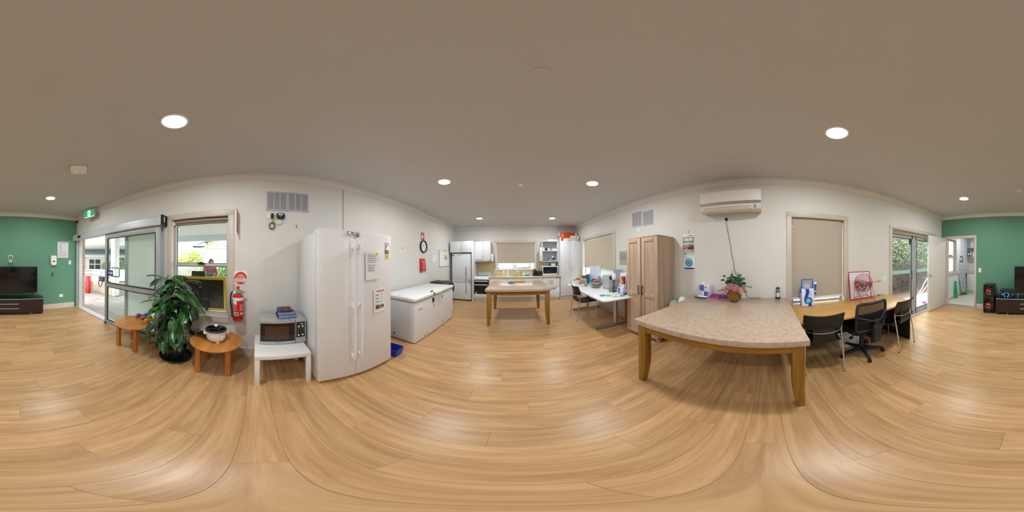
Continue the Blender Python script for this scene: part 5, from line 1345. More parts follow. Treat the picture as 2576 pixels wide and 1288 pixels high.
b=MB(m);b.box(-0.085,-0.12,0.012,0.085,0.14,0.175);b.build('body','kettle_black',tr_,bevel=0.03,seg=4);b=MB(m)
for x in (-0.03,0.03):b.box(x-0.012,-0.09,0.17,x+0.012,0.11,0.1765)
b.build('slots','steel_dark',tr_,kind='stuff');b=MB(m);b.box(-0.02,-0.14,0.10,0.02,-0.115,0.12);b.build('lever','black_plastic',tr_,bevel=0.004)
b=MB(m)
for i in range(4):b.cyl((-0.05,-0.12,0.06+i*0.02),(-0.05,-0.124,0.06+i*0.02),0.006,seg=8)
b.build('buttons','steel',tr_,kind='stuff')
b=MB(m);b.box(-0.08,-0.11,0.0,0.08,0.13,0.014);b.build('base','black_plastic',tr_)
# white microwave
xa,xb=bp(1365,5.72),bp(1403,5.72)
m=T((xa,5.72,BT))
mk=thing('kitchen_microwave','white microwave with dark door on the kitchen bench','microwave',m);w_=xb-xa
MB(m).box(0,0.015,0.01,w_,0.40,0.335).build('case','white_gloss',mk,bevel=0.006);d=MB(m).box(0.0,0.0,0.012,w_,0.018,0.333).build('front','white_gloss',mk,bevel=0.003)
MB(m).box(0.02,-0.003,0.075,w_-0.02,0.001,0.312).build('door_glass',mat('mk_glass','#0c1320',0.12),d);strip(ff(m,0,0,-0.003),0.05,0.09,0.36,0.20,mat('mk_window','#141d2b',0.2),d,'window_mesh')
lines(ff(m,w_/2-0.02,0.045),-0.045,0.045,0.006,1,0.02,0.010,'paper_grey',d,'brand_print',seed=201,ragged=0.0)
b=MB(m);b.box(-0.024,0.10,0.18,-0.002,0.13,0.30);b.build('power_cord','black_plastic',mk,bevel=0.01)
for x in (0.04,w_-0.04):MB(m).box(x-0.015,0.03,0,x+0.015,0.06,0.012).build('foot','black_plastic',mk)
glass('bowl_glass','#e9f1f0')
bowl(bp(1375,5.88),5.88,BT+0.337,0.115,0.115,'clear_glass','clear glass mixing bowl on top of kitchen microwave',foot=0.5,th=0.006)
bowl(bp(1392,5.88),5.88,BT+0.337,0.105,0.07,'white_gloss','white bowl on top of kitchen microwave',foot=0.5);bowl(bp(1392,5.88),5.88,BT+0.395,0.112,0.06,'mint','mint bowl nested in white bowl on kitchen microwave',foot=0.8)
# window sill things
t=thing('brush_cup','glass cup of blue brushes on the kitchen window sill','cup',T((-0.54,YK-0.0,1.10)))
b=MB(T((-0.54,YK+0.02,1.101)));b.lathe([(1e-7,0),(0.03,0),(0.034,0.085),(0.031,0.085),(0.027,0.006),(1e-7,0.006)],seg=16);b.build('glass','clear_glass',t,smooth=True)
for i,(dx,h_,c_) in enumerate(((-0.02,0.17,'navy'),(0.0,0.19,'blue'),(0.02,0.16,'teal_dot'),(0.01,0.15,'navy'))):
    b=MB(T((-0.54,YK+0.02,1.105)));b.tube([(0,0,0.01),(dx,0.005*i,h_*0.6),(dx*1.6,0.005,h_)],0.004,6);b.box(dx*1.6-0.014,-0.006,h_-0.015,dx*1.6+0.014,0.01,h_+0.012);b.build('brush',c_,t)
bottle(0.125,YK+0.015,[(1e-7,0),(0.028,0.0),(0.03,0.01),(0.028,0.095),(0.02,0.115),(1e-7,0.115)],'white_plastic','white squeeze bottle with red top on the window sill',z=1.101,cap=[(0.027,0.096),(0.029,0.118),(0.014,0.13),(0.012,0.16),(0.006,0.19),(1e-7,0.191)],capmat=mat('cap_darkred','#7c2a22',0.4))
# shelf contents
def mug(x,y,z,material,label,r=0.038,h=0.09,group='mugs on the open shelf',hd=1):
    m=T((x,y,z));t=thing('mug',label,'mug',m,group=group)
    b=MB(m);b.lathe([(1e-7,0),(r*0.9,0),(r,0.006),(r,h),(r-0.004,h),(r-0.004,0.008),(1e-7,0.008)],seg=20);b.build('cup',material,t,smooth=True)
    b=MB(m);b.tube([(hd*(r-0.002),0,h*0.2),(hd*(r+0.022),0,h*0.28),(hd*(r+0.026),0,h*0.5),(hd*(r+0.02),0,h*0.72),(hd*(r-0.002),0,h*0.8)],0.005,6);b.build('handle',material,t,smooth=True)
s1=1.764
mug(1.145,5.91,s1,'white_gloss','white mug with pale blue print at the left of top shelf',0.036,0.115)
mug(1.245,5.92,s1,'black_plastic','black mug on the top shelf',0.042,0.09)
mug(1.265,6.02,s1,'black_plastic','black mug behind another black mug on top shelf',0.04,0.10)
mug(1.365,5.91,s1,'white_gloss','white square-shouldered mug beside the black mugs',0.04,0.08,hd=-1)
bottle(1.445,5.93,[(1e-7,0),(0.034,0),(0.036,0.10),(0.02,0.11),(1e-7,0.11)],'steel','steel shaker with dark lid on the top shelf',z=s1,cap=[(0.036,0.10),(0.03,0.12),(1e-7,0.122)],capmat='black_plastic',name='shaker',cat='shaker')
mug(1.53,5.91,s1,'white_gloss','white square mug second from right end of top shelf',0.038,0.078,hd=-1);mug(1.62,5.91,s1,'white_gloss','white square mug at right end of top shelf',0.038,0.078,hd=-1)
s2=1.385
mat('terracotta','#b2542c',0.5);mat('aqua','#49b4c8',0.35)
def container(x,y,z,w,d,h,base,lid,label,group='food containers on the lower shelf',lh=0.018):
    t=thing('food_container',label,'container',T((x,y,z)),group=group)
    b=MB();tray(b_ := MB(T((x,y,z))),w/2-0.01,d/2-0.01,h,0.004,0.01);b_.build('tub',base,t)
    MB(T((x,y,z))).box(-w/2,-d/2,h,w/2,d/2,h+lh).build('lid',lid,t,bevel=0.005)
container(1.215,5.95,s2,0.20,0.2,0.022,'terracotta','terracotta','flat terracotta container at bottom of lower shelf',lh=0.012)
container(1.21,5.95,s2+0.036,0.19,0.18,0.03,'aqua','aqua','aqua container on the flat terracotta container',lh=0.008);container(1.205,5.95,s2+0.076,0.18,0.17,0.028,'clear_glass','paper_grey','clear container with grey lid on the aqua container',lh=0.01)
container(1.405,5.92,s2,0.19,0.17,0.036,'clear_glass','paper_grey','clear container under the aqua tub on lower shelf',lh=0.008);container(1.405,5.92,s2+0.045,0.165,0.16,0.055,'aqua','terracotta','aqua tub with terracotta lid on lower shelf',lh=0.024)
bowl(1.53,5.95,s2+0.055,0.055,0.075,'black_plastic','black bowl beside the aqua tub on lower shelf',foot=0.6);bowl(1.52,5.96,s2+0.12,0.06,0.05,'white_gloss','white bowl upturned over the black bowl',up=False,foot=0.5)
bowl(1.55,5.92,s2,0.095,0.05,'clear_glass','clear shallow dish at right of lower shelf',foot=0.6)
b=MB();b.box(1.30,5.86,2.121,1.68,6.1,2.185);b.build('flat_box','white_matt',None,bevel=0.003,label='flat white carton on top of the open shelf',cat='carton')

# cartons on the pantry
def carton(x0,x1,y0,y1,z0,z1,material,label,group=None,name='carton'):
    t=thing(name,label,'carton',T(((x0+x1)/2,(y0+y1)/2,z0)),group=group)
    MB().box(x0,y0,z0,x1,y1,z1).build('box',material,t,bevel=0.002)
    return t
mat('carton_orange','#d24a1c',0.55);mat('carton_yellow','#e8c020',0.55);mat('carton_white','#e2e2ea',0.55)
t=carton(1.755,2.44,5.80,6.15,2.102,2.45,'carton_orange','large orange appliance carton on top of the tall pantry')
f=ff(T((0,5.80,0)))
MB().box(1.755,5.797,2.102,1.80,5.80,2.27).build('white_panel','carton_white',t);MB().box(1.748,5.797,2.102,1.755,6.152,2.26).build('side_panel','carton_white',t);MB().box(1.748,5.797,2.30,1.755,6.152,2.45).build('side_panel','carton_white',t)
MB().box(2.36,5.797,2.102,2.44,5.80,2.45).build('white_panel','carton_white',t)
lines(f,1.815,1.90,2.40,2,0.028,0.016,'paper',t,seed=202,ragged=0.2);lines(f,1.815,1.92,2.33,2,0.03,0.014,'paper',t,seed=50)
def bowl_box(x0,x1,z0,z1,label,food,y0=5.60,y1=5.79):
    t=carton(x0,x1,y0,y1,z0,z1,'carton_white',label,'white cartons with yellow tops on the pantry')
    MB().box(x0-0.001,y0-0.001,z1-0.02,x1+0.001,y1,z1+0.001).build('yellow_band','carton_yellow',t)
    f=ff(T((0,y0,0)));xm=(x0+x1)/2+0.03
    b=MB(f);b.prism(arc(xm,z0+0.05,0.03,180,360,10),0.001,0.0016);b.build('bowl_picture',food,t)
    b=MB(f);b.prism([(xm+0.06,z0+0.02),(xm+0.11,z0+0.02),(xm+0.11,z0+0.06),(xm+0.06,z0+0.06)],0.001,0.0016);b.build('jug_picture','paper_grey',t)
    lines(f,x0+0.02,x0+0.07,z1-0.035,1,0.02,0.01,'ink_soft',t,seed=int(x0*100))
bowl_box(1.865,2.15,2.102,2.215,'white carton with yellow top and red bowl picture',mat('pic_red','#8f1f1c',0.6));bowl_box(2.16,2.43,2.102,2.20,'white carton with yellow top under another carton','food_print');bowl_box(2.14,2.455,2.202,2.315,'white carton with yellow top stacked on another carton',mat('pic_gold','#8a6a30',0.6))

# ------------------------------------------------------------------ stone-topped tables
def _stone():
    m_,nt,bs=new_mat('stone_top')
    tc=nt.nodes.new('ShaderNodeTexCoord')
    n1=nt.nodes.new('ShaderNodeTexNoise');n1.inputs['Scale'].default_value=24;n1.inputs['Detail'].default_value=9;n1.inputs['Roughness'].default_value=0.75;n1.inputs['Distortion'].default_value=0.5
    nt.links.new(tc.outputs['Object'],n1.inputs['Vector'])
    cr=nt.nodes.new('ShaderNodeValToRGB');e=cr.color_ramp.elements
    e[0].position=0.30;e[0].color=(*lin('#a48f7c'),1);e[1].position=0.72;e[1].color=(*lin('#d3b795'),1)
    k=e.new(0.5);k.color=(*lin('#c0a995'),1)
    nt.links.new(n1.outputs['Fac'],cr.inputs['Fac'])
    v=nt.nodes.new('ShaderNodeTexVoronoi');v.inputs['Scale'].default_value=34;v.inputs['Randomness'].default_value=1
    n2=nt.nodes.new('ShaderNodeTexNoise');n2.inputs['Scale'].default_value=14;n2.inputs['Detail'].default_value=5
    nt.links.new(tc.outputs['Object'],n2.inputs['Vector'])
    mv=nt.nodes.new('ShaderNodeMix');mv.data_type='VECTOR';mv.inputs['Factor'].default_value=0.25
    nt.links.new(tc.outputs['Object'],mv.inputs['A']);nt.links.new(n2.outputs['Color'],mv.inputs['B']);nt.links.new(mv.outputs['Result'],v.inputs['Vector'])
    lt=nt.nodes.new('ShaderNodeMapRange');lt.inputs['From Min'].default_value=0.10;lt.inputs['From Max'].default_value=0.16;lt.inputs['To Min'].default_value=0.75;lt.inputs['To Max'].default_value=0
    nt.links.new(v.outputs['Distance'],lt.inputs['Value'])
    mi=nt.nodes.new('ShaderNodeMix');mi.data_type='RGBA';mi.inputs['B'].default_value=(*lin('#ddd6cd'),1)
    nt.links.new(lt.outputs['Result'],mi.inputs['Factor']);nt.links.new(cr.outputs['Color'],mi.inputs['A'])
    nt.links.new(mi.outputs['Result'],bs.inputs['Base Color']);bs.inputs['Roughness'].default_value=0.22;bs.inputs['Specular IOR Level'].default_value=0.5
_stone()
wood('table_timber','#7f571c','#ad7d30',(14,14,1.2),2.0,0.4,bump=0.05);wood('apron_timber','#80561c','#a5742c',(1.2,1.2,14),2.0,0.4,bump=0.05)
mat('leg_scuff','#a89a82',0.8)
def stone_table(m,w,d,label,h=0.835):
    t=thing('stone_table',label,'table',m,group='square stone-topped tables')
    b=MB(m);b.box(0,0,h-0.052,w,d,h);b.build('stone_top','stone_top',t,bevel=0.004)
    L,i=0.092,0.03
    for sx in (0,1):
        for sy in (0,1):
            x0=i if sx==0 else w-i-L;y0=i if sy==0 else d-i-L
            # outer faces upright, inner faces flare in below the apron then curve back to a narrower foot
            b=MB(m);prev=None;rings=[]
            for z,k in ((0.0,0.060),(0.06,0.066),(0.16,0.078),(0.28,0.088),(0.40,0.092),(h-0.052,0.092)):
                xa,xb=(x0,x0+k) if sx==0 else (x0+L-k,x0+L);ya,yb=(y0,y0+k) if sy==0 else (y0+L-k,y0+L)
                rings.append([(xa,ya,z),(xb,ya,z),(xb,yb,z),(xa,yb,z)])
            vs=[p for r_ in rings for p in r_];fs=[(3,2,1,0),tuple(range(len(vs)-4,len(vs)))]
            for q in range(len(rings)-1):
                for e_ in range(4):fs.append((q*4+e_,q*4+(e_+1) % 4,q*4+4+(e_+1) % 4,q*4+4+e_))
            b.add(vs,fs);b.build('leg','table_timber',t,bevel=0.003,angle=50)
    for nm,bx in (('apron',(i+L,i+0.008,w-i-L,i+0.034)),('apron',(i+L,d-i-0.034,w-i-L,d-i-0.008)),('apron',(i+0.008,i+L,i+0.034,d-i-L)),('apron',(w-i-0.034,i+L,w-i-0.008,d-i-L))):
        MB(m).box(bx[0],bx[1],h-0.13,bx[2],bx[3],h-0.052).build(nm,'apron_timber',t)
    return t
stone_table(T((-0.575,3.365,0)),1.395,1.45,'square stone-topped timber table in front of the kitchen bench')
stone_table(T((1.098,1.195,0),RW),1.485,1.385,'square stone-topped timber table with flower basket against wall')
wood('board_wood','#c39a5e','#dcb97c',(1,14,14),1.6,0.5)
q=onz(1300,707,0.835);cb=thing('chopping_board','thick wooden chopping board on the kitchen stone table','chopping board',T((q.x,q.y,0.835)))
pa,pb=onz(1281,710,0.836),onz(1322,710,0.836);yb_=pa.y
MB().box(pa.x,yb_,0.836,pb.x,yb_+0.30,0.872).build('board','board_wood',cb,bevel=0.006)
pa,pb=onz(1277,713,0.836),onz(1294,713,0.836)
wp=thing('wipes_packet','blue and white wipes packet beside the chopping board','packet',T(((pa.x+pb.x)/2,pa.y,0.836)))
mw_=T((pa.x,pa.y,0.836));wl=pb.x-pa.x
b=MB(mw_);rows=[]
for i in range(9):
    x=wl*i/8;e_=min(i,8-i)/2;hh=0.03*min(1,e_)+0.006
    rows.append([(x,0.0,0.004),(x,0.015,hh),(x,0.05,hh*1.1),(x,0.085,hh),(x,0.10,0.004)])
b.sheet(rows,0.006);b.build('packet',mat('wipes_blue','#4a68b0',0.35,var=0.3,vscale=30),wp,smooth=True)
strip(ft(mw_,0,0,0.036),wl*0.25,0.02,wl*0.8,0.07,'paper',wp,'label')

# ------------------------------------------------------------------ white work table with steel column legs
m=T((1.535,4.45,0),R_(-92.9))                      # local x runs towards the camera, y towards the wall
wk=thing('work_table','long white work table on steel column legs beside window','table',m)
WL,WD,WH=2.17,0.945,0.742
b=MB(m);b.prism(rrect(0,0,WL,WD,0.10,6),WH-0.026,WH);b.build('tabletop',mat('worktop_white','#edeff4',0.28),wk,bevel=0.004)
for x in (0.20,1.66):
    b=MB(m);b.cyl((x,0.57,0.05),(x,0.57,WH-0.026),0.045,seg=24);b.build('column','steel',wk,smooth=True)
    b=MB(m);b.hexa([(x-0.03,0.12,0.025),(x+0.03,0.12,0.025),(x+0.04,0.92,0.025),(x-0.04,0.92,0.025)],[(x-0.025,0.12,0.045),(x+0.025,0.12,0.045),(x+0.035,0.92,0.06),(x-0.035,0.92,0.06)]);b.hexa([(x-0.03,0.12,0.02),(x+0.03,0.12,0.02),(x+0.045,0.57,0.03),(x-0.045,0.57,0.03)],[(x-0.025,0.12,0.045),(x+0.025,0.12,0.045),(x+0.045,0.57,0.085),(x-0.045,0.57,0.085)]);b.build('foot_bar','steel',wk)
    for y in (0.14,0.90):b=MB(m);b.cyl((x,y,0),(x,y,0.03),0.024,seg=14);b.build('glide','black_plastic',wk)
MB(m).box(0.20,0.555,0.50,1.66,0.585,0.54).build('stretcher','steel_dark',wk)
MB(m).box(0.06,0.40,WH-0.05,1.9,0.44,WH-0.026).build('under_rail','steel_dark',wk);MB(m).box(0.06,0.70,WH-0.05,1.9,0.74,WH-0.026).build('under_rail','steel_dark',wk)

# things on the work table: positions from pixels on the table plane
WZ=WH+0.0005
def wp_(px,py):q=onz(px,py,WZ);return q.x,q.y
GW_='things on the white work table'
x,y=2.22,4.40
fb2=thing('fruit_tub','white tub of fruit at far end of work table','tub',T((1.83,4.31,WZ)))
b=MB(T((1.83,4.31,WZ),0.1));tray(b,0.13,0.09,0.11,0.005,0.012);b.build('tub','white_plastic',fb2)
for i,(dx,dy,dz,c_,lb) in enumerate(((-0.06,-0.02,0.115,'#e0651c','orange in the white fruit tub beside the lime'),(0.05,-0.04,0.115,'#e8702a','large orange at right of the fruit tub'),(0.0,0.04,0.13,'#b02030','red apple at the back of the fruit tub'),(-0.10,-0.055,0.095,'#a9bf4a','green pear at left of the fruit tub'),(-0.03,-0.065,0.095,'#c4c45a','yellow-green pear in front of the oranges'),(0.07,0.045,0.125,'#a82a30','dark red apple behind the large orange'),(-0.08,0.05,0.10,'#d0602a','orange at the back left of fruit tub'))):
    t=thing('fruit',lb,'fruit',T((1.83+dx,4.31+dy,WZ+dz)),group='fruit in the white tub')
    b=MB(T((1.83+dx,4.31+dy,WZ+dz)));b.ball((0,0,0),(0.04,0.04,0.037),14,8);b.build('flesh',mat('fruit_%d' % i,c_,0.45,var=0.12,vscale=20),t,smooth=True)
    b=MB(T((1.83+dx,4.31+dy,WZ+dz+0.034)));b.cyl((0,0,0),(0.003,0,0.012),0.002,seg=6);b.build('stalk','stem_green',t)
    b=MB();
def basket(x,y,z,r,h,label):
    t=thing('wicker_basket',label,'basket',T((x,y,z)));b=MB(T((x,y,z)))
    b.lathe([(1e-7,0),(r*0.8,0),(r,h),(r*0.95,h),(r*0.75,0.006),(1e-7,0.006)],seg=24);b.build('body',mat('wicker_brown','#96703a',0.8,var=0.4,vscale=60,bump=0.8,bscale=120),t,smooth=True)
    b=MB(T((x,y,z+h)));b.lathe([(r*0.94,-0.004),(r*1.03,-0.004),(r*1.03,0.006),(r*0.94,0.006)],seg=24,loop=True);b.build('rim','wicker_brown',t)
b=MB();b.box(2.20,4.44,WZ,2.40,4.60-0.16,WZ+0.12)
t=thing('paper_box','low white box behind the fruit tub','box',T((2.04,4.34,WZ)));MB().box(1.975,4.28,WZ,2.095,4.41,WZ+0.145).build('box','white_matt',t,bevel=0.003)
basket(2.035,4.345,WZ+0.146,0.075,0.07,'brown wicker basket on white box behind the fruit')
clear_plastic('cup_plastic','#c8ccd6',0.45,0.2)
x,y=wp_(1464,713)
for i in range(3):
    t=MB(T((1.895+0.06*i,4.17+0.05*(i % 2),WZ)));t.lathe([(1e-7,0),(0.040,0),(0.028,0.13+0.015*i),(0.026,0.13+0.015*i),(0.037,0.004),(1e-7,0.004)],seg=18);t.build('plastic_cup','cup_plastic',None,smooth=True,label=('shortest clear plastic cup next to the pink cup','middle clear plastic cup of the three upturned ones','tallest clear plastic cup nearest the blue folder')[i],cat='cup',group='upturned plastic cups on work table')
b=MB(T((1.83,4.13,WZ)));b.lathe([(1e-7,0),(0.042,0),(0.03,0.10),(0.027,0.10),(0.038,0.004),(1e-7,0.004)],seg=18);b.build('pink_cup',clear_plastic('cup_pink','#e89a84',0.6),None,smooth=True,label='pink plastic cup upturned beside clear cups',cat='cup')
x,y=wp_(1462,716)
b=MB(T((1.845,3.96,WZ)));b.lathe([(1e-7,0.0),(0.09,0.0),(0.125,0.014),(0.122,0.016),(0.09,0.004),(1e-7,0.004)],seg=28);b.build('white_plate','white_gloss',None,smooth=True,label='white plate lying in front of the plastic cups',cat='plate')
b=MB(T((2.06,4.04,WZ),0.2));b.prism(rrect(-0.10,-0.07,0.10,0.07,0.03),0.0,0.006);b.build('pale_lid','mint',None,label='flat mint lid on work table beside the plate',cat='lid')
b=MB(T((2.12,4.16,WZ),0.4));b.prism(rrect(-0.06,-0.03,0.06,0.03,0.028),0.0,0.02);b.build('green_tray',mat('tray_green','#3aa860',0.4),None,bevel=0.004,label='small green dish near the cutting board',cat='dish')
b=MB(T((2.18,4.30,WZ),R_(62),0,0));b.box(-0.09,-0.03,0,0.09,0.03,0.27);b.build('blue_folder',mat('folder_blue','#1f78c0',0.45),None,bevel=0.003,label='upright blue folder box beside the white cutting board',cat='folder')
b=MB(T((2.19,4.41,WZ),R_(20)));b.box(-0.07,-0.018,0,0.07,0.018,0.24);b.build('green_book',mat('book_green','#7a9a3a',0.5),None,bevel=0.002,label='upright olive green book behind the blue folder',cat='book')
# tall white board leaning at the window
q0=onx(1479,709,2.36);q1=onx(1502,704,2.36)
mbd=T((2.345,3.74,WZ))@axes((0,0,0),(0,-1,0),(-0.11,0,-1),(1,0,-0.11))@Matrix.Identity(4)
t=thing('cutting_board','tall white plastic cutting board leaning at the window','cutting board',T((2.345,4.26,WZ)))
mb_=T((2.335,4.26,WZ+0.004),R_(-58),R_(-7))
b=MB(mb_);b.box(-0.165,-0.010,0,0.165,0.0,0.455);b.box(-0.165,-0.010,0.475,0.165,0.0,0.505);b.box(-0.165,-0.010,0.455,-0.045,0.0,0.475);b.box(0.045,-0.010,0.455,0.165,0.0,0.475);b.build('board',mat('board_white','#dfe1ea',0.4),t)
b=MB(mb_);b.box(-0.045,-0.004,0.455,0.045,-0.002,0.475);b.build('hand_slot','beige_blind',t)
# black hand vacuum
m2=T((2.22,4.00,WZ),R_(-62))
t=thing('hand_vacuum','black hand vacuum on work table before the cutting board','hand vacuum',m2)
b=MB(m2);b.ball((0,0,0.055),(0.13,0.05,0.055),16,10);b.build('body','black_plastic',t,smooth=True)
b=MB(m2);b.box(0.02,-0.045,0.0,0.17,0.045,0.03);b.build('base','black_plastic',t,bevel=0.01);b=MB(m2);b.box(-0.06,-0.051,0.05,0.0,-0.044,0.075);b.build('logo_mark','paper',t)
b=MB(m2);b.tube(smoothpath([(-0.11,0,0.06),(-0.09,0,0.12),(0.0,0,0.145),(0.06,0,0.11)],4),0.014,8);b.build('grip','black_plastic',t,smooth=True)
# stacked oval glass dishes with an orange tub in them
x,y=wp_(1498,727)
for i in range(4):
    mm=T((1.985,3.53,WZ+0.024*i),R_(-60));b=MB(mm);r_=0.148-0.003*i
    b.lathe([(1e-7,0),(r_*0.62,0),(r_*0.8,0.02),(r_,0.058),(r_*1.04,0.06),(r_*1.03,0.064),(r_*0.97,0.062),(r_*0.77,0.024),(r_*0.6,0.005),(1e-7,0.005)],seg=32,sx=1.25);b.build('glass_dish','clear_glass',None,smooth=True,label=('bottom clear glass baking dish of the nested stack','second clear glass baking dish up the nested stack','third clear glass baking dish up the nested stack','top clear glass baking dish under the orange tub')[i],cat='dish',group='nested oval glass dishes')
m2=T((2.01,3.55,WZ+0.080),R_(-60));t=thing('spread_tub','orange tub with red lid in the glass dishes','tub',m2)
b=MB(m2);b.lathe([(1e-7,0),(0.075,0),(0.088,0.07),(1e-7,0.07)],seg=24,sx=1.15);b.build('tub',mat('tub_orange','#d2521c',0.45,var=0.35,vscale=25),t,smooth=True,angle=50)
b=MB(m2);b.lathe([(1e-7,0.07),(0.092,0.068),(0.092,0.084),(1e-7,0.086)],seg=24,sx=1.15);b.build('lid',mat('lid_red','#a8281c',0.4),t,smooth=True,angle=50)
b=MB(m2);b.lathe([(0.0795,0.018),(0.086,0.05),(0.0865,0.05),(0.080,0.018)],seg=24,sx=1.15,loop=True);b.build('label_band',mat('label_cream','#e8d8c0',0.5,var=0.4,vscale=40),t)
bowl(1.87,3.86,WZ,0.05,0.035,mat('tub_amber','#d8701c',0.4),'small orange bowl between plate and glass dishes',foot=0.5)
# glass jars and crumpled grey bag behind
for i,(x,y,h_) in enumerate(((2.30,3.84,0.20),(2.21,3.74,0.16),(2.34,3.72,0.23))):
    b=MB(T((x,y,WZ)));b.lathe([(1e-7,0),(0.05,0),(0.055,0.01),(0.055,h_*0.8),(0.04,h_*0.9),(0.042,h_),(0.036,h_),(0.05,0.012),(1e-7,0.012)],seg=20);b.build('glass_jar',clear_plastic('jar_grey','#a8b2b4',0.28,0.08),None,smooth=True,label=('middle-sized clear grey jar behind the glass dishes','shortest clear grey jar behind the glass dishes','tallest clear grey jar beside the storage boxes')[i],cat='jar',group='glass jars behind the dishes')
def crumple(m,rx,ry,rz,seed,amp=0.16):
    b=MB(m);r=random.Random(seed);n,k=18,12;pts=[]
    ph=[r.random()*6 for _ in range(8)]
    prof=[]
    vs,fs=[],[]
    for i in range(k+1):
        a=math.pi*i/k
        for j in range(n):
            t_=2*math.pi*j/n
            w_=1+amp*(math.sin(3*t_+ph[0]+2*a)*0.5+math.sin(5*a+ph[1]+2*t_)*0.4+math.sin(7*t_-3*a+ph[2])*0.3+(r.random()-0.5)*0.5)
            z_=-math.cos(a);z_=max(z_,-0.8)
            vs.append((rx*math.sin(a)*math.cos(t_)*w_,ry*math.sin(a)*math.sin(t_)*w_,rz*(z_*(1+(w_-1)*0.7)+0.8)/1.8*1.0))
    vs=[(x,y,max(z,0.0)) for x,y,z in vs]
    for i in range(k):
        for j in range(n):fs.append((i*n+j,i*n+(j+1) % n,(i+1)*n+(j+1) % n,(i+1)*n+j))
    b.add(vs,fs);return b
crumple(T((2.37,3.98,WZ)),0.06,0.09,0.24,5).build('grey_bag',mat('bag_grey','#9a9aa0',0.5,var=0.15),None,smooth=True,angle=60,label='crumpled grey packet standing behind the hand vacuum',cat='packet')
# two large clear storage boxes with cereal
clear_plastic('box_clear','#eef0f4',0.30,0.12);mat('cereal','#d2ae78',0.9,var=0.2,vscale=120,bump=0.8,bscale=200);clear_plastic('lid_clear','#b9c9d2',0.55,0.2)
def clear_box(x0,x1,y0,y1,z0,z1,label,fill,flat=0.0):
    t=thing('storage_box',label,'storage box',T(((x0+x1)/2,(y0+y1)/2,z0)),group='clear plastic storage boxes')
    b=MB();th=0.004
    for bx in ((x0,y0,z0,x1,y0+th,z1),(x0,y1-th,z0,x1,y1,z1),(x0,y0+th,z0,x0+th,y1-th,z1),(x1-th,y0+th,z0,x1,y1-th,z1),(x0,y0,z0,x1,y1,z0+th)):b.box(*bx)
    b.build('walls','box_clear',t)
    MB().box(x0-0.012,y0-0.012,z1,x1+0.012,y1+0.012,z1+0.02).build('lid','lid_clear',t,bevel=0.005)
    if fill:MB().box(x0+th,y0+th,z0+th,x1-th,y1-th,z0+fill).build('contents','cereal',t)
    return t
clear_box(2.06,2.37,3.06,3.33,WZ,WZ+0.205,'clear box with pale cereal in the bottom on work table',0.06)
t=clear_box(2.05,2.39,2.98,3.35,WZ+0.226,WZ+0.44,'clear box with rice stacked on the cereal box',0.0)
MB().box(2.06,3.17,WZ+0.232,2.37,3.34,WZ+0.32).build('contents',mat('rice_pale','#e2c9ae',0.9),t)
b=MB();b.cyl((2.20,3.07,WZ+0.231),(2.20,3.07,WZ+0.36),0.035,seg=14);b.build('measuring_cup','cup_plastic',t)
# drink mixer
x,y=2.01,2.70
m2=T((2.03,2.87,WZ),R_(-60))
t=thing('drink_mixer','black and white drink mixer before the clear boxes','mixer',m2)
b=MB(m2);b.prism(rrect(-0.07,-0.07,0.07,0.09,0.03),0.0,0.018);b.build('base',mat('mixer_black','#20242c',0.35),t,bevel=0.003)
b=MB(m2);b.tube(smoothpath([(-0.05,0.05,0.015),(-0.055,0.05,0.12),(-0.065,0.04,0.22),(-0.055,0.03,0.31),(-0.02,0.02,0.325)],5),0.014,8);b.build('stem','steel',t,smooth=True)
b=MB(m2);b.box(-0.075,-0.03,0.26,0.02,0.05,0.335);b.build('head','mixer_black',t,bevel=0.012);b=MB(m2);b.lathe([(1e-7,0.27),(0.038,0.27),(0.045,0.28),(0.045,0.37),(0.03,0.40),(1e-7,0.402)],c=(0.035,-0.01,0),seg=20);b.build('motor_cover','white_plastic',t,smooth=True,angle=50)
b=MB(m2);b.cyl((0.03,-0.01,0.27),(0.03,-0.01,0.06),0.012,seg=8);b.build('whisk','mixer_black',t)
b=MB(m2);b.box(-0.02,-0.09,0.0,0.03,-0.06,0.022);b.build('switch','steel',t,bevel=0.003)
# cartons near the wardrobe
t=carton(2.000,2.390,2.460,2.650,WZ,WZ+0.03,mat('purple_print','#8a4fb0',0.5),'flat white and purple carton at table end under boxes','cartons at wardrobe end of work table');MB().box(1.995,2.460,WZ+0.004,2.395,2.650,WZ+0.018).build('white_band','carton_white',t)
t=carton(1.990,2.380,2.480,2.650,WZ+0.031,WZ+0.145,'carton_white','white tissue carton with slate blue panel on work table','cartons at wardrobe end of work table');MB().box(1.986,2.565,WZ+0.035,1.990,2.625,WZ+0.135).build('blue_panel',mat('slate_blue','#5a6aa0',0.5),t)
t=carton(2.020,2.380,2.475,2.630,WZ+0.146,WZ+0.205,'carton_white','white glove carton with blue and red print','cartons at wardrobe end of work table');MB().box(2.040,2.495,WZ+0.2055,2.300,2.585,WZ+0.2065).build('blue_print',mat('print_blue','#7f9ad0',0.5),t);MB().box(2.016,2.555,WZ+0.165,2.020,2.615,WZ+0.18).build('red_print',mat('print_red','#c05048',0.5),t)
t=carton(2.070,2.390,2.470,2.660,WZ+0.207,WZ+0.42,'carton_white','tall white carton with bright food print on top','cartons at wardrobe end of work table')
MB().box(2.066,2.485,WZ+0.23,2.070,2.565,WZ+0.35).build('food_panel',mat('food_panel','#d8b030',0.5,var=0.7,vscale=30),t)
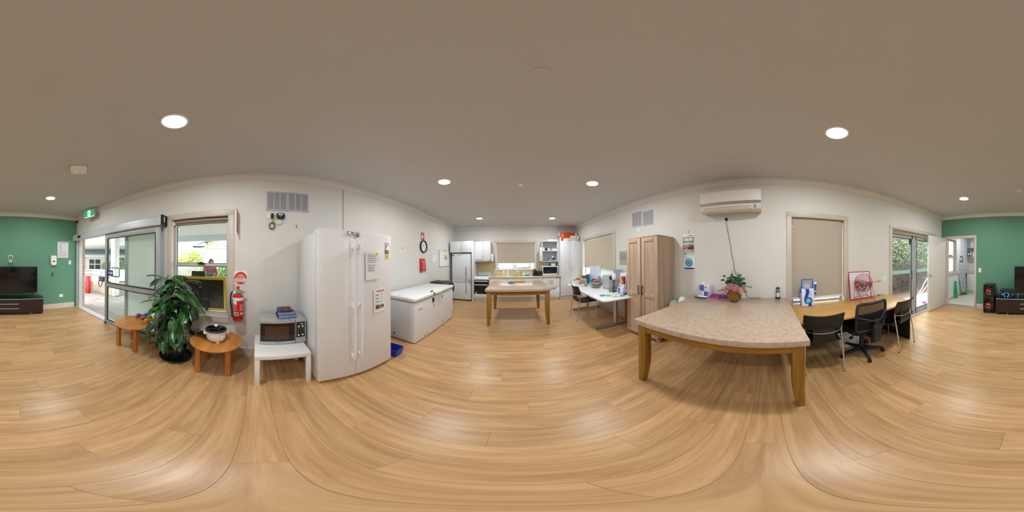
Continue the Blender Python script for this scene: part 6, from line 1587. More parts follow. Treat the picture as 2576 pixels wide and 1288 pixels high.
t=carton(2.025,2.065,2.485,2.575,WZ+0.206,WZ+0.36,'red','small red packet with black and gold panels','snack packets before the tall carton');MB().box(2.022,2.535,WZ+0.21,2.025,2.565,WZ+0.30).build('gold_panel',mat('gold_print','#c9a040',0.5),t);MB().box(2.022,2.495,WZ+0.21,2.025,2.525,WZ+0.30).build('black_panel','ink',t);text('JACK',0.03,axes((2.022,2.510,WZ+0.255),(0,0,1),(0,1,0),(-1,0,0)),'paper',t)
# green gloves
def glove(m,label):
    t=thing('rubber_glove',label,'glove',m,group='rubber gloves on the work table')
    b=MB(m);b.hexa([(-0.12,-0.045,0),(-0.02,-0.04,0),(-0.02,0.04,0),(-0.12,0.045,0)],[(-0.12,-0.04,0.022),(-0.02,-0.035,0.02),(-0.02,0.035,0.02),(-0.12,0.04,0.022)]);b.build('cuff',mat('glove_teal','#22b89a',0.5),t,bevel=0.008)
    b=MB(m);b.box(-0.02,-0.04,0.0,0.07,0.04,0.02)
    b.build('palm',mat('glove_cream','#e4e2c0',0.6),t,bevel=0.009)
    for i,(yy,ln_,an) in enumerate(((-0.032,0.075,-8),(-0.011,0.09,-2),(0.011,0.085,4),(0.031,0.065,10))):
        a=R_(an);b=MB(m);b.tube([(0.06,yy,0.010),(0.06+ln_*0.5*math.cos(a),yy+ln_*0.5*math.sin(a),0.016),(0.06+ln_*math.cos(a),yy+ln_*math.sin(a),0.010)],[0.010,0.010,0.008],8);b.build('finger','glove_cream',t,smooth=True)
    b=MB(m);b.tube([(0.0,-0.035,0.010),(0.035,-0.065,0.013),(0.06,-0.075,0.010)],[0.012,0.011,0.009],8);b.build('thumb','glove_teal',t,smooth=True)
glove(T((1.70,2.63,WZ),R_(-18)),'teal and cream rubber glove nearest the table corner');glove(T((1.86,2.43,WZ+0.001),R_(165)),'teal and cream rubber glove nearest the cartons')

# ------------------------------------------------------------------ things under and behind the work table
m2=T((2.38,2.60,0),RW);t=thing('brown_panel_box','brown timber box under table end beside the wardrobe','box',T((2.38,2.6,0)))
wood('brown_board','#9a5a30','#b8733f',(1,12,1),1.5,0.5);MB().box(2.30,2.38,0.0,2.47,2.80,0.68).build('box','brown_board',t,bevel=0.003)
MB().box(2.295,2.385,0.40,2.30,2.62,0.66).build('white_sheet','paper',t);lines(axes((2.295,2.60,0.62),(0,-1,0),(0,0,1),(-1,0,0)),0.09,0.2,0,3,0.05,0.014,'ink',t,seed=60)
for z in (0.58,0.45):b=MB(axes((2.2945,2.585,z),(0,-1,0),(0,0,1),(-1,0,0)));b.box(-0.01,-0.02,0,0.025,0.025,0.001);b.build('icon','ink',t)
fr=fR(3.03,1.475)
t=thing('steel_wall_panel','brushed steel panel on wall between window and wardrobe','panel',fr);MB(fr).box(-0.18,-0.162,0,0.18,0.162,0.008).build('sheet',mat('brushed_steel','#a9a9a4',0.4,0.6,var=0.1,vscale=20),t,bevel=0.001);MB(fr).box(-0.175,-0.157,0.0085,0.175,-0.06,0.0095).build('ribbed_band',mat('rib_grey','#b5b2aa',0.5,0.3,var=0.3,vscale=60),t)

# ================================================================== right wall: wardrobe, vents, posters, air conditioner
wood('light_oak','#a99078','#c8b098',(16,16,1.0),1.3,0.55,bump=0.06);
m=T((2.002,2.352,0),RW)                          # local x towards the camera end, y into the wall
WW,WDp,WHt=0.735,0.475,1.832
wd=thing('wardrobe','tall pale oak two-door wardrobe with black handles','wardrobe',m)
MB(m).box(0.0,0.022,0.05,WW,WDp,WHt-0.02).build('carcass','light_oak',wd)
MB(m).box(-0.006,0.0,WHt-0.02,WW+0.006,WDp,WHt).build('top_panel','light_oak',wd,bevel=0.002)
for x,y in ((0.0,0.03),(WW-0.06,0.03),(0.0,WDp-0.08),(WW-0.06,WDp-0.08)):MB(m).box(x,y,0,x+0.06,y+0.05,0.05).build('foot','light_oak',wd)
MB(m).box(0.362,0.012,0.06,0.374,0.024,WHt-0.022).build('door_gap','black_matt',wd)
for k,(a,c) in enumerate(((0.003,0.362),(0.374,WW-0.003))):
    z0,z1,zm,st=0.055,WHt-0.024,0.83,0.07
    yf=0.0 if k==1 else-0.010
    b=MB(m);b.box(a,yf+0.012,z0,c,yf+0.02,z1)
    d=b.build('door','light_oak',wd)
    for nm,bx in (('stile',(a,z0,a+st,z1)),('stile',(c-st,z0,c,z1)),('rail',(a+st,z1-st,c-st,z1)),('rail',(a+st,z0,c-st,z0+st)),('rail',(a+st,zm-st/2,c-st,zm+st/2))):
        MB(m).box(bx[0],yf,bx[1],bx[2],yf+0.014,bx[3]).build(nm,'light_oak',d,bevel=0.0025)
    hx=c-0.035 if k==0 else a+0.035
    b=MB(m);b.box(hx-0.007,yf-0.03,0.835,hx+0.007,yf-0.022,0.985);b.box(hx-0.007,yf-0.025,0.835,hx+0.007,yf,0.847);b.box(hx-0.007,yf-0.025,0.973,hx+0.007,yf,0.985);b.build('handle','black_matt',d)
wall_grille(fR(2.588,2.325),0.300,0.335,3,'grey wall vent above the wardrobe on kitchen side','paired vents above the wardrobe',22,'#a59b8c')
wall_grille(fR(2.256,2.300),0.285,0.315,3,'grey wall vent above the wardrobe on poster side','paired vents above the wardrobe',22,'#a59b8c')
switch_plate(fR(2.53,2.062),0.118,0.078,'white switch plate just below the wardrobe vents','switch_plate','switch',2)

# white ribbed basket with plastic bags between wardrobe and stone table
m=T((2.30,1.44,0),RW)
hb_=thing('laundry_basket','white ribbed plastic basket on floor behind the stone table','basket',m)
b=MB(m);tray(b,0.125,0.10,0.50,0.006,0.02);b.build('tub','white_plastic',hb_)
b=MB(m)
for i in range(9):x=-0.118+i*0.0295;b.box(x-0.006,-0.104,0.01,x+0.006,-0.098,0.06)
b.build('ribs','white_plastic',hb_,kind='stuff')
b=MB(m);b.box(-0.15,-0.125,0.48,0.15,-0.118,0.50);b.box(-0.15,0.118,0.48,0.15,0.125,0.50);b.box(-0.15,-0.118,0.48,-0.143,0.118,0.50);b.box(0.143,-0.118,0.48,0.15,0.118,0.50);b.build('rim','white_plastic',hb_,kind='stuff')
frosted('bag_film','#e6ebe6',0.3,0.35)
crumple(T((2.29,1.50,0.50)),0.10,0.09,0.24,3,0.2).build('plastic_bag','bag_film',None,smooth=True,angle=70,label='crumpled white plastic bag beside wardrobe foot end',cat='bag',group='plastic bags in the basket')
crumple(T((2.30,1.33,0.50)),0.10,0.10,0.31,9,0.18).build('plastic_bag',mat('bag_green_print','#d4e4d6',0.4,var=0.12,vscale=25),None,smooth=True,angle=70,label='white plastic bag with faint green print by wardrobe',cat='bag',group='plastic bags in the basket')

# flip chart and mask poster
hook(fR(1.318,1.912),'small metal hook above the coloured flip chart')
fr=fR(1.325,1.72)
fc=thing('flip_chart','green and multi-coloured emergency flip chart hung on wall','flip chart',fr)
MB(fr).box(-0.108,-0.152,0,0.108,0.152,0.008).build('pages','paper',fc)
f2=fr@T((0,0,0.008))
strip(f2,-0.104,0.0,0.104,0.098,mat('chart_green','#2f8a3f',0.5),fc,'green_panel')
strip(f2,-0.09,0.03,-0.008,0.085,'paper',fc,'white_box',0.0014);strip(f2,0.002,0.03,0.084,0.085,'paper',fc,'white_box',0.0014)
lines(f2@T((0,0,0.0015)),-0.085,-0.015,0.078,4,0.012,0.004,'ink_soft',fc,seed=70);lines(f2@T((0,0,0.0015)),0.008,0.078,0.078,4,0.012,0.004,'soft_red',fc,seed=71)
lines(f2,0.0,0.09,0.128,1,0.02,0.011,'navy',fc,seed=222,ragged=0.0);b=MB(f2);b.tube([(-0.025+0.012*math.cos(R_(20*i)),0.122+0.012*math.sin(R_(20*i)),0.001) for i in range(14)],0.0015,5);b.build('logo_swirl','green_print',fc)
lines(f2@T((0,0,0.001)),-0.06,0.06,0.022,2,0.01,0.004,'paper',fc,seed=72)
for i,c_ in enumerate(('#e6cf2a','#5fb4e4','#c3202c','#8a2a6a','#2a2a2e','#2a2a2e','#e07c24','#a8c430')):
    y1=-0.008-i*0.0178
    MB(fr).box(-0.104,y1-0.0172,0.008,0.106,y1,0.010+0.0008*i).build('index_tab',mat('tab_'+c_[1:],c_,0.5),fc)
    lines(fr@T((0,0,0.0105+0.0008*i)),-0.085,0.05,y1-0.005,1,0.01,0.006,'paper',fc,seed=73+i,ragged=0.5,lift=0.0)
fr=fR(1.313,1.408)
mp_=thing('mask_poster','white poster with blue masked-face disc below flip chart','poster',fr)
MB(fr).box(-0.101,-0.148,0,0.101,0.148,0.0015).build('sheet','paper',mp_)
f2=fr@T((0,0,0.0015));mat('mask_blue','#2aa0d8',0.5)
strip(f2,-0.096,0.105,0.096,0.143,'mask_blue',mp_,'header_band');strip(f2,-0.052,0.112,0.088,0.134,'paper',mp_,'header_box',0.0014);lines(f2@T((0,0,0.0014)),-0.045,0.08,0.126,1,0.01,0.005,'ink_soft',mp_,seed=90,ragged=0.05)
b=MB(f2);b.prism(arc(-0.076,0.123,0.009,0,360,12)[:-1],0.0014,0.002);b.build('crest',mat('crest_red','#d04a50',0.5),mp_)
lines(f2,-0.085,0.085,0.092,4,0.012,0.005,'paper_grey',mp_,seed=91,ragged=0.15);strip(f2,-0.096,-0.14,0.096,-0.118,'navy',mp_,'footer_band')
b=MB(f2);b.prism(arc(0,-0.028,0.072,0,360,40)[:-1],0.0008,0.0014);b.build('blue_disc','mask_blue',mp_)
b=MB(f2)
def outline(b,pts,r=0.0022):b.tube([(p[0],p[1],0.002) for p in pts],r,5)
outline(b,arc(0,-0.005,0.036,10,170,14));outline(b,[(-0.036,-0.002),(-0.037,-0.03),(-0.03,-0.05),(-0.018,-0.066),(-0.02,-0.085)]);outline(b,[(0.036,-0.002),(0.037,-0.03),(0.03,-0.05),(0.018,-0.066),(0.02,-0.085)]);outline(b,[(-0.036,-0.018),(-0.02,-0.012),(0.02,-0.012),(0.036,-0.018)]);outline(b,[(-0.032,-0.045),(-0.012,-0.06),(0.012,-0.06),(0.032,-0.045)]);outline(b,[(-0.026,0.012),(0.026,0.012)])
b.build('face_outline','paper',mp_,kind='stuff')

# air conditioner
m=fR(0.548,0)
ac=thing('air_conditioner','white wall-mounted split air conditioner above the stone table','air conditioner',fR(0.548,2.15))
prof=[(0.0,2.165),(0.0,2.495),(0.17,2.495),(0.205,2.487),(0.222,2.465),(0.232,2.40),(0.236,2.285),(0.234,2.238),(0.20,2.165),(0.14,2.145)]
mat('ac_white','#e0dcd5',0.4);xf=Matrix(((1,0,0,0),(0,0,1,0),(0,1,0,0),(0,0,0,1)))
b=MB(m);b.prism(prof,-0.452,0.452,'x',xf);b.build('case','ac_white',ac,bevel=0.008,angle=30)
b=MB(m);b.prism([(0.2365,2.287),(0.241,2.285),(0.240,2.243),(0.235,2.240)],-0.450,0.450,'x',xf);b.build('silver_strip',mat('ac_silver','#b0a8a4',0.3,0.6),ac)
b=MB(m);b.prism([(0.222,2.208),(0.226,2.205),(0.200,2.150),(0.148,2.130),(0.144,2.135),(0.194,2.155)],-0.385,0.305,'x',xf);b.build('louvre',mat('ac_louvre','#d3cabf',0.4),ac)
for k,(p,q) in enumerate((((0.2265,2.206),(0.2255,2.203)),((0.2075,2.163),(0.2055,2.160)),((0.150,2.1300),(0.147,2.129)))):
    b=MB(m);b.prism([p,q,(q[0]-0.003,q[1]+0.002),(p[0]-0.003,p[1]+0.002)],-0.385,0.305,'x',xf);b.build('louvre_gap','ink_soft',ac)
lines(m@axes((0.40,2.268,0.2415),(1,0,0),(0,1,0.02),(0,-0.02,1)),-0.03,0.03,0,1,0.02,0.009,'ink_soft',ac,'brand_print',seed=223,ragged=0.0)
b=MB(m);b.box(0.345,2.205,0.222,0.385,2.22,0.2275);b.build('display','ink_soft',ac)
b=MB(m)
for i in range(3):b.box(0.355,2.192-0.008*i,0.214-0.003*i,0.375,2.196-0.008*i,0.221-0.003*i)
b.build('indicator_marks','ink_soft',ac,kind='stuff')
t=switch_plate(fR(0.651,2.060),0.112,0.078,'white socket under air conditioner with black plug',rockers=1)
b=MB(fR(0.646,2.064));b.prism(rrect(-0.022,-0.024,0.022,0.024,0.012),0.009,0.042);b.build('plug','black_plastic',t,bevel=0.004)
b=MB(fR(0,0));b.tube(smoothpath([(-0.646,2.04,0.03),(-0.642,1.95,0.008),(-0.615,1.80,0.006),(-0.597,1.697,0.006),(-0.58,1.65,0.006),(-0.57,1.52,0.006),(-0.535,1.387,0.006),(-0.525,1.28,0.006),(-0.45,1.10,0.006),(-0.36,0.93,0.006),(-0.31,0.845,0.008),(-0.22,0.841,0.02),(-0.12,0.841,0.012)],5),0.0028,6);b.build('power_cable','black_matt',t,smooth=True)

# things on the big stone table
SZ=0.8355
bx=thing('glove_box','white and blue checked tissue box on the stone table','tissue box',T((2.43,0.99,SZ)))
m=T((2.385,1.085,SZ),RW+R_(-6));bw,bh,bd=0.185,0.20,0.10
MB(m).box(0,0,0,bw,bd,bh).build('box','carton_white',bx,bevel=0.002);grid_mat('blue_check','#2f3f9a','#7f8cd0',60,60,60,0.25,0.5,'xz')
f2=ff(m)
strip(f2,0.002,0.098,0.092,0.196,'blue_check',bx,'blue_panel');strip(f2,0.094,0.004,0.183,0.096,'blue_check',bx,'blue_panel')
lines(f2,0.10,0.145,0.168,1,0.02,0.014,'navy',bx,seed=220,ragged=0.0);lines(f2,0.01,0.05,0.078,1,0.02,0.014,'navy',bx,seed=221,ragged=0.0);lines(f2,0.10,0.175,0.14,2,0.014,0.005,'ink_soft',bx,seed=100);lines(f2,0.01,0.08,0.045,2,0.014,0.005,'ink_soft',bx,seed=101)
b=MB(m);b.prism(arc(bw/2,bd/2,0.03,0,360,16)[:-1],bh,bh+0.001);b.build('opening','paper_grey',bx)
crumple(m@T((bw/2-0.03,bd/2,bh)),0.03,0.02,0.03,4).build('tissue','paper',bx,smooth=True)
m=T((2.285,1.115,SZ),RW+R_(-8));t=thing('remote_tablet','flat black device with white booklet on the stone table','device',m)
MB(m).box(0,0,0,0.185,0.075,0.014).build('case','black_gloss',t,bevel=0.003);MB(m).box(0.03,0.03,0.0145,0.19,0.095,0.024).build('booklet','paper',t,bevel=0.001)
m=T((2.372,0.895,SZ),RW);t=thing('pill_tray','purple compartment tray beside the flower basket','tray',m);mat('tray_purple','#a3268c',0.35)
tb_=MB(m);tb_.hexa([(0,0,0),(0.25,0,0),(0.25,0.10,0),(0,0.10,0)],[(0.0,0.0,0.03),(0.25,0.0,0.03),(0.25,0.10,0.042),(0.0,0.10,0.042)]);tb_.build('base','tray_purple',t,bevel=0.003)
for i in range(7):
    M_=m@T((0.012+i*0.0335,0.008,0.0315),0,R_(6.5));MB(M_).box(0,0,0,0.026,0.085,0.009).build('compartment_lid',clear_plastic('purple_lid','#b03aa0',0.8),t,bevel=0.003)
strip(ff(m),0.10,0.008,0.135,0.014,'paper',t,'label')
# wicker flower basket
FC=Vector((2.262,0.482,SZ));m=T(FC)@Matrix.Diagonal((1.16,1.16,1.0,1))
fbk=thing('flower_basket','round wicker basket of pink proteas and eucalyptus leaves','flower arrangement',m)
wm,wnt,wbs=new_mat('wicker_weave')
def _wick():
    tc=wnt.nodes.new('ShaderNodeTexCoord');wv=wnt.nodes.new('ShaderNodeTexWave');wv.bands_direction='Z';wv.inputs['Scale'].default_value=26;wv.inputs['Distortion'].default_value=2.5;wv.inputs['Detail'].default_value=2;wv.inputs['Detail Scale'].default_value=6
    wnt.links.new(tc.outputs['Object'],wv.inputs['Vector']);cr=wnt.nodes.new('ShaderNodeValToRGB');cr.color_ramp.elements[0].color=(*lin('#6a4518'),1);cr.color_ramp.elements[1].color=(*lin('#c8944a'),1)
    wnt.links.new(wv.outputs['Fac'],cr.inputs['Fac']);wnt.links.new(cr.outputs['Color'],wbs.inputs['Base Color']);wbs.inputs['Roughness'].default_value=0.6
    bp_=wnt.nodes.new('ShaderNodeBump');bp_.inputs['Strength'].default_value=0.8;bp_.inputs['Distance'].default_value=0.004;wnt.links.new(wv.outputs['Fac'],bp_.inputs['Height']);wnt.links.new(bp_.outputs['Normal'],wbs.inputs['Normal'])
_wick()
bprof=[(1e-7,0),(0.040,0),(0.055,0.01),(0.078,0.04),(0.087,0.075),(0.088,0.105),(0.082,0.14),(0.078,0.158),(0.073,0.158),(0.077,0.135),(0.080,0.10),(1e-7,0.09)]
b=MB(m);b.lathe(bprof,seg=40);bk_=b.build('basket','wicker_weave',fbk,smooth=True,angle=60)
wv_=MB(m)
for k in range(13):
    z=0.014+k*0.0115
    rr=[(0.058,0.012),(0.078,0.04),(0.087,0.075),(0.088,0.105),(0.082,0.14),(0.078,0.158)]
    for (r0,z0),(r1,z1) in zip(rr[:-1],rr[1:]):
        if z0 <= z <= z1:R0=r0+(r1-r0)*(z-z0)/(z1-z0)
    pts=[((R0+0.0025*math.cos(R_(18*i*2.5)+k*math.pi))*math.cos(R_(9*i)),(R0+0.0025*math.cos(R_(18*i*2.5)+k*math.pi))*math.sin(R_(9*i)),z) for i in range(40)]
    wv_.tube(pts,0.004,5,closed=True)
wv_.build('woven_strands','wicker_weave',fbk,smooth=True,kind='stuff')
b=MB(m);b.lathe([(0.070,0.152),(0.083,0.152),(0.085,0.159),(0.080,0.166),(0.072,0.164)],seg=36,loop=True);b.build('rim','wicker_weave',fbk,smooth=True)
mat('petal_pink','#dba0a6',0.6,var=0.15,vscale=30);mat('petal_rose','#ebb9b2',0.6,var=0.12,vscale=30);mat('petal_core','#d8b070',0.7);mat('euca_leaf','#3e6a58',0.6,objrand=0.25);mat('dark_leaf','#2a4a24',0.5,objrand=0.3);mat('fern_leaf','#6f9a3c',0.6,objrand=0.2);mat('sage_spray','#7f9a78',0.7);mat('bud_coral','#c9826a',0.6)
def petal_mesh(name,material,w=0.3):
    rows=[]
    for i in range(6):
        t_=i/5;wd_=w*math.sin(math.pi*(0.12+0.86*t_)) ** 0.7
        rows.append([(t_,s_*wd_,0.28*t_*(1-t_)*-1+0.22*abs(s_)*wd_) for s_ in (-1,0,1)])
    b=MB();b.sheet(rows,0.02);o=b.build(name,material,None,smooth=True,angle=80,origin=Vector((0,0,0)));me=o.data;bpy.data.objects.remove(o);return me
PET=petal_mesh('petal','petal_pink',0.22);PETR=petal_mesh('petal','petal_rose',0.34);EUC=petal_mesh('leaf','euca_leaf',0.40);DKL=petal_mesh('leaf','dark_leaf',0.26);FRN=petal_mesh('leaf','fern_leaf',0.16)
fstem=MB(m)
def protea(p,d,s):
    d=Vector(d).normalized();fstem.tube([(0,0,0.11),Vector(p)*0.6+Vector((0,0,0.05)),p],0.003,5)
    x=d.orthogonal().normalized();y=d.cross(x)
    hd=thing_part('flower_head',fbk,MB(m).ball(Vector(p)+d*s*0.25,(s*0.28,s*0.28,s*0.30),12,8),'petal_core')
    for ring_,(cnt,tilt,sz) in enumerate(((8,0.62,0.80),(8,0.38,0.95),(7,0.16,0.95))):
        for i in range(cnt):
            a=2*math.pi*i/cnt+ring_*0.35;o=x*math.cos(a)+y*math.sin(a)
            put_leaf(m@(Vector(p)+o*s*0.22),(d*(1.1-tilt*0.45)+o*tilt*0.62),s*sz,0,hd,'petal',[PET])
def thing_part(name,parent,mb,material):return mb.build(name,material,parent,smooth=True)
def rose(p,s):
    fstem.tube([(0,0,0.11),p],0.0025,5)
    s=s*1.2
    hd=thing_part('flower_head',fbk,MB(m).ball(p,(s*0.4,s*0.4,s*0.36),10,7),'petal_rose')
    for ring_,(cnt,el) in enumerate(((6,0.15),(5,0.9))):
        for i in range(cnt):
            a=2*math.pi*i/cnt+ring_;put_leaf(m@Vector(p),(math.cos(a),math.sin(a),el),s*0.8,0,hd,'petal',[PETR])
# the viewer sees the arrangement from -x; right in the picture is -y
protea((-0.055,0.030,0.185),(-0.55,0.12,0.9),0.092);protea((-0.070,-0.028,0.172),(-0.6,-0.05,0.85),0.098)
for p,s in (((-0.03,0.115,0.19),0.045),((-0.05,0.085,0.17),0.045),((-0.06,0.105,0.15),0.03),((-0.05,-0.085,0.185),0.05),((-0.06,-0.10,0.165),0.05),((-0.04,-0.125,0.185),0.045),((-0.07,-0.075,0.16),0.035),((-0.06,-0.09,0.135),0.035),((0.02,-0.12,0.19),0.045),((-0.02,0.13,0.17),0.04),((-0.03,-0.14,0.165),0.04),((-0.075,0.065,0.16),0.035)):rose(p,s)
er=random.Random(5)
for tip in ((-0.02,0.11,0.36),(-0.03,0.06,0.33),(0.0,-0.09,0.33),(-0.02,-0.125,0.32),(0.02,-0.05,0.36),(-0.04,0.10,0.27),(-0.03,-0.07,0.28),(0.03,0.05,0.34),(-0.01,0.125,0.30),(0.0,-0.03,0.30),(-0.02,-0.15,0.26),(0.02,0.0,0.32),(-0.01,0.04,0.38)):
    path=smoothpath([(0,0,0.12),(tip[0]*0.4,tip[1]*0.4,0.12+(tip[2]-0.12)*0.6),tip],6);fstem.tube(path,0.002,5)
    for f_ in (5,7,9,10,12):
        q=path[f_];a=er.random()*6.28
        put_leaf(m@q,(math.cos(a),math.sin(a),0.35),0.056+0.018*er.random(),er.random()*2,fbk,'leaf',[EUC,EUC,DKL])
    for f_ in (8,11):
        q=path[f_];MB(m).ball(q+Vector((0.008,0.008,0)),0.0075,8,6).build('bud','bud_coral',fbk,smooth=True)
for tip in ((0.0,0.02,0.44),(0.01,-0.045,0.42),(0.0,0.0,0.36),(-0.03,0.01,0.33)):
    sp_=MB(m);path=smoothpath([(0,0,0.12),(tip[0],tip[1]*0.7,0.26),tip],8)
    for i,q in enumerate(path[5:]):
        for k in range(5):
            a=er.random()*6.28;r_=0.020*(1-i/14);sp_.ball(q+Vector((r_*math.cos(a),r_*math.sin(a),er.random()*0.012)),0.0042,6,4)
    sp_.build('seed_spray','sage_spray',fbk,smooth=True,kind='stuff')
for tip in ((-0.05,0.175,0.155),(-0.02,-0.20,0.21),(-0.06,-0.155,0.15),(-0.07,0.07,0.18),(-0.06,-0.13,0.20)):
    path=smoothpath([(0,0,0.13),(tip[0]*0.6,tip[1]*0.55,tip[2]+0.012),tip],6);fstem.tube(path,0.0016,5)
    for i,q in enumerate(path[4:]):
        for s_ in (-1,1):put_leaf(m@q,(tip[0],tip[1]*0.8,s_*0.08+0.02),0.034,s_*0.6,fbk,'leaf',[FRN])
for i in range(16):
    a=er.random()*6.28;put_leaf(m@Vector((0.05*math.cos(a),0.05*math.sin(a),0.155)),(math.cos(a),math.sin(a),0.5),0.06,0,fbk,'leaf',[DKL,FRN])
fstem.build('stems',mat('flower_stem','#5a6a3a',0.6),fbk,smooth=True,kind='stuff')
# cordless phone
m=T((2.435,-0.145,SZ),RW)
ph=thing('cordless_phone','black and silver cordless phone standing in its cradle','telephone',m)
b=MB(m);b.prism(rrect(-0.036,-0.02,0.036,0.05,0.012),0.0,0.028);b.build('cradle','black_plastic',ph,bevel=0.005)
mp2=m@T((0,0.01,0.012),0,R_(-8));b=MB(mp2);b.box(-0.024,-0.012,0.0,0.024,0.012,0.165);hs_=b.build('handset','black_plastic',ph,bevel=0.007,seg=3)
b=MB(mp2);b.box(-0.022,-0.0135,0.01,0.022,-0.011,0.085);b.build('keypad_face','silver_paint',hs_);strip(ff(mp2,0,0,-0.012),-0.016,0.100,0.016,0.132,mat('phone_lcd','#7fa38c',0.3),hs_,'screen')
b=MB(mp2)
for r_ in range(4):
    for c_ in range(3):b.box(-0.017+c_*0.0125,-0.0148,0.018+r_*0.014,-0.008+c_*0.0125,-0.013,0.027+r_*0.014)
b.build('keys','white_plastic',hs_,kind='stuff')

# ------------------------------------------------------------------ desk
m=T((1.688,-0.322,0),RW)                         # local x along the wall away from the stone table
dk=thing('office_desk','long timber-topped desk with black panel ends below the window','desk',m)
wood('desk_timber','#c08f48','#d3a55c',(1,14,14),0.9,0.35,bump=0.01);DL,DD,DH=1.795,0.785,0.732
b=MB(m);b.prism([(0,0.02),(0.35,0.0),(DL*0.5,-0.006),(DL-0.35,0.0),(DL,0.02),(DL,DD),(0,DD)],DH-0.028,DH);b.build('desktop','desk_timber',dk,bevel=0.006)
mat('desk_black','#17171a',0.45)
MB(m).box(0.03,0.06,0,0.055,DD-0.02,DH-0.028).build('end_panel','desk_black',dk,bevel=0.002);MB(m).box(DL-0.055,0.06,0,DL-0.03,DD-0.02,DH-0.028).build('end_panel','desk_black',dk,bevel=0.002)
MB(m).box(0.055,0.52,0.25,DL-0.055,0.54,DH-0.028).build('modesty_panel','desk_black',dk)
for nm,a,c in (('drawer_unit',1.30,1.735),):
    d=MB(m).box(a,0.12,0.40,c,0.52,DH-0.03).build(nm,'desk_black',dk,bevel=0.003)
    MB(m).box(a+0.01,0.112,0.42,c-0.01,0.121,0.56).build('drawer_front','desk_black',d);MB(m).box(a+0.01,0.112,0.57,c-0.01,0.121,0.69).build('drawer_front','desk_black',d)
for x in (0.12,1.645):
    b=MB(m);b.lathe([(1e-7,DH),(0.036,DH),(0.036,DH+0.003),(1e-7,DH+0.003)],c=(x,0.742,0),seg=20);b.build('cable_grommet','black_plastic',dk)
DZ=DH+0.0005
b=MB();rows=[[(2.20+0.12*i+0.02*math.sin(j),-1.02-0.09*j,0.012+0.30*(i/2.0)*(1 if True else 0)) for j in range(4)] for i in range(3)]
t=thing('paper_bag','white paper sheet standing under the desk behind chairs','paper',T((2.30,-1.2,0)))
b.add([(2.14,-1.02,0.002),(2.14,-1.36,0.002),(2.19,-1.36,0.22),(2.19,-1.02,0.22),(2.142,-1.02,0.0),(2.142,-1.36,0.0),(2.196,-1.36,0.22),(2.196,-1.02,0.22)],[(0,1,2,3),(7,6,5,4),(0,4,5,1),(1,5,6,2),(2,6,7,3),(3,7,4,0)]);b.v=b.v[-8:];b.f=[(0,1,2,3),(7,6,5,4),(0,4,5,1),(1,5,6,2),(2,6,7,3),(3,7,4,0)]
b.build('sheet','paper',t)
b=MB();b.box(2.19,-1.36,0.0,2.40,-1.02,0.22);b.build('box','paper',t)

# karaoke speaker
m=T((2.318,-0.478,DZ),RW+R_(-3));kw,kh,kd=0.192,0.275,0.17
ka=thing('karaoke_speaker','blue and white party speaker with dome light and handle','speaker',m)
mat('kar_blue','#2a6fd0',0.35);mat('kar_royal','#2440b8',0.35);mat('kar_cyan','#33c4cf',0.35)
MB(m).box(0.0,0.012,0.004,kw,kd,kh).build('side_shell','kar_blue',ka,bevel=0.010);MB(m).box(0.004,0.0,0.0,kw-0.004,0.02,kh-0.004).build('front_face','white_plastic',ka,bevel=0.008)
f2=ff(m)
b=MB(f2)
wave=[(0.055,0.268),(0.115,0.268),(0.118,0.21),(0.105,0.17),(0.092,0.145),(0.13,0.142),(0.158,0.115),(0.163,0.075),(0.15,0.045),(0.16,0.004),(0.105,0.004),(0.105,0.035),(0.06,0.045),(0.04,0.085),(0.045,0.14),(0.062,0.19),(0.066,0.235)]
b.prism(wave,0.0002,0.0012);b.build('blue_wave','kar_royal',ka)
b=MB(f2);b.prism(arc(0.103,0.088,0.042,0,360,28)[:-1],0.0012,0.004);spk=b.build('speaker_disc','kar_cyan',ka)
b=MB(f2);b.tube([(0.098,0.075,0.0045),(0.10,0.105,0.0045),(0.118,0.11,0.0045),(0.116,0.082,0.0045)],0.003,6);b.ball((0.093,0.073,0.0045),(0.006,0.005,0.001),8,4);b.ball((0.111,0.080,0.0045),(0.006,0.005,0.001),8,4);b.build('note_symbol','paper',spk,smooth=True)
b=MB(f2)
for x,z in ((0.128,0.222),(0.15,0.223),(0.115,0.203),(0.137,0.204),(0.132,0.188),(0.155,0.19),(0.118,0.17),(0.14,0.17)):b.box(x-0.007,z-0.005,0.0,x+0.007,z+0.005,0.0025)
b.build('buttons','kar_cyan',ka,kind='stuff');b=MB(f2);b.cyl((0.15,0.248,0),(0.15,0.248,0.002),0.006,seg=10);b.build('jack','ink',ka)
b=MB(m);b.tube([(0.012,0.06,kh-0.02),(0.012,0.06,kh+0.115),(0.022,0.06,kh+0.125),(kw-0.022,0.06,kh+0.125),(kw-0.012,0.06,kh+0.115),(kw-0.012,0.06,kh-0.02)],0.0095,8);b.build('carry_handle','kar_blue',ka,smooth=True)
b=MB(m);b.lathe([(0.072,kh),(0.075,kh+0.006),(1e-7,kh+0.006)],c=(kw/2,0.095,0),seg=28);b.build('dome_base','white_plastic',ka)
b=MB(m);b.lathe([(0.068*math.cos(R_(a)),kh+0.004+0.062*math.sin(R_(a))) for a in (0,15,30,45,60,75,89.9)],c=(kw/2,0.095,0),seg=16);b.build('dome_light',clear_plastic('dome_clear','#c9c6d8',0.5,0.05),ka)
b=MB(m)
for i in range(9):a=R_(40*i);b.ball((kw/2+0.035*math.cos(a),0.095+0.035*math.sin(a),kh+0.02),0.011,6,5)
b.build('crystals','paper',ka,kind='stuff')
mic=thing('toy_microphone','blue microphone with white head clipped on party speaker','microphone',m@T((kw+0.022,0.03,0.165)))
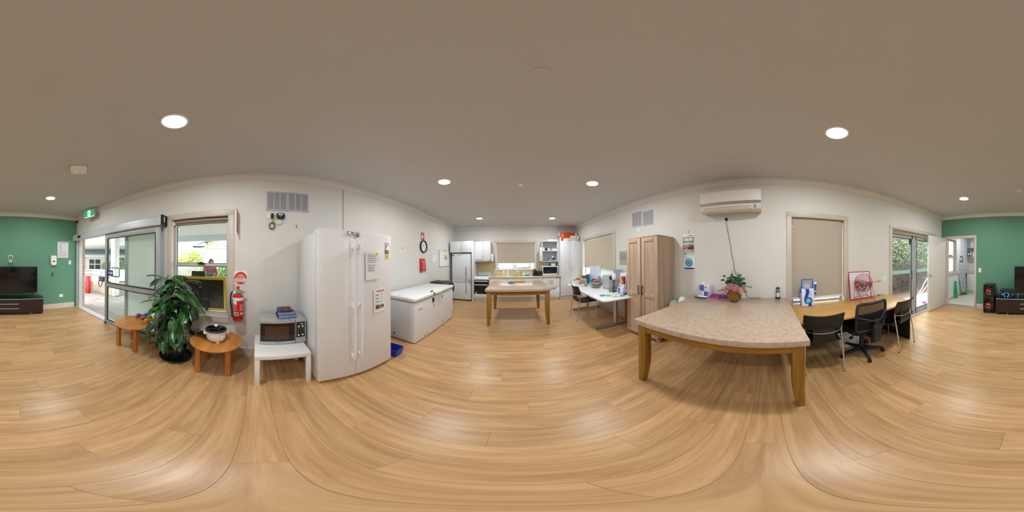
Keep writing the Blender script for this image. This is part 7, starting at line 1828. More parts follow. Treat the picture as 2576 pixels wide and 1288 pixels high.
mm=m@T((kw+0.022,0.03,0.165));b=MB(mm);b.lathe([(1e-7,0.0),(0.012,0.005),(0.014,0.05),(0.017,0.13),(0.026,0.165),(1e-7,0.165)],seg=16);b.build('grip','kar_blue',mic,smooth=True,angle=50);b=MB(mm);b.ball((0,0,0.175),(0.026,0.026,0.022),14,8);b.build('head','white_plastic',mic,smooth=True);b=MB(mm);b.lathe([(0.0155,0.052),(0.017,0.052),(0.018,0.068),(0.0165,0.068)],seg=16,loop=True);b.build('band','white_plastic',mic)
b=MB(m);b.tube(smoothpath([(kw+0.02,0.03,0.165),(kw+0.012,0.02,0.08),(kw+0.012,-0.01,0.01),(kw+0.05,-0.03,0.003),(kw+0.08,-0.01,0.003),(kw+0.05,0.01,0.003),(kw+0.004,0.02,0.03)],5),0.002,6);b.build('lead','white_plastic',mic,smooth=True)
b=MB(m);b.box(-0.012,0.05,0.15,0.0,0.09,0.19);b.box(-0.008,0.04,0.05,0.002,0.10,0.15);b.build('side_pocket',clear_plastic('side_clear','#dfe3ea',0.8),ka,bevel=0.004)
b=MB(m);b.tube(smoothpath([(0.02,0.16,0.02),(-0.03,0.19,0.006),(-0.06,0.15,0.006),(-0.09,0.16,0.012),(-0.12,0.18,0.02)],5),0.004,6);b.build('usb_cable','kar_blue',ka,smooth=True)

# bingo board and cage
mb2=T((2.405,-1.325,DZ),RW,R_(-9));bw,bh=0.445,0.485
bg=thing('bingo_board','white numbered board with red frame leaning on the wall','board',T((2.405,-1.325,DZ),RW))
MB(mb2).box(0,0.0,0.0,bw,0.012,bh).build('panel','paper',bg);b=MB(mb2@axes((0,0,0),(1,0,0),(0,0,1),(0,-1,0)));ring(b,0,bw,0,bh,0.014,-0.013,0.006);b.build('frame',mat('frame_red','#c8303c',0.4),bg,bevel=0.002)
f2=ff(mb2)
for r_ in range(9):
    for c_ in range(9):
        n_=r_*10+c_+1
        if c_>7 and r_ % 2:continue
        text(str(n_),0.020,f2@T((0.042+c_*0.0455,bh-0.045-r_*0.049,0)),'ink',bg,'printed_number',bold=0.005)
bgl=MB(f2)
for r_ in range(9):
    for c_ in range(9):bgl.box(0.028+c_*0.0455,bh-0.064-r_*0.049,0.0006,0.052+c_*0.0455,bh-0.058-r_*0.049,0.001)
bgl.build('printed_rules','ink_soft',bg,kind='stuff')
CC=Vector((2.285,-1.512,1.035));cr_=0.155
cg=thing('bingo_cage','red wire bingo cage of coloured balls with wooden crank','bingo cage',T((CC.x,CC.y,DZ)))
mat('wire_red','#b3262c',0.4,0.2);mC=T(CC,R_(20));bb=MB(mC)
for i in range(12):
    a=R_(15*i);bb.tube([(cr_*math.sin(R_(12*j))*math.cos(a) if False else cr_*math.cos(R_(12*j)),cr_*math.sin(R_(12*j))*math.cos(a),cr_*math.sin(R_(12*j))*math.sin(a)) for j in range(30)],0.0014,5,closed=True)
for k in range(-5,6):
    x=cr_*math.sin(R_(15*k));r_=cr_*math.cos(R_(15*k));bb.tube([(x,r_*math.cos(R_(12*j)),r_*math.sin(R_(12*j))) for j in range(30)],0.0014,5,closed=True)
bb.build('wire_sphere','wire_red',cg,kind='stuff')
bb=MB();
feet=[Vector((2.459,-1.371,DZ+0.006)),Vector((2.464,-1.648,DZ+0.006)),Vector((2.133,-1.374,DZ+0.006)),Vector((2.125,-1.642,DZ+0.006))]
feet[0].x=2.37;feet[1].x=2.43
axl=mC@Vector((-cr_-0.012,0,0));axr=mC@Vector((cr_+0.012,0,0))
axl,axr=(Vector((CC.x,CC.y+cr_+0.012,CC.z)),Vector((CC.x,CC.y-cr_-0.012,CC.z)))
mC2=T(CC)
for ax_,fs2 in ((axl,(feet[0],feet[2])),(axr,(feet[1],feet[3]))):
    for f_ in fs2:bb.tube([ax_,f_],0.0035,6)
ring_pts=[feet[2]+Vector((0.03,0.0,0.055)),feet[0]+Vector((-0.03,0,0.055)),feet[1]+Vector((-0.03,0,0.055)),feet[3]+Vector((0.03,0,0.055))]
bb.tube(ring_pts,0.003,6,closed=True)
for p,q in ((feet[2],ring_pts[1]),(feet[3],ring_pts[2]),(feet[0],ring_pts[0]),(feet[1],ring_pts[3])):bb.tube([p,q],0.0028,6)
bb.tube(smoothpath([ring_pts[0]+Vector((0.05,-0.03,0)),Vector((CC.x-0.03,CC.y+0.08,DZ+0.10)),Vector((CC.x,CC.y,DZ+0.045)),Vector((CC.x-0.02,CC.y-0.09,DZ+0.05)),ring_pts[3]+Vector((0.06,0.03,0))],5),0.003,6)
bb.tube(smoothpath([axl,Vector((CC.x-0.06,CC.y+0.13,DZ+0.14)),Vector((CC.x-0.09,CC.y+0.06,DZ+0.07)),ring_pts[0]],5),0.003,6)
bb.build('wire_stand','wire_red',cg,smooth=True)
for f_ in feet:MB().ball(f_,0.008,10,6).build('rubber_foot','black_plastic',cg,smooth=True)
bb=MB();bb.tube([axr,axr+Vector((0,-0.035,0)),axr+Vector((-0.10,-0.05,0.02))],0.004,6);bb.build('crank_arm','wire_red',cg,smooth=True)
bb=MB();bb.cyl(axr+Vector((-0.10,-0.05,0.02)),axr+Vector((-0.155,-0.075,0.03)),0.010,0.013,seg=12);bb.build('crank_grip',mat('crank_wood','#c9a06a',0.5),cg,smooth=True)
br=random.Random(3);cols=['#1f7fc0','#d2324f','#e8b81c','#3aa648','#e8e8e8','#e0672a','#d8569a','#2a5fb0']
for i,c_ in enumerate(cols):mat('ball_%d' % i,c_,0.3)
centers=[]
tries=0
while len(centers)<62 and tries<20000:
    tries+=1
    p=Vector((br.uniform(-1,1),br.uniform(-1,1),br.uniform(-1,0.12)))*(cr_-0.020)
    if p.length>cr_-0.020:continue
    if all((p-q).length>0.031 for q in centers):centers.append(p)
BM={}
for i in range(8):
    b=MB();b.ball((0,0,0),0.0165,12,8);o=b.build('bingo_ball','ball_%d' % i,None,smooth=True,origin=Vector((0,0,0)));BM[i]=o.data;bpy.data.objects.remove(o)
names=['blue','red','yellow','green','white','orange','pink','dark blue']
for p in centers:
    i=br.randrange(8);o=bpy.data.objects.new('bingo_ball',BM[i]);COL.objects.link(o);o.location=CC+p
    meta(o,names[i]+' numbered ball in the red wire bingo cage','ball',names[i]+' balls in the bingo cage')

# ------------------------------------------------------------------ chairs
mat('leather_black','#1b1c1f',0.42,bump=0.15,bscale=160);mat('seat_black','#161618',0.5)
def sling_chair(m,label):
    t=thing('sling_chair',label,'chair',m,group='black sling chairs with chrome legs')
    hw=0.215
    for s in (-1,1):
        b=MB(m);b.tube(smoothpath([(s*hw,-0.02,0.01),(s*hw,-0.005,0.18),(s*hw*0.985,0.02,0.36),(s*hw*0.97,0.058,0.54),(s*hw*0.97,0.068,0.615),(s*hw*0.97,0.064,0.65)],6),0.0115,10);b.build('rear_leg','chrome',t,smooth=True)
        b=MB(m);b.tube(smoothpath([(s*hw*0.92,0.09,0.440),(s*hw*0.92,0.25,0.436),(s*hw*0.92,0.45,0.445),(s*hw*0.92,0.485,0.43),(s*hw*0.92,0.49,0.38),(s*hw*0.92,0.495,0.0)],6),0.010,10);b.build('front_leg','chrome',t,smooth=True)
        b=MB(m);b.tube([(s*hw*0.97,0.045,0.47),(s*hw*0.9,0.10,0.445)],0.008,8);b.build('seat_bracket','chrome',t,smooth=True)
        b=MB(m);b.cyl((s*hw,-0.02,0.0),(s*hw,-0.02,0.014),0.013,seg=10);b.build('foot_cap','black_plastic',t)
    b=MB(m);b.tube(smoothpath([(-hw*0.97,0.062,0.612),(-0.11,0.012,0.60),(0,-0.002,0.595),(0.11,0.012,0.60),(hw*0.97,0.062,0.612)],5),0.006,8);b.build('back_rail','chrome',t,smooth=True)
    rows=[]
    for i in range(13):
        x=-hw*1.06+2*hw*1.06*i/12;c_=math.cos(math.pi*(i/12-0.5));dip=0.018*c_
        rows.append([(x,0.070-0.035*c_,0.625),(x,0.060-0.04*c_,0.69),(x,0.035-0.035*c_,0.765),(x,0.0-0.025*c_,0.838-dip)])
    b=MB(m);b.sheet(rows,0.014);b.build('backrest','leather_black',t,bevel=0.004,smooth=True,angle=60)
    rows=[]
    for i in range(7):
        x=-0.125+0.25*i/6;rows.append([(x,0.026,0.66),(x,0.022,0.58),(x,0.020,0.52),(x,0.040,0.455),(x,0.085,0.425),(x,0.15,0.43)])
    b=MB(m);b.sheet(rows,0.007);b.build('back_strap','leather_black',t,smooth=True,angle=60)
    rows=[]
    for i in range(9):
        x=-0.205+0.41*i/8;s_=0.012*math.cos(math.pi*(i/8-0.5))
        rows.append([(x,0.085,0.452-s_),(x,0.2,0.447-s_*1.4),(x,0.35,0.452-s_),(x,0.47,0.464-s_*0.5),(x,0.50,0.445)])
    b=MB(m);b.sheet(rows,0.022);b.build('seat','seat_black',t,bevel=0.005,smooth=True,angle=60)
    return t
def chair_at(pl,pr_): # rear feet: viewer's left and right
    c=(Vector(pl)+Vector(pr_))/2;d=Vector(pr_)-Vector(pl);yaw=math.atan2(d.y,d.x)
    return T((c.x,c.y,0),yaw)@T((0,0.012,0))
ch0=sling_chair(chair_at((1.649,-0.377,0),(1.596,-0.802,0)),'black sling chair tucked beside the stone table corner')
dup(ch0,chair_at((1.565,-1.631,0),(1.634,-2.033,0)),'black sling chair at the garden door end of desk')
dup(ch0,chair_at((1.415,3.79,0),(1.420,3.40,0)),'black sling chair pulled up to the white work table')
# office chair
OC=Vector((1.90,-1.225,0));m=T(OC,RW+R_(5))
oc=thing('office_chair','black mesh-back swivel chair on five-star base at desk','chair',m,group='desk chairs')
mat('office_black','#202126',0.5);mat('fabric_black','#1a1a20',0.9,bump=0.3,bscale=400)
for i in range(5):
    a=R_(72*i-108);d=Vector((math.cos(a),math.sin(a),0));s=Vector((-d.y,d.x,0));L_=0.30
    b=MB(m);p0=d*0.03;p1=d*L_
    b.hexa([p0-s*0.03+Vector((0,0,0.075)),p1-s*0.016+Vector((0,0,0.062)),p1+s*0.016+Vector((0,0,0.062)),p0+s*0.03+Vector((0,0,0.075))],[p0-s*0.026+Vector((0,0,0.125)),p1-s*0.016+Vector((0,0,0.088)),p1+s*0.016+Vector((0,0,0.088)),p0+s*0.026+Vector((0,0,0.125))]);arm=b.build('base_arm','office_black',oc,bevel=0.006)
    for s2 in (-1,1):
        b=MB(m);c0=p1+s*(s2*0.008)+Vector((0,0,0.027));b.cyl(c0,c0+s*(s2*0.016),0.027,seg=16);b.build('caster_wheel','black_plastic',arm,bevel=0.005)
    b=MB(m);b.box(-0.02,-0.018,0.030,0.016,0.018,0.064,Matrix.Translation(p1)@Matrix.Rotation(a,4,'Z'));b.build('caster_hood','black_plastic',arm,bevel=0.006)
b=MB(m);b.lathe([(1e-7,0.07),(0.045,0.07),(0.045,0.13),(0.032,0.14),(0.030,0.27),(0.02,0.275),(0.02,0.40),(1e-7,0.40)],seg=20);b.build('gas_column','office_black',oc,smooth=True,angle=35)
b=MB(m);b.box(-0.09,-0.12,0.385,0.09,0.10,0.42);b.build('mechanism','black_plastic',oc,bevel=0.01)
for s,zz in ((-1,0.33),(1,0.36)):
    b=MB(m);b.tube([(s*0.07,0.0,0.40),(s*0.14,-0.01,zz+0.03),(s*0.20,-0.02,zz)],0.007,8);b.box(s*0.19-0.02,-0.035,zz-0.016,s*0.19+0.03,-0.005,zz+0.012);b.build('lever','black_plastic',oc)
b=MB(m);b.prism(rrect(-0.245,-0.21,0.245,0.26,0.11,5),0.42,0.495);b.build('seat','fabric_black',oc,bevel=0.028,seg=4)
# back: frame, mesh, lumbar pad, spine
def backpt(u,v):                                      # u across -1..1, v 0 bottom .. 1 top
    hw=0.235+0.012*math.sin(math.pi*v);return Vector((u*hw,-0.265+0.055*(u*u)-0.02*math.sin(math.pi*v)-0.035*v*v+0.02,0.50+0.385*v))
fb_pts=[backpt(u,0.0) for u in (-0.86,-0.4,0,0.4,0.86)]+[backpt(0.97,0.06)]+[backpt(1,v) for v in (0.2,0.5,0.8)]+[backpt(0.98,0.97)]+[backpt(u,1.0) for u in (0.8,0.4,0,-0.4,-0.8)]+[backpt(-0.98,0.97)]+[backpt(-1,v) for v in (0.8,0.5,0.2)]+[backpt(-0.97,0.06)]
b=MB(m);b.tube(fb_pts,0.019,8,closed=True);b.build('back_frame','office_black',oc,smooth=True)
rows=[[backpt(u/6*0.98,0.03+0.95*v/8) for u in range(-6,7)] for v in range(9)]
b=MB(m);b.sheet(rows,0.002);b.build('back_mesh',clear_plastic('mesh_black','#17171c',0.55,0.8),oc,smooth=True)
rows=[[backpt(u/6*0.93,0.30+0.32*v/4)+Vector((0,0.03,0)) for u in range(-6,7)] for v in range(5)]
b=MB(m);b.sheet(rows,0.03);b.build('lumbar_pad','fabric_black',oc,bevel=0.008,smooth=True)
b=MB(m);b.tube([backpt(-0.95,0.55),Vector((-0.09,-0.305,0.665)),Vector((-0.05,-0.315,0.655)),Vector((0.05,-0.315,0.655)),Vector((0.09,-0.305,0.665)),backpt(0.95,0.62)],0.012,8);b.tube([backpt(-0.97,0.35),Vector((0,-0.295,0.64)),backpt(0.97,0.35)],0.007,6);b.build('back_brace','office_black',oc,smooth=True)
b=MB(m);b.box(-0.055,-0.335,0.40,0.055,-0.285,0.60);b.hexa([(-0.055,-0.335,0.34),(0.055,-0.335,0.34),(0.055,-0.25,0.30),(-0.055,-0.25,0.30)],[(-0.055,-0.335,0.42),(0.055,-0.335,0.42),(0.055,-0.25,0.42),(-0.055,-0.25,0.42)]);b.box(-0.035,-0.325,0.60,0.035,-0.29,0.675);b.box(-0.04,-0.30,0.375,0.04,-0.10,0.40);b.build('back_spine','office_black',oc,bevel=0.006)

# plates on the right wall near the garden door
switch_plate(fR(-2.158,1.028),0.075,0.118,'white switch plate on wall between desk and garden door','switch_plate','switch',1)
b=MB(fR(-2.07,2.215));b.box(-0.014,-0.018,0,0.014,0.018,0.004);b.tube([(0,-0.01,0.004),(0,-0.02,0.014),(0,-0.008,0.02)],0.003,6);b.build('adhesive_hook','clip_plastic',None,label='clear stick-on hook on wall left of garden door',cat='hook')

# ================================================================== green wall
m=T((0.712,-4.055,0),GW)                         # local x to the viewer's right
tv_l=1.82;ts_=thing('television_stand','low dark wood television stand with steel-edged drawers','television stand',m)
wood('dark_wood','#241a18','#3a2b27',(1,14,14),1.6,0.4,bump=0.03)
MB(m).box(0.0,0.012,0.06,tv_l,0.40,0.44).build('cabinet','dark_wood',ts_,bevel=0.002);MB(m).box(-0.004,-0.004,0.44,tv_l+0.004,0.405,0.462).build('glass_top',mat('stand_top','#0d1413',0.1),ts_,bevel=0.002)
for x in (0.01,tv_l-0.11):MB(m).box(x,0.03,0.0,x+0.10,0.13,0.06).build('foot','dark_wood',ts_)
for x in (0.3,1.5):b=MB(m);b.cyl((x,0.06,0),(x,0.06,0.06),0.012,seg=10);b.build('support_peg','steel',ts_)
x1_,x2_=0.612,1.192
for a,c in ((0.0,x1_),(x2_,tv_l)):
    d=MB(m).box(a+0.003,0.0,0.065,c-0.003,0.012,0.425).build('door','dark_wood',ts_);MB(m).box(a+0.003,-0.004,0.425,c-0.003,0.010,0.437).build('edge_pull','aluminium',d)
for k in range(3):
    z0=0.065+k*0.124;d=MB(m).box(x1_+0.003,0.0,z0,x2_-0.003,0.012,z0+0.110).build('drawer','dark_wood',ts_);MB(m).box(x1_+0.003,-0.004,z0+0.110,x2_-0.003,0.010,z0+0.122).build('edge_pull','aluminium',d)
TZ=0.4625
m=T((0.246,-4.17,TZ),GW)
tv=thing('television','large black flat-screen television on the dark stand','television',m);tw=1.22
MB(m).box(0.0,0.0,0.10,tw,0.035,0.795).build('case','black_plastic',tv,bevel=0.004);MB(m).box(0.012,-0.002,0.125,tw-0.012,0.001,0.785).build('screen',mat('tv_screen','#0a0a10',0.08,spec=0.6),tv);MB(m).box(0.15,0.035,0.2,tw-0.15,0.075,0.6).build('rear_housing','black_plastic',tv,bevel=0.01)
for x in (0.10,tw-0.10):
    b=MB(m);b.tube([(x-0.012,-0.09,0.006),(x,0.012,0.115),(x+0.0,0.10,0.006)],0.007,6);b.build('leg','steel_dark' if x<0.5 else 'black_plastic',tv,smooth=True)

# hi-fi and stacked speakers
m=T((0.612,-4.09,TZ),GW)
hf=thing('mini_hifi','black mini hi-fi with blue-lit ring beside the television','hi-fi',m)
MB(m).box(0.0,0.0,0.004,0.345,0.28,0.19).build('case',mat('hifi_black','#1a1a22',0.3),hf,bevel=0.012,seg=3);MB(m).box(0.01,-0.003,0.125,0.335,0.002,0.15).build('disc_slot','black_gloss',hf)
f2=ff(m,0.165,0.07)
b=MB(f2);b.tube([(0.062*math.cos(R_(a)),0.062*math.sin(R_(a)),0.004) for a in range(110,251,10)],0.006,6);b.tube([(0.062*math.cos(R_(a)),0.062*math.sin(R_(a)),0.004) for a in range(-70,71,10)],0.006,6);b.build('light_ring',emis('ring_blue','#1f8fff',2.2),hf,kind='stuff')
b=MB(f2);b.lathe([(1e-7,0.016),(0.04,0.014),(0.048,0.004),(0.048,0.0),(1e-7,0.0)],seg=28);b.build('dial','black_gloss',hf,smooth=True)
strip(ff(m,0.06,0.085),-0.018,-0.006,0.018,0.008,emis('usb_blue','#7fc8ff',1.0),hf,'display')
b=MB(m);b.box(0.315,-0.004,0.04,0.34,0.002,0.12);b.build('side_panel','steel_dark',hf);lines(ff(m,0.04,0.143,-0.003),-0.02,0.02,0,1,0.02,0.008,'paper_grey',hf,'brand_print',seed=224,ragged=0.0)
b=MB(m)
for x in (0.25,0.28):b.cyl((x,0.0,0.025),(x,-0.004,0.025),0.006,seg=8)
b.build('sockets','bud_coral',hf,kind='stuff')
def tower_speaker(z,label,flip):
    m=T((1.052,-4.112,z),GW);sw,sh,sd=0.285,0.385,0.30
    t=thing('party_speaker',label,'loudspeaker',m,group='stacked party speakers')
    MB(m).box(0,0.01,0.0,sw,sd,sh).build('cabinet','hifi_black',t,bevel=0.006);MB(m).box(0.004,0.0,0.004,sw-0.004,0.012,sh-0.004).build('baffle','black_gloss',t,bevel=0.004)
    cz=0.185 if not flip else 0.20;f2=ff(m,sw/2-0.01,cz)
    b=MB(f2);b.lathe([(0.100,0.0),(0.118,0.004),(0.120,0.014),(0.112,0.016),(0.102,0.006)],seg=36,loop=True);b.build('trim_ring',mat('spk_trim','#30323c',0.2,0.4),t,smooth=True)
    b=MB(f2);b.lathe([(0.098,0.004),(0.07,-0.004),(1e-7,-0.006),(1e-7,0.0),(0.07,0.001),(0.098,0.008)],seg=32);b.build('cone',mat('spk_cone','#3a0f12',0.35),t,smooth=True)
    b=MB(f2);b.prism(arc(0,0,0.082,15,128,16)+list(reversed(arc(0,0,0.048,15,128,16))),0.008,0.011);b.build('red_arc',mat('spk_red','#e8343c',0.35),t);b=MB(f2);b.prism(arc(0,0,0.080,-58,-20,8)+list(reversed(arc(0,0,0.05,-58,-20,8))),0.008,0.010);b.build('red_arc','spk_red',t)
    b=MB(f2);b.lathe([(0.034,0.006),(0.044,0.014),(0.048,0.010),(0.046,0.004)],seg=28,loop=True);b.build('silver_ring','steel',t,smooth=True);b=MB(f2);b.lathe([(1e-7,0.02),(0.02,0.018),(0.038,0.008),(1e-7,0.004)],seg=24);b.build('dust_cap','black_plastic',t,smooth=True)
    for s in (-1,1):
        zz=sh-0.06 if not flip else 0.055
        b=MB(ff(m,sw/2+s*0.085,zz));b.lathe([(1e-7,-0.004),(0.024,0.0),(0.034,0.008),(0.036,0.004),(0.036,0.0)],seg=20);b.build('port','black_plastic',t,smooth=True)
    b=MB(ff(m,sw/2-0.01,0.045 if not flip else sh-0.045));b.tube([(0.026*math.cos(R_(20*i)),0.026*math.sin(R_(20*i)),0.006) for i in range(18)],0.005,6,closed=True);b.build('tweeter_ring','spk_trim',t,smooth=True)
    b=MB(ff(m,sw/2-0.01,cz));b.prism([(-0.135,-0.02),(-0.09,-0.016),(-0.09,0.016),(-0.135,0.02)],0.010,0.016);b.prism([(0.135,-0.02),(0.09,-0.016),(0.09,0.016),(0.135,0.02)],0.010,0.016);b.build('side_lugs','spk_trim',t,kind='stuff')
    lines(ff(m,0.035 if flip else sw-0.04,sh-0.025 if flip else 0.025,-0.001),-0.02,0.02,0,1,0.02,0.009,'ink_soft',t,'brand_print',seed=225,ragged=0.0)
tower_speaker(0.006,'lower black party speaker with red-lit cone beside stand',True);tower_speaker(0.3925,'upper black party speaker with red-lit cone stacked on another',False)

# plates, dispenser and plan on the green wall
t=switch_plate(fG(-0.285,1.503),0.115,0.082,'white double socket above television with black plugs',rockers=0)
for s in (-1,1):b=MB(fG(-0.285+s*0.024,1.508));b.prism(rrect(-0.016,-0.018,0.016,0.018,0.008),0.009,0.035);b.build('plug','black_plastic',t,bevel=0.003)
for s,c_ in ((-1,'tag_lime'),(0.4,'tag_yellow')):MB(fG(-0.285-s*0.03,1.455)).box(-0.02,-0.022,0.012,0.02,0.022,0.016).build('test_tag',c_,t)
b=MB(fG(-0.285,0))
for a,c in ((-0.03,-0.06),(-0.01,-0.035),(0.02,0.04),(0.03,0.062)):b.tube(smoothpath([(a,1.49,0.02),(a*1.2,1.44,0.025),(a+c*0.5,1.34,0.02),(c,1.20,0.02)],4),0.003,6)
b.build('cables','black_matt',t,smooth=True,kind='stuff')
t=switch_plate(fG(-0.285,1.395),0.115,0.075,'white antenna plate below the double socket','antenna_plate','socket',1)
fr=fG(-1.81,1.726)
ev=thing('evacuation_plan','white framed evacuation plan beside the entry on green wall','plan',fr)
MB(fr).box(-0.165,-0.225,0,0.165,0.225,0.006).build('sheet',mat('plan_paper','#dfdcec',0.5),ev);b=MB(fr);ring(b,-0.17,0.17,-0.23,0.23,0.008,0.0,0.012);b.build('frame','paper',ev)
f2=fr@T((0,0,0.006));lines(f2,-0.14,0.15,0.205,1,0.02,0.012,'soft_red',ev,seed=110,ragged=0.02)
b=MB(f2);b.box(-0.085,-0.07,0.001,-0.072,0.17,0.0016);b.box(-0.085,-0.07,0.001,0.11,-0.058,0.0016);b.box(-0.072,0.15,0.001,-0.03,0.156,0.0016);b.box(-0.072,0.05,0.001,0.05,0.054,0.0016);b.build('plan_drawing','ink_soft',ev,kind='stuff')
b=MB(f2);b.box(-0.12,0.07,0.001,-0.10,0.10,0.0016);b.box(-0.12,-0.03,0.001,-0.10,-0.015,0.0016);b.build('blue_marks','mask_blue',ev,kind='stuff')
lines(f2,-0.15,0.15,-0.09,1,0.02,0.008,'soft_red',ev,seed=111,ragged=0.02);lines(f2,-0.14,0.13,-0.12,6,0.016,0.006,'ink_soft',ev,seed=112)
fr=fG(-1.502,1.418)
hd_=thing('sanitiser_dispenser','white hand sanitiser dispenser on the green wall','dispenser',fr)
b=MB(fr);b.prism(rrect(-0.08,-0.135,0.08,0.135,0.035,5),0.0,0.095);b.build('case','white_plastic',hd_,bevel=0.012,seg=3);b=MB(fr@T((0,-0.03,0.095)));b.prism([(-0.045,-0.015),(0.045,-0.015),(0.035,0.012),(0,0.028),(-0.035,0.012)],0.0,0.002);b.build('window','ink',hd_);text('PURELL',0.030,fr@T((0.0,0.075,0.095)),'blue',hd_,bold=0.01)
switch_plate(fG(-2.037,1.360),0.075,0.118,'white light switch beside the entry on green wall','light_switch','switch',1)
switch_plate(fG(-1.762,0.375),0.115,0.085,'white low power socket under the evacuation plan',rockers=1)
switch_plate(fG(1.248,1.116),0.078,0.118,'white light switch beside the laundry doorway','light_switch','switch',1)
fr=fG(-1.491,1.012);t=thing('door_release','small black bracket with green button under the dispenser','button',fr);MB(fr).box(-0.034,-0.052,0,0.034,0.052,0.006).build('plate','black_plastic',t,bevel=0.004);b=MB(fr);b.cyl((0,0.0,0.006),(0,0,0.02),0.024,seg=16);b.build('button','green_print',t)

# ================================================================== laundry beyond the green wall
LX0,LX1,LY=0.35,2.45,-6.92;Y0=YG-0.12
mat('laundry_white','#e6e8ea',0.5);mat('tile_cream','#dcd8cd',0.35,objrand=0.04);mat('grout','#7a766e',0.9)
lfl=MB().box(LX0,LY,-0.1,LX1+0.12,Y0+0.12,-0.008).build('floor','grout',kind='structure',label='cream square tiled laundry floor beyond the green wall',cat='floor')
_tm={}
def tile(x0,x1,y0,y1):
    key=(round(x1-x0,3),round(y1-y0,3))
    if key not in _tm:
        b=MB();b.box(0,0,-0.008,key[0],key[1],0.0);o=b.build('tile','tile_cream',None,origin=Vector((0,0,0)));_tm[key]=o.data;bpy.data.objects.remove(o)
    o=bpy.data.objects.new('tile',_tm[key]);COL.objects.link(o);o.parent=lfl;o.location=Vector((x0,y0,0))-W[lfl.name].translation
yy=Y0
while yy>LY+0.02:
    y0=max(yy-0.297,LY);xx=LX1
    while xx>LX0+0.02:tile(max(xx-0.297,LX0),xx,y0,yy);xx-=0.30
    yy-=0.30
WIN_Y=(4.72,5.50,0.93,2.10)
fLR=axes((LX1,0,0),(0,-1,0),(0,0,1),(-1,0,0))
wall('wall_laundry_right',fLR,-Y0,-LY,0,2.5,[WIN_Y],0.14,'laundry_white','white laundry wall with frosted sash window')
MB().box(LX0,LY-0.1,0,LX1+0.14,LY,2.5).build('wall_laundry_back','laundry_white',kind='structure',label='white laundry wall behind the sink cupboard',cat='wall')
MB().box(LX0-0.1,LY,0,LX0,Y0,2.5).build('wall_laundry_left','laundry_white',kind='structure',label='white laundry wall out of sight of the doorway',cat='wall')
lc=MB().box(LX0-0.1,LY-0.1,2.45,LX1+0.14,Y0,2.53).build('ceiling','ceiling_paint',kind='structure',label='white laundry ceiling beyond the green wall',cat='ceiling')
MB(fLR).box(-Y0,0,0,-LY,0.09,0.014).build('baseboard_laundry','taupe_trim',kind='structure',label='beige skirting along the laundry window wall',cat='skirting board')
u0,u1,v0,v1=WIN_Y
w5=thing('window_5','frosted sash window in the laundry above the green sign','window',T((LX1,-(u0+u1)/2,v0)),kind='structure')
b=MB(fLR);reveal(b,u0,u1,v0,v1);b.box(u0-0.05,v0-0.07,0,u1+0.3,v0,0.02);b.box(u1,v0,0,u1+0.06,v1+0.06,0.012);b.box(u0-0.06,v1,0,u1,v1+0.06,0.012);b.build('reveal','taupe_trim',w5)
b=MB(fLR);ring(b,u0+0.01,u1-0.01,v0+0.016,v1-0.01,0.04,-0.12,-0.06);b.box(u0+0.04,1.47,-0.12,u1-0.04,1.54,-0.055);b.build('window_frame','aluminium',w5,bevel=0.003)
for a,c in ((v0+0.05,1.47),(1.54,v1-0.05)):MB(fLR).box(u0+0.05,a,-0.1,u1-0.05,c,-0.095).build('frosted_pane','frosted_film',w5)
b=MB(fLR);b.box(5.05,1.535,-0.055,5.22,1.56,-0.035);b.build('sash_lock','black_plastic',w5,bevel=0.004);b=MB(fLR);b.box(5.20,1.54,-0.05,5.26,1.556,-0.03);b.build('latch','red',w5)
b=MB();b.tube([(2.40,-5.90,2.45),(2.40,-5.90,1.62)],0.006,6);b.build('blind_chain','steel_dark',w5)
downlight(1.75,-5.6,'unseen round downlight added to light the laundry room',14.0,2.45)  # lamp out of view, added to brighten the laundry beyond the doorway
# laundry cupboard, bench, sink, tap, shelves
t=thing('laundry_cabinet','white laundry cupboard with beige bench beyond doorway','cabinet',T((1.8,-6.33,0)))
MB().box(LX0,-6.90,0.12,2.33,-6.34,0.835).build('body','cab_side',t);MB().box(LX0,-6.88,0,2.33,-6.40,0.12).build('plinth','cab_side',t)
MB().box(LX0,-6.915,0.835,2.445,-6.31,0.87).build('bench_top','bench_beige',t,bevel=0.003)
for a,c,hx in ((1.88,2.325,1.93),(1.43,1.876,1.826)):
    d=MB().box(a,-6.34,0.13,c,-6.322,0.83).build('door','cab_white',t,bevel=0.002);b=MB(T((0,0,0),GW));cab_handle(b,-hx,0.70,6.322,0.11);b.build('handle','steel',d,smooth=True)
b=MB(T((2.08,-6.6,0.87)));b.lathe([(0.14,0.0),(0.17,0.0),(0.168,0.006),(0.14,0.002)],seg=28,loop=True);b.build('basin_rim','steel',t,smooth=True);b=MB(T((2.08,-6.6,0.8705)));b.lathe([(1e-7,0.0),(0.14,0.0),(0.14,0.001),(1e-7,0.001)],seg=28);b.build('basin','steel_dark',t)
m=T((2.10,-6.80,0.872));t=thing('laundry_tap','chrome twin-handle tap over the laundry sink','tap',m)
b=MB(m);b.cyl((0,0,0),(0,0,0.05),0.02,seg=14);b.tube(smoothpath([(0,0,0.04),(0,0,0.24),(0,0.03,0.30),(0,0.09,0.31),(0,0.13,0.26)],5),0.010,8);b.build('spout','chrome',t,smooth=True)
for s in (-1,1):b=MB(m);b.cyl((s*0.02,0,0.03),(s*0.06,0,0.03),0.009,seg=10);b.cyl((s*0.065,0,0.0),(s*0.065,0,0.07),0.015,seg=12);b.build('handle','chrome',t,smooth=True)
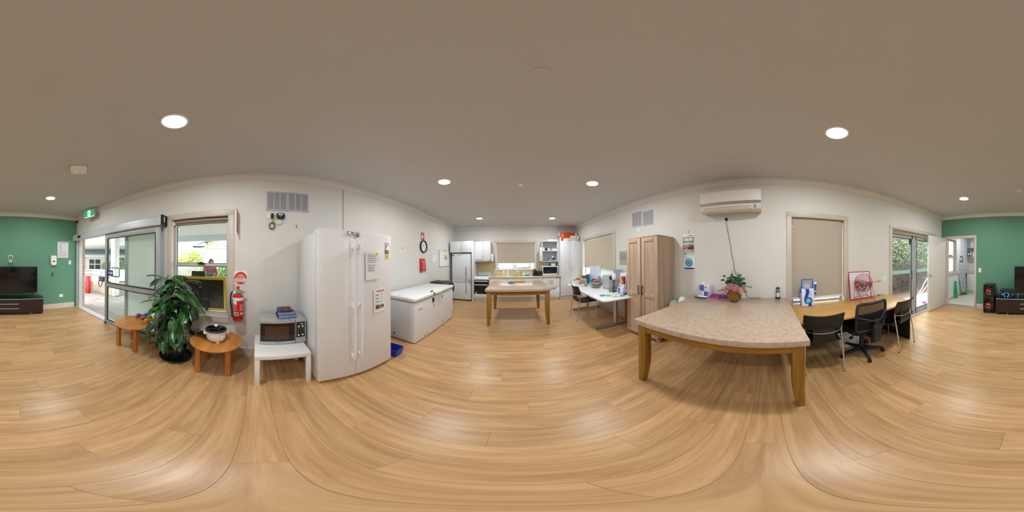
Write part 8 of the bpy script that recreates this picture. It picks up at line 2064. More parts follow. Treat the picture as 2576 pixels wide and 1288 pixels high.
for z,lb in ((1.50,'lower white wall shelf above the laundry sink'),(1.90,'upper white wall shelf above the laundry sink')):
    t=thing('wall_shelf',lb,'shelf',T((2.1,-6.7,z)),group='laundry wall shelves');MB().box(1.5,LY+0.002,z,2.445,-6.62,z+0.018).build('board','white_laminate',t,bevel=0.001)
    b=MB();b.tube([(2.38,LY+0.006,z-0.12),(2.38,-6.68,z-0.004)],0.008,6);b.build('bracket','white_plastic',t)
SH=1.5185
def pack(x0,x1,y0,y1,z0,h,material,label,name='packet',cat='packet'):
    t=thing(name,label,cat,T(((x0+x1)/2,(y0+y1)/2,z0)),group='laundry supplies on the shelves');MB().box(x0,y0,z0,x1,y1,z0+h).build('pack',material,t,bevel=0.012);strip(T((0,y1,0),GW)@axes((0,0,0),(1,0,0),(0,0,1),(0,-1,0)),-x1+0.015,z0+h*0.3,-x0-0.015,z0+h*0.7,'paper',t,'label')
pack(2.33,2.42,-6.78,-6.66,SH,0.22,mat('pk_navy','#3a4a78',0.4),'navy detergent packet on the lower laundry shelf');pack(2.23,2.32,-6.78,-6.67,SH,0.25,mat('pk_slate','#7a86a0',0.4),'slate detergent bottle on the lower laundry shelf');pack(2.13,2.21,-6.78,-6.68,SH,0.20,mat('pk_cream','#d8d2b0',0.4),'cream packet on the lower laundry shelf');pack(2.0,2.11,-6.78,-6.68,SH,0.23,'white_plastic','white packet on the lower laundry shelf')
bottle(2.24,-6.76,[(1e-7,0),(0.07,0),(0.078,0.02),(0.078,0.20),(0.05,0.26),(0.03,0.28),(1e-7,0.28)],'white_plastic','large white laundry bottle on the upper shelf',z=1.9185,cap=[(0.034,0.28),(0.034,0.33),(1e-7,0.332)],capmat='white_plastic');pack(2.08,2.16,-6.78,-6.68,1.9185,0.2,'mint','pale green packet on the upper laundry shelf')
# ironing board leaning in the corner
m=T((2.352,-5.985,0))@Matrix.Rotation(R_(-90),4,'Z')@Matrix.Rotation(R_(0),4,'X')
ib=thing('ironing_board','upright ironing board with patterned grey cover in laundry','ironing board',T((2.33,-5.9,0)))
fib=axes((2.295,-5.93,0.03),(-0.42,-0.905,0.05),(0.10,0.0,0.995),(-0.90,0.42,0.09))
grid_mat('iron_cover','#d3d6da','#8f969e',30,30,30,0.28,0.9,'xy')
pts=[(-0.15,1.26),(0.15,1.26),(0.165,1.15),(0.165,0.60),(0.14,0.32),(0.08,0.12),(0.0,0.06),(-0.08,0.12),(-0.14,0.32),(-0.165,0.60),(-0.165,1.15)]
b=MB(fib);b.prism(pts,0.0,0.03);b.build('padded_top','iron_cover',ib,bevel=0.008)
b=MB(fib);b.box(-0.13,1.27,-0.01,0.12,1.52,0.012);b.build('iron_rest',mat('rest_grey','#70787c',0.4,0.4),ib,bevel=0.01);b=MB(fib);b.prism(rrect(-0.04,1.33,0.06,1.46,0.03),0.012,0.016);b.build('rest_pad','paper_grey',ib)
b=MB(fib);b.tube([(-0.10,1.5,0),(-0.20,1.53,0),(-0.30,1.55,0.0)],0.012,8);b.build('hook_arm',mat('arm_dark','#3c4246',0.5),ib,smooth=True)
b=MB(fib);b.tube([(-0.16,-0.0,-0.04),(0.0,0.05,-0.03),(0.2,0.02,-0.05)],0.012,8);b.tube([(0.0,0.05,-0.03),(0.03,0.7,-0.03),(0.0,1.2,-0.02)],0.012,8);b.build('leg_frame','arm_dark',ib,smooth=True)
# green wet-floor sign leaning on the wall
fws=axes((2.392,-5.36,0.004),(-0.50,-0.86,0),(0.09,-0.05,0.99),(-0.86,0.50,0.10))
ws=thing('wet_floor_sign','folded green wet floor sign leaning on laundry wall','safety sign',T((2.39,-5.36,0)))
mat('sign_green','#27b352',0.4);b=MB(fws);b.prism([(-0.07,0.0),(-0.03,0.0),(-0.02,0.03),(0.05,0.03),(0.06,0.0),(0.10,0.0),(0.07,0.60),(0.05,0.63),(-0.02,0.63),(-0.05,0.60)],0.0,0.022);b.build('front_panel','sign_green',ws,bevel=0.004);b=MB(fws);b.prism([(-0.07,0.0),(-0.03,0.0),(-0.02,0.03),(0.05,0.03),(0.06,0.0),(0.10,0.0),(0.07,0.60),(0.05,0.63),(-0.02,0.63),(-0.05,0.60)],-0.03,-0.006);b.build('rear_panel','sign_green',ws,bevel=0.004)
f2=fws@T((0.012,0,0.022));b=MB(f2);b.prism(rrect(-0.02,0.56,0.02,0.60,0.008),0.0002,0.001);b.prism([(-0.025,0.43),(0.03,0.43),(0.03,0.445),(-0.025,0.445)],0.0002,0.001);b.prism([(-0.02,0.455),(0.022,0.455),(0.022,0.475),(-0.02,0.475)],0.0002,0.001);b.build('printed_symbol','ink',ws,kind='stuff');lines(f2@T((0.0,0.36,0))@Matrix.Rotation(R_(-90),4,'Z'),0.0,0.24,0.012,1,0.03,0.024,'ink',ws,seed=226,ragged=0.0)
# broom and dustpan
m=T((2.34,-6.20,0));t=thing('dustpan_broom','lime dustpan broom with green handle behind ironing board','dustpan',m)
b=MB(m);b.tube([(0.06,0.05,0.93),(-0.02,0.06,0.25)],0.012,8);b.build('handle',mat('handle_green','#1f8a4c',0.4),t,smooth=True);b=MB(m);b.hexa([(-0.14,0.02,0.02),(0.08,0.02,0.02),(0.08,0.10,0.02),(-0.14,0.10,0.02)],[(-0.08,0.05,0.27),(0.03,0.05,0.27),(0.03,0.08,0.27),(-0.08,0.08,0.27)]);b.build('pan',mat('pan_lime','#86b82c',0.4),t,bevel=0.006)

# ================================================================== outside the left wall: covered porch, houses, garden
mat('soil_ground','#8a8474',0.95,var=0.15,vscale=1.5);mat('paver_grey','#a39b94',0.85,var=0.12,vscale=14,objrand=0.10,bump=0.3,bscale=40);mat('paver_joint','#76706a',0.95)
MB().box(-40,-40,-0.30,XL-0.14,30,-0.06).build('ground','soil_ground',kind='structure',label='ground outside the entry beyond the porch',cat='ground')
pv=MB().box(-6.3,-9.0,-0.06,XL-0.14,2.0,-0.025).build('pavement','paver_joint',kind='structure',label='grey paver porch outside the sliding entry',cat='pavement')
b=MB();b.box(0.003,0.003,-0.03,0.347,0.347,0.0);o=b.build('paver','paver_grey',None,bevel=0.004,seg=1,origin=Vector((0,0,0)));PVM=o.data;bpy.data.objects.remove(o)
npv=0
for i in range(11):
    for j in range(25):
        x,y=XL-0.165-0.35*(i+1),-7.2+0.35*j
        if x<-4.5 and y<-5.0:continue
        o=bpy.data.objects.new('paver',PVM);COL.objects.link(o);o.parent=pv;o.location=Vector((x,y,0.0))-W[pv.name].translation;npv+=1
mat('soffit_white','#e6e4e2',0.7);mat('beam_grey','#c9ccd0',0.6)
b=MB();b.box(-5.75,-6.6,2.36,XL-0.14,3.5,2.46);b.box(-11.0,-19.0,2.36,XL-0.14,-6.6,2.46);b.build('porch_ceiling','soffit_white',None,label='white flat porch ceiling outside the entry',cat='porch ceiling')
b=MB();b.box(-5.78,-6.6,2.16,-5.62,3.5,2.36);b.build('porch_beam','beam_grey',None,label='grey edge beam of the porch ceiling facing the houses',cat='beam')
b=MB();b.box(-11.1,-19.0,2.10,-10.9,-6.6,2.36);b.box(-11.0,-19.1,2.10,XL-0.3,-18.9,2.36);b.build('porch_beam','beam_grey',None,label='grey edge beam of the wide covered driveway',cat='beam')
b=MB();b.box(-4.40,-5.14,0.0,-4.14,-4.90,2.36);b.build('porch_column',mat('column_white','#e9e7e2',0.7),None,bevel=0.008,label='square white porch column beyond the low block wall',cat='column')
# brick reveal beside the entry
mortar=MB().box(-2.535,-4.62,0.0,XL-0.141,-4.435,2.10).build('brick_pier',mat('mortar','#d6cdbf',0.9),None,label='narrow tan brick pier beside the sliding entry',cat='brick pier')
mat('brick_tan','#b59b7c',0.85,var=0.1,vscale=20,objrand=0.12,bump=0.3,bscale=60)
b=MB();b.box(0,0,0,0.142,0.19,0.076);o=b.build('brick','brick_tan',None,bevel=0.004,seg=1,origin=Vector((0,0,0)));BRK=o.data;bpy.data.objects.remove(o)
for k in range(24):
    o=bpy.data.objects.new('brick',BRK);COL.objects.link(o);o.parent=mortar;o.location=Vector((-2.541,-4.622,0.005+0.0865*k))-W[mortar.name].translation
# low block wall with cap, return and rail
mat('block_cream','#cfc0a6',0.85,var=0.08,vscale=8,objrand=0.06,bump=0.3,bscale=50);mat('cap_white','#ece8e0',0.7)
def block_wall(name,label,p0,p1,h,th=0.18):
    p0,p1=Vector(p0),Vector(p1);d=(p1-p0);L_=d.length;yaw=math.atan2(d.y,d.x);m=T(p0,yaw)
    core=MB(m).box(0.002,0.006,0,L_-0.002,th-0.006,h-0.05).build(name,'mortar',None,label=label,cat='wall',origin=p0)
    bm_={}
    rows=int((h-0.05)/0.2+0.5);rh=(h-0.05)/rows
    for r_ in range(rows):
        x=-0.2 if r_ % 2 else 0.0
        while x<L_-0.01:
            a,c=max(x,0),min(x+0.40,L_)
            if c-a>0.02:
                MB(m).box(a+0.004,0,r_*rh+0.004,c-0.004,th,(r_+1)*rh-0.004).build('block','block_cream',core,bevel=0.004,seg=1)
            x+=0.40
    MB(m).box(-0.01,-0.02,h-0.05,L_+0.01,th+0.02,h).build('cap','cap_white',core,bevel=0.006)
block_wall('block_wall','low cream block wall along the porch under the rail',(-4.31,-5.05,0),(-4.31,-6.64,0),0.50)
block_wall('block_wall','low cream block return wall at the far porch end',(-4.13,-6.64,0),(-2.5,-6.64,0),0.50,0.16)
rl=thing('hand_rail','grey double tube handrail above the low block wall','handrail',T((-4.22,-5.8,0.5)))
mat('rail_grey','#7d8388',0.4,0.5)
for z in (0.905,0.745,0.695):b=MB();b.tube([(-4.22,-5.0,z),(-4.22,-6.75,z+0.01),(-2.7,-6.75,z+0.01)],0.020 if z>0.9 else 0.014,8);b.build('rail','rail_grey',rl,smooth=True)
for y in (-5.15,-5.9,-6.7):b=MB();b.cyl((-4.22,y,0.5),(-4.22,y,0.90),0.016,seg=10);b.build('post','rail_grey',rl,smooth=True)
m=T((-3.63,-6.05,0),R_(25));t=thing('red_bollard_box','tall narrow red box standing on the porch beside pier','box',m);MB(m).box(-0.10,-0.08,0.0,0.10,0.08,0.735).build('box',mat('box_red','#c8202c',0.4),t,bevel=0.004);MB(m).box(-0.105,-0.085,0.72,0.105,0.085,0.74).build('lid','box_red',t,bevel=0.003)
# shoulder bag hung on the wall cap
m=T((-4.125,-5.62,0.30),R_(90));bg_=thing('shoulder_bag','black camera bag with brown strap hanging on block wall','bag',m)
b=MB(m);b.box(-0.17,-0.13,0.22,0.15,-0.02,0.42);b.build('body',mat('bag_black','#26262a',0.7),bg_,bevel=0.03,seg=3);b=MB(m);b.box(-0.175,-0.14,0.34,0.155,-0.02,0.43);b.build('flap','bag_black',bg_,bevel=0.02,seg=3)
for k,dx in enumerate((0.0,0.03)):b=MB(m);b.tube(smoothpath([(-0.16+dx,-0.10,0.33),(-0.19+dx,-0.12,0.15),(-0.10,-0.13,0.0+0.03*k),(0.02,-0.13,0.03),(0.10-dx,-0.12,0.16),(0.12-dx,-0.1,0.33)],5),0.012,6);b.build('strap',mat('strap_brown','#4a342a',0.7),bg_,smooth=True)

b=MB(m);b.tube(smoothpath([(-0.02,-0.06,0.42),(-0.02,-0.02,0.30-0.06+0.18),(-0.02,0.0,0.205+0.21),(-0.02,0.05,0.212),(-0.02,0.12,0.212)],4),0.010,6);b.build('hanging_loop','strap_brown',bg_,smooth=True)
# display board on an easel outside the window
m=T((-2.86,-0.995,0.0),LW);db=thing('display_board','dark board in a yellow frame on an easel outside window','display board',m)
fbz=m@Matrix.Rotation(R_(8),4,'X');mat('frame_yellow','#c9a21c',0.5)
MB(fbz).box(-0.46,0.0,0.60,0.46,0.02,1.15).build('panel',mat('board_dark','#2a1d1c',0.35),db);b=MB(fbz@axes((0,0,0),(1,0,0),(0,0,1),(0,-1,0)));ring(b,-0.49,0.49,0.56,1.18,0.045,-0.03,0.01);b.build('frame','frame_yellow',db)
ea=thing('folding_easel','black folding easel standing between window and board','easel',T((-2.74,-1.01,0),LW));me_=T((-2.74,-1.01,0),LW)
b=MB(me_);b.prism([(-0.135,1.15),(0.13,1.155),(0.125,1.262),(-0.13,1.262)],-0.015,0.02,'y');b.build('header',mat('easel_black','#25292c',0.5),ea,bevel=0.006)
for x0,x1 in ((-0.03,0.06),(0.10,0.20),(-0.10,-0.06)):b=MB(me_);b.hexa([(x1-0.02,-0.02,0.0),(x1+0.03,-0.02,0.0),(x1+0.03,0.01,0.0),(x1-0.02,0.01,0.0)],[(x0-0.025,-0.01,1.2),(x0+0.025,-0.01,1.2),(x0+0.025,0.015,1.2),(x0-0.025,0.015,1.2)]);b.build('leg','easel_black',ea)
strip(ff(me_,-0.02,1.08,-0.02),-0.02,-0.05,0.02,0.03,'paper_grey',ea,'label',0.004)

# person outside, bent over a dark case
def person():
    P0=Vector((-5.25,-1.55,0.0));m=T(P0,R_(-65)) # local -y faces the viewer's right-front
    t=thing('person','person in red and grey top bending over a dark case outside','person',m)
    # joints: leaning figure, hands forward; x right, y forward, z up
    J={'pel':(0,-0.10,0.80),'sp':(0,-0.02,0.98),'ch':(0,0.14,1.16),'nk':(0,0.26,1.27),'lsh':(-0.17,0.15,1.19),'lel':(-0.22,0.30,0.97),'lwr':(-0.10,0.48,0.93),'rsh':(0.17,0.15,1.19),'rel':(0.23,0.28,0.96),'rwr':(0.12,0.48,0.92),'lh':(-0.10,-0.10,0.77),'lk':(-0.11,0.02,0.42),'la':(-0.11,-0.05,0.07),'lf':(-0.12,0.12,0.03),'rh':(0.10,-0.10,0.77),'rk':(0.11,0.02,0.42),'ra':(0.11,-0.05,0.07),'rf':(0.12,0.12,0.03)}
    Rr={'pel':0.15,'sp':0.145,'ch':0.16,'nk':0.065,'lsh':0.075,'lel':0.05,'lwr':0.032,'rsh':0.075,'rel':0.05,'rwr':0.032,'lh':0.10,'lk':0.065,'la':0.042,'lf':0.038,'rh':0.10,'rk':0.065,'ra':0.042,'rf':0.038}
    E=[('pel','sp'),('sp','ch'),('ch','nk'),('ch','lsh'),('lsh','lel'),('lel','lwr'),('ch','rsh'),('rsh','rel'),('rel','rwr'),('pel','lh'),('lh','lk'),('lk','la'),('la','lf'),('pel','rh'),('rh','rk'),('rk','ra'),('ra','rf')]
    def skin(name,J,Rr,E,root,material,parent,sub=2):
        ks=list(J);me=bpy.data.meshes.new(name);me.from_pydata([J[k] for k in ks],[(ks.index(a),ks.index(c)) for a,c in E],[])
        o=bpy.data.objects.new(name,me);COL.objects.link(o)
        md=o.modifiers.new('skin','SKIN');md.use_smooth_shade=True
        for i,k in enumerate(ks):
            sv=me.skin_vertices[0].data[i];sv.radius=(Rr[k],Rr[k]);sv.use_root=(k==root)
        s2=o.modifiers.new('sub','SUBSURF');s2.levels=sub;s2.render_levels=sub
        ev_=bpy.data.meshes.new_from_object(o.evaluated_get(bpy.context.evaluated_depsgraph_get()));bpy.data.objects.remove(o)
        ev_.materials.clear();ev_.materials.append(MATS[material]);ev_.polygons.foreach_set('use_smooth',[True]*len(ev_.polygons))
        o=bpy.data.objects.new(name,ev_);COL.objects.link(o);o.parent=parent;W[o.name]=W[parent.name].copy();return o
    mat('skin_tone','#c99a80',0.6);mat('shirt_red','#b0555c',0.8,var=0.1);mat('vest_grey','#6f7886',0.8);mat('trouser_dark','#3a3c44',0.85);mat('hair_grey','#6c6a68',0.9,bump=0.6,bscale=120)
    body=skin('body',J,Rr,E,'pel','shirt_red',t)
    # clothing below the waist and vest over the chest
    JL={k:J[k] for k in ('pel','lh','lk','la','rh','rk','ra')};RL={k:Rr[k]*1.10 for k in JL}
    skin('trousers',JL,RL,[('pel','lh'),('lh','lk'),('lk','la'),('pel','rh'),('rh','rk'),('rk','ra')],'pel','trouser_dark',t)
    JV={'a':(0,-0.03,0.96),'b':(0,0.03,1.05),'c':(0,0.14,1.17)};skin('vest',JV,{'a':0.155,'b':0.165,'c':0.172},[('a','b'),('b','c')],'b','vest_grey',t)
    # head with face, looking down
    H=Vector((0,0.36,1.37));mh=m@Matrix.Translation(H)@Matrix.Rotation(R_(-38),4,'X')
    b=MB(mh);b.ball((0,0,0.0),(0.078,0.098,0.115),20,14);b.ball((0,0.04,-0.055),(0.058,0.062,0.065),16,10);b.hexa([(-0.014,0.09,-0.03),(0.014,0.09,-0.03),(0.010,0.085,0.0),(-0.010,0.085,0.0)],[(-0.012,0.122,-0.028),(0.012,0.122,-0.028),(0.006,0.10,0.02),(-0.006,0.10,0.02)]);b.cyl((0,-0.02,-0.09),(0,-0.06,-0.17),0.05,0.056,seg=14)
    for s in (-1,1):b.ball((s*0.078,-0.005,-0.01),(0.012,0.024,0.034),10,8)
    hd=b.build('head','skin_tone',t,smooth=True,angle=60)
    b=MB(mh);b.ball((0,-0.018,0.03),(0.084,0.098,0.100),18,12);b.build('hair','hair_grey',hd,smooth=True)
    for s in (-1,1):MB(mh).ball((s*0.03,0.088,0.005),(0.012,0.008,0.008),10,6).build('eye','ink',hd,smooth=True)
    MB(mh).box(-0.022,0.088,-0.066,0.022,0.096,-0.058).build('mouth','soft_red',hd)
    for s,wr in ((-1,J['lwr']),(1,J['rwr'])):
        base=Vector(wr);JF={'w':tuple(base),'p':tuple(base+Vector((0,0.055,-0.015)))};EF=[('w','p')];RF={'w':0.028,'p':0.032}
        for i,dx in enumerate((-0.03,-0.010,0.010,0.028)):
            for q,(dy,dz,rr) in enumerate(((0.085,-0.02,0.0095),(0.112,-0.035,0.009),(0.125,-0.055,0.008))):
                k='f%d%d' % (i,q);JF[k]=tuple(base+Vector((dx,dy+(0.006 if i in (1,2) else 0),dz)));RF[k]=rr;EF.append(('p' if q==0 else 'f%d%d' % (i,q-1),k))
        JF['t0']=tuple(base+Vector((-s*0.035,0.035,-0.02)));JF['t1']=tuple(base+Vector((-s*0.045,0.065,-0.035)));RF['t0']=0.010;RF['t1']=0.009;EF+=[('w','t0'),('t0','t1')]
        skin('hand',JF,RF,EF,'w','skin_tone',t,1)
    for s in ('l','r'):
        f_=Vector(J[s+'f']);MB(m).box(f_.x-0.05,f_.y-0.24,-0.001,f_.x+0.05,f_.y+0.08,0.085).build('shoe','black_matt',t,bevel=0.03,seg=3)
    # dark equipment case on a stand in front of the hands
    mc=m@T((0.02,0.68,0.0));c=thing('equipment_case','dark equipment case on a stand before the bending person','case',mc)
    MB(mc).box(-0.20,-0.10,0.70,0.20,0.16,0.93).build('case',mat('case_dark','#3a3f4c',0.6),c,bevel=0.03,seg=3);MB(mc).box(-0.03,-0.03,0.0,0.03,0.03,0.70).build('stand_pole','steel_dark',c);MB(mc).box(-0.18,-0.1,0.0,0.18,0.1,0.03).build('stand_base','steel_dark',c)
    b=MB(mc);b.tube(smoothpath([(-0.16,0.0,0.93),(-0.12,0,1.0),(0.0,0,1.02),(0.12,0,0.99),(0.17,0.0,0.92)],4),0.012,6);b.build('handle','black_matt',c,smooth=True)
person()

# houses
grid_mat('far_brick','#dcc0b0','#cdb4a6',4.2,4.2,11.6,0.09,0.85,'yz');grid_mat('roof_tiles','#a7acb0','#8a9095',3.3,3.3,5.0,0.12,0.8,'z');mat('house_white','#eae6dc',0.8);mat('gutter_blue','#7f9aa8',0.5);mat('fascia_white','#e8e6e2',0.6);mat('dark_pane','#3a4a44',0.15);mat('soffit_cream','#d8d4c8',0.7)
bh_=thing('brick_house','pink brick house gable with round vents beyond the porch','house',T((-9.0,-1.2,-0.3)))
xg=-9.0
b=MB();b.prism([(-2.83,-0.4),(1.2,-0.4),(1.2,2.25),(-0.8,3.15),(-2.83,2.45)],xg-5,xg,'x');b.build('wall','far_brick',bh_)
b=MB();b.prism([(-3.45,2.22),(-3.45,2.32),(-0.8,3.42),(1.9,2.3),(1.9,2.2),(-0.8,3.26)],xg-5.3,xg+0.55,'x');b.build('roof','roof_tiles',bh_)
b=MB();b.prism([(-3.47,2.2),(-3.47,2.36),(-0.8,3.47),(1.92,2.34),(1.92,2.18),(-0.8,3.26)],xg+0.55,xg+0.58,'x');b.build('barge_board','fascia_white',bh_)
b=MB();b.prism([(-3.4,2.16),(-2.83,2.16),(-2.83,2.42),(-3.4,2.24)],xg-5,xg+0.5,'x');b.build('eave_soffit','soffit_cream',bh_)
b=MB();b.tube([(xg+0.02,-2.72,2.6),(xg+0.03,-2.70,2.15),(xg+0.03,-2.62,2.13),(xg+0.03,1.0,2.13)],0.03,8);b.build('wall_conduit','fascia_white',bh_,smooth=True)
b=MB();b.box(xg+0.45,-3.50,2.16,xg+0.55,-3.40,2.38);b.box(xg-4.8,-3.50,2.18,xg+0.55,-3.40,2.28);b.box(xg+0.40,-3.45,2.14,xg+0.50,-2.83,2.22);b.build('gutter','gutter_blue',bh_)
b=MB();b.tube([(xg+0.4,-1.70,2.42),(xg+0.4,-1.68,2.24),(xg+0.4,-1.5,2.2),(xg+0.4,-1.0,2.2)],0.06,8);b.build('downpipe','gutter_blue',bh_,smooth=True)
for y in (-2.16,-1.86):
    b=MB(axes((xg,y,2.32),(0,1,0),(0,0,1),(1,0,0)));b.lathe([(0.085,0.0),(0.11,0.0),(0.11,0.03),(0.085,0.03)],seg=24,loop=True);v=b.build('round_vent','fascia_white',bh_)
    b=MB(axes((xg,y,2.32),(0,1,0),(0,0,1),(1,0,0)))
    for k in range(-2,3):hw_=math.sqrt(max(0.0072-(k*0.032) ** 2,0.0004));b.box(-hw_,k*0.032-0.007,0.005,hw_,k*0.032+0.007,0.02)
    b.build('louvres','beam_grey',v,kind='stuff')
    b=MB(axes((xg,y,2.32),(0,1,0),(0,0,1),(1,0,0)));b.lathe([(1e-7,0.001),(0.086,0.001),(0.086,0.004),(1e-7,0.004)],seg=24);b.build('vent_back','ink_soft',v)
def far_house(name,label,m,w,d,zw,zr,wins,wallm='house_white'):
    """local x along the front, y behind it, front wall at y = 0"""
    h=thing(name,label,'house',m)
    MB(m).box(0,0,-0.5,w,d,zw).build('wall',wallm,h)
    ov=0.5;b=MB(m);vs=[(-ov,-ov,zw-0.05),(w+ov,-ov,zw-0.05),(w+ov,d+ov,zw-0.05),(-ov,d+ov,zw-0.05),(d/2,d/2,zr),(w-d/2,d/2,zr)]
    b.add(vs,[(0,1,5,4),(1,2,5),(2,3,4,5),(3,0,4),(3,2,1,0)]);b.build('roof','roof_tiles',h)
    MB(m).box(-ov-0.03,-ov-0.1,zw-0.12,w+ov+0.03,-ov+0.02,zw+0.0).build('gutter','gutter_blue',h)
    MB(m).box(-ov,-ov+0.02,zw-0.28,w+ov,-ov+0.05,zw-0.12).build('fascia','fascia_white',h)
    for (x0,x1,z0,z1) in wins:
        wn=MB(m).box(x0,-0.03,z0,x1,0.02,z1).build('window','fascia_white',h);xm,zm=(x0+x1)/2,(z0+z1)/2
        for a,c in ((x0+0.05,xm-0.04),(xm+0.04,x1-0.05)):
            for e_,f_ in ((z0+0.05,zm-0.04),(zm+0.04,z1-0.05)):MB(m).box(a,-0.04,e_,c,-0.028,f_).build('pane','dark_pane',wn)
    return h
# the long white house seen through the entry, and its neighbour seen through the window
ya=math.atan2(-11.17+12.83,-10.01+7.775)
mh2=T((-7.0,-13.45,0),math.atan2(1.75,-2.55)+math.pi,0,0) 
mh2=axes((-10.9,-10.65,0),(0.825,-0.565,0),(-0.565,-0.825,0),(0,0,1))
far_house('white_house','cream house with four-pane window seen through the open entry',mh2,9.0,5.0,1.95,3.6,[(2.72,3.83,0.53,1.50),(0.5,1.2,1.0,1.66)])
b=MB(mh2);b.tube([(4.35,-0.3,1.9),(4.25,-0.12,1.72),(4.25,-0.08,0.0)],0.05,8);b.build('downpipe','gutter_blue',[o for o in bpy.data.objects if o.name=='white_house'][0],smooth=True)
far_house('tiled_house','low tiled house behind the yellow-green shrubs',axes((-16,-4.2,0),(0,-1,0),(-1,0,0),(0,0,1))@Matrix.Diagonal((1,1,1,1)),9.0,6.0,2.45,4.1,[(3.0,4.0,0.9,1.7),(1.2,1.9,0.9,1.7)])
b=MB();b.box(-6.95,-9.75,0.0,-5.1,-9.6,0.76);
gw=axes((-5.2,-9.72,0),(-0.835,0.55,0),(0.55,0.835,0),(0,0,1));b=MB(gw);b.box(-0.5,-0.08,0,4.2,0.08,0.72);b.box(-0.5,-0.11,0.72,4.2,0.11,0.78);b.build('garden_wall','cap_white',None,bevel=0.01,label='low white garden wall in front of the cream house',cat='wall')
# shrubs, hedge, fence, lamp
def foliage(center,radii,n,size,seed,shell=0.55,flat=0.0):
    r=random.Random(seed);vs,fs=[],[]
    for i in range(n):
        while True:
            p=Vector((r.uniform(-1,1),r.uniform(-1,1),r.uniform(-1,1)))
            if shell<p.length<1:break
        q=Vector((center[0]+p.x*radii[0],center[1]+p.y*radii[1],center[2]+p.z*radii[2]))
        d=Vector((r.uniform(-1,1),r.uniform(-1,1),r.uniform(-0.9,0.5))).normalized();s=d.orthogonal().normalized()
        s=(Matrix.Rotation(r.uniform(0,6.28),3,d)@s);L_=size*r.uniform(0.6,1.3);w_=L_*0.22
        k=len(vs);vs+=[q,q+d*L_*0.5+s*w_,q+d*L_,q+d*L_*0.5-s*w_];fs.append((k,k+1,k+2,k+3))
    return vs,fs
def shrub(name,label,cat,center,radii,n,size,material,seed,base=-0.06,group=None,twigs=14,blooms=None,twigmat='twig_brown',shell=0.5):
    mat('twig_brown','#5c4a3c',0.9)
    t=thing(name,label,cat,T((center[0],center[1],base)),group=group)
    vs,fs=foliage(center,radii,n,size,seed,shell);b=MB();b.add(vs,fs);b.build('foliage',material,t,kind='stuff')
    r=random.Random(seed+1);b=MB()
    for i in range(twigs):
        a=r.uniform(0,6.28);e_=Vector((center[0]+radii[0]*0.8*math.cos(a)*r.random(),center[1]+radii[1]*0.8*math.sin(a)*r.random(),center[2]+radii[2]*r.uniform(-0.1,0.8)))
        s_=Vector((center[0]+r.uniform(-0.15,0.15)*radii[0],center[1]+r.uniform(-0.15,0.15)*radii[1],base));md=(s_+e_)/2+Vector((r.uniform(-0.2,0.2),r.uniform(-0.2,0.2),0.1))
        b.tube([s_,md,e_],[0.018,0.011,0.004],5)
    b.build('branches',twigmat,t,kind='stuff')
    if blooms:
        c_,cnt=blooms;b=MB()
        for i in range(cnt):
            a=r.uniform(0,6.28);ph_=r.uniform(-0.3,1.2);b.ball((center[0]+radii[0]*math.cos(a)*math.cos(ph_),center[1]+radii[1]*math.sin(a)*math.cos(ph_),center[2]+radii[2]*math.sin(ph_)),0.035,6,4)
        b.build('blooms',c_,t,kind='stuff')
    return t
mat('leaf_yellowgreen','#b9c060',0.6,var=0.35,vscale=3);mat('leaf_hedge','#a3b08a',0.6,var=0.3,vscale=4);mat('leaf_mid','#5f8a48',0.6,var=0.3,vscale=3);mat('bloom_yellow','#e8dc60',0.6);mat('bloom_coral','#d8866a',0.6)
shrub('garden_shrub','yellow-flowering shrub behind the white picket fence','shrub',(-9.4,-4.6,1.1),(0.7,0.8,0.75),2600,0.10,'leaf_yellowgreen',1,-0.1,'shrubs beyond the porch',blooms=('bloom_yellow',40))
shrub('garden_shrub','taller yellow-green shrub beside the lamp post','shrub',(-7.45,-2.98,1.15),(0.40,0.42,0.80),2400,0.10,'leaf_yellowgreen',2,-0.1,'shrubs beyond the porch',blooms=('bloom_yellow',25))
shrub('garden_shrub','mid green shrub at foot of the brick gable','shrub',(-8.2,-1.4,0.75),(0.5,0.7,0.5),2200,0.10,'leaf_mid',3,-0.1,'shrubs beyond the porch')
shrub('garden_shrub','green shrub behind the display board easel','shrub',(-7.3,-2.0,0.65),(0.45,0.5,0.45),2000,0.09,'leaf_mid',4,-0.1,'shrubs beyond the porch')
hc=mh2@Vector((0.6,-1.2,0.95));shrub('clipped_hedge','pale grey-green hedge in front of the cream house corner','hedge',(hc.x,hc.y,0.95),(0.9,0.8,0.5),3000,0.09,'leaf_hedge',6,-0.1,None)
hc=mh2@Vector((2.15,-0.9,0.9));shrub('clipped_hedge','pale hedge beside the four-pane window','hedge',(hc.x,hc.y,0.85),(0.55,0.5,0.5),2200,0.08,'leaf_hedge',7,-0.1,None)
pf=thing('picket_fence','white picket fence beyond the porch seen through window','fence',T((-6.5,-2.9,0)))
mat('picket_white','#eeeeea',0.6)
for z in (0.55,1.12):MB().box(-6.53,-4.2,z,-6.50,-2.35,z+0.05).build('rail','picket_white',pf)
b=MB();b.box(-6.50,0,0.0,-6.48,0.045,1.29);o=b.build('picket','picket_white',pf);pkm=o.data;o.location=(0,0,0)
yy=-4.18;first=True
base_off=Vector((0,0,0))
while yy<-2.38:
    o2=bpy.data.objects.new('picket',pkm);COL.objects.link(o2);o2.parent=pf;o2.location=(0,yy,0);yy+=0.085
o.location=(0,-4.265,0)
lp=thing('lamp_post','white globe lamp post before the brick gable','lamp post',T((-8.0,-2.705,-0.06)))
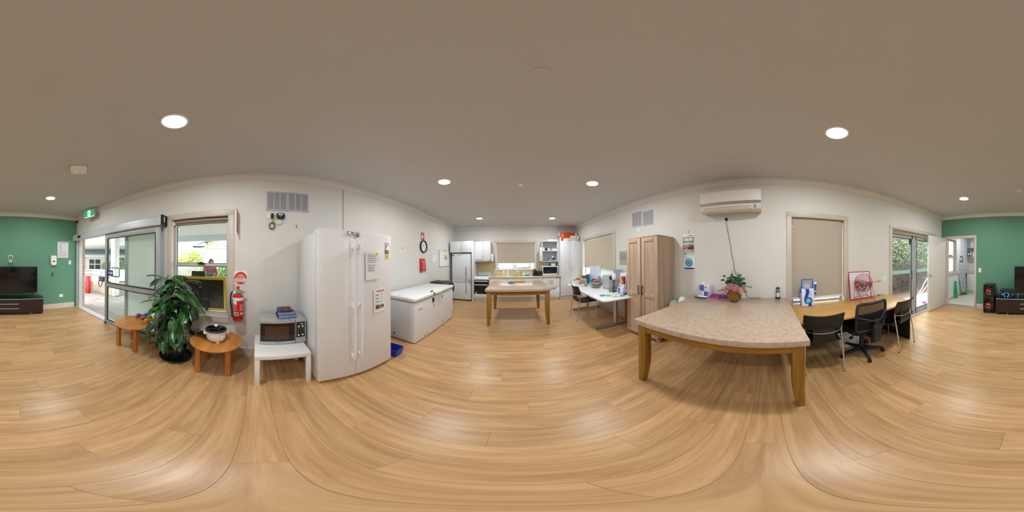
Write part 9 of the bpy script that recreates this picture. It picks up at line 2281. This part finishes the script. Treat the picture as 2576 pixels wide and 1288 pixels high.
b=MB();b.cyl((-8.0,-2.705,-0.06),(-8.0,-2.705,1.88),0.035,seg=12);b.build('post','gutter_blue',lp,smooth=True);b=MB();b.ball((-8.0,-2.705,1.99),0.125,18,12);b.build('globe',frosted('globe_white','#f6f6f4',0.4),lp,smooth=True);b=MB();b.cyl((-8.0,-2.705,1.85),(-8.0,-2.705,1.90),0.07,seg=14);b.build('collar','beam_grey',lp)

# ================================================================== outside the right wall: paving, litter and dense shrubs
MB().box(XR+0.14,-40,-0.30,30,30,-0.06).build('ground',mat('leaf_litter','#7d685a',0.95,var=0.45,vscale=22,bump=0.8,bscale=60),kind='structure',label='leaf-littered garden ground outside the glazed door',cat='ground')
dkp=MB().box(XR+0.14,-6.2,-0.06,3.9,-0.2,-0.03).build('deck',mat('deck_joint','#6e7274',0.9),kind='structure',label='grey decking strip outside the garden door',cat='deck')
mat('deck_grey','#8f8f8a',0.7,var=0.06,objrand=0.06)
b=MB();b.box(0.002,0.003,-0.03,1.262,0.137,-0.004);o=b.build('deck_board','deck_grey',None,origin=Vector((0,0,0)));DKM=o.data;bpy.data.objects.remove(o)
for i in range(42):
    o=bpy.data.objects.new('deck_board',DKM);COL.objects.link(o);o.parent=dkp;o.location=Vector((XR+0.141,-6.1+0.14*i,0))-W[dkp.name].translation
mat('leaf_grey','#868b72',0.7,var=0.35,vscale=3);mat('twig_pale','#5f4f46',0.9,var=0.2);mat('twig_dark','#5a4c46',0.9)
shrub('bottlebrush_shrub','dense grey-green shrub with coral blooms outside garden door','shrub',(5.9,-5.4,1.75),(0.95,1.3,1.35),17000,0.095,'leaf_grey',21,-0.06,'shrubs outside the garden door',40,('bloom_coral',26),'twig_pale',0.2)
shrub('bottlebrush_shrub','tall grey-green shrub nearest the white laundry door','shrub',(6.1,-7.6,1.8),(1.0,1.3,1.5),17000,0.095,'leaf_grey',22,-0.06,'shrubs outside the garden door',40,('bloom_coral',30),'twig_pale',0.2)
shrub('bottlebrush_shrub','tall grey-green shrub behind the other garden shrubs','shrub',(7.6,-6.6,2.4),(1.2,2.6,1.9),15000,0.12,'leaf_grey',23,-0.06,'shrubs outside the garden door',30,None,'twig_pale',0.3)
# bare twig thicket low down
def thicket(label,c,rad,n,seed):
    t=thing('twig_thicket',label,'dry twigs',T((c[0],c[1],-0.06)),group='bare twig thickets');r=random.Random(seed);b=MB()
    for i in range(n):
        s=Vector((c[0]+r.uniform(-1,1)*rad[0],c[1]+r.uniform(-1,1)*rad[1],r.uniform(-0.02,rad[2]*0.6)));d=Vector((r.uniform(-1,1),r.uniform(-1,1),r.uniform(-0.1,0.9))).normalized()*r.uniform(0.3,0.8)
        b.tube([s,s+d*0.5+Vector((r.uniform(-.08,.08),r.uniform(-.08,.08),0.05)),s+d],[0.007,0.005,0.003],4)
    b.build('twigs','twig_pale',t,kind='stuff')
thicket('tangle of bare brown twigs under the coral-bloom shrub',(5.0,-4.9,0),(0.6,1.0,1.5),700,31);thicket('tangle of bare brown twigs beside the white poles',(5.1,-6.5,0),(0.6,1.0,1.5),700,32)
b=MB();r=random.Random(40)
for i in range(2600):
    x,y=r.uniform(3.9,6.2),r.uniform(-8.5,-2.5);a=r.uniform(0,6.28);s=0.03*r.uniform(0.6,1.5);z=-0.055+r.uniform(0,0.02);d=Vector((math.cos(a)*s,math.sin(a)*s,r.uniform(-0.01,0.012)));w_=Vector((-d.y,d.x,0.004))*0.45;p=Vector((x,y,z));k=len(b.v);b.add([p,p+d+w_,p+d*2,p+d-w_],[(0,1,2,3)])
b.build('fallen_leaves',mat('dry_leaf','#93705e',0.9,var=0.4,vscale=9),None,kind='stuff',label='fallen dry leaves scattered on the garden ground',cat='leaf litter')
t=thing('clothes_airer','white slanted poles leaning outside the garden door','poles',T((4.0,-5.5,-0.06)))
for p,q in (((3.75,-4.85,-0.03),(4.0,-5.87,0.53)),((3.75,-4.95,-0.03),(4.05,-5.95,0.22)),((4.0,-5.87,0.53),(4.05,-6.8,1.05)),((4.05,-5.95,0.22),(4.1,-6.9,0.60))):b=MB();b.cyl(p,q,0.016,seg=8);b.build('pole','white_plastic',t,smooth=True)
def toy(px,py,col,nm,label):
    q=onz(px,py,0.0);m=T((q.x,q.y,-0.004),R_(30));t=thing('toy_scoop',label,'toy',m,group='toys on the decking');mm=mat('toy_'+nm,col,0.4)
    b=MB(m);tray(b,0.05,0.035,0.05,0.004,0.015);b.build('bowl',mm,t);b=MB(m);b.tube([(0.05,0,0.04),(0.14,0,0.055)],0.008,6);b.build('handle',mm,t,smooth=True)
toy(2325,762,'#e0559a','pink','pink toy scoop on the decking by garden door');toy(2291,757,'#e0962a','amber','orange toy scoop on the decking behind desk chair')
MB().box(9.2,-14,-0.1,9.3,4,3.4).build('boundary_fence',mat('fence_green','#5a6658',0.8,var=0.2),None,label='dark green boundary fence behind the garden shrubs',cat='fence')
# neighbouring wall outside the kitchen windows
MB().box(-6,YK+2.2,-0.1,6,YK+2.3,2.4).build('boundary_fence',mat('fence_white','#ececea',0.7),None,label='white boundary fence outside the kitchen window',cat='fence')
nb=thing('neighbour_house','pale pink brick wall outside the work table window','house',T((6.5,4.0,-0.06)));MB().box(6.5,1.0,-0.06,6.7,7.4,2.6).build('wall','far_brick',nb);w_=MB().box(6.47,5.6,0.7,6.5,6.6,1.9).build('window','fascia_white',nb);MB().box(6.455,5.65,0.75,6.47,6.55,1.85).build('pane',mat('teal_pane','#4f8a90',0.2),w_)
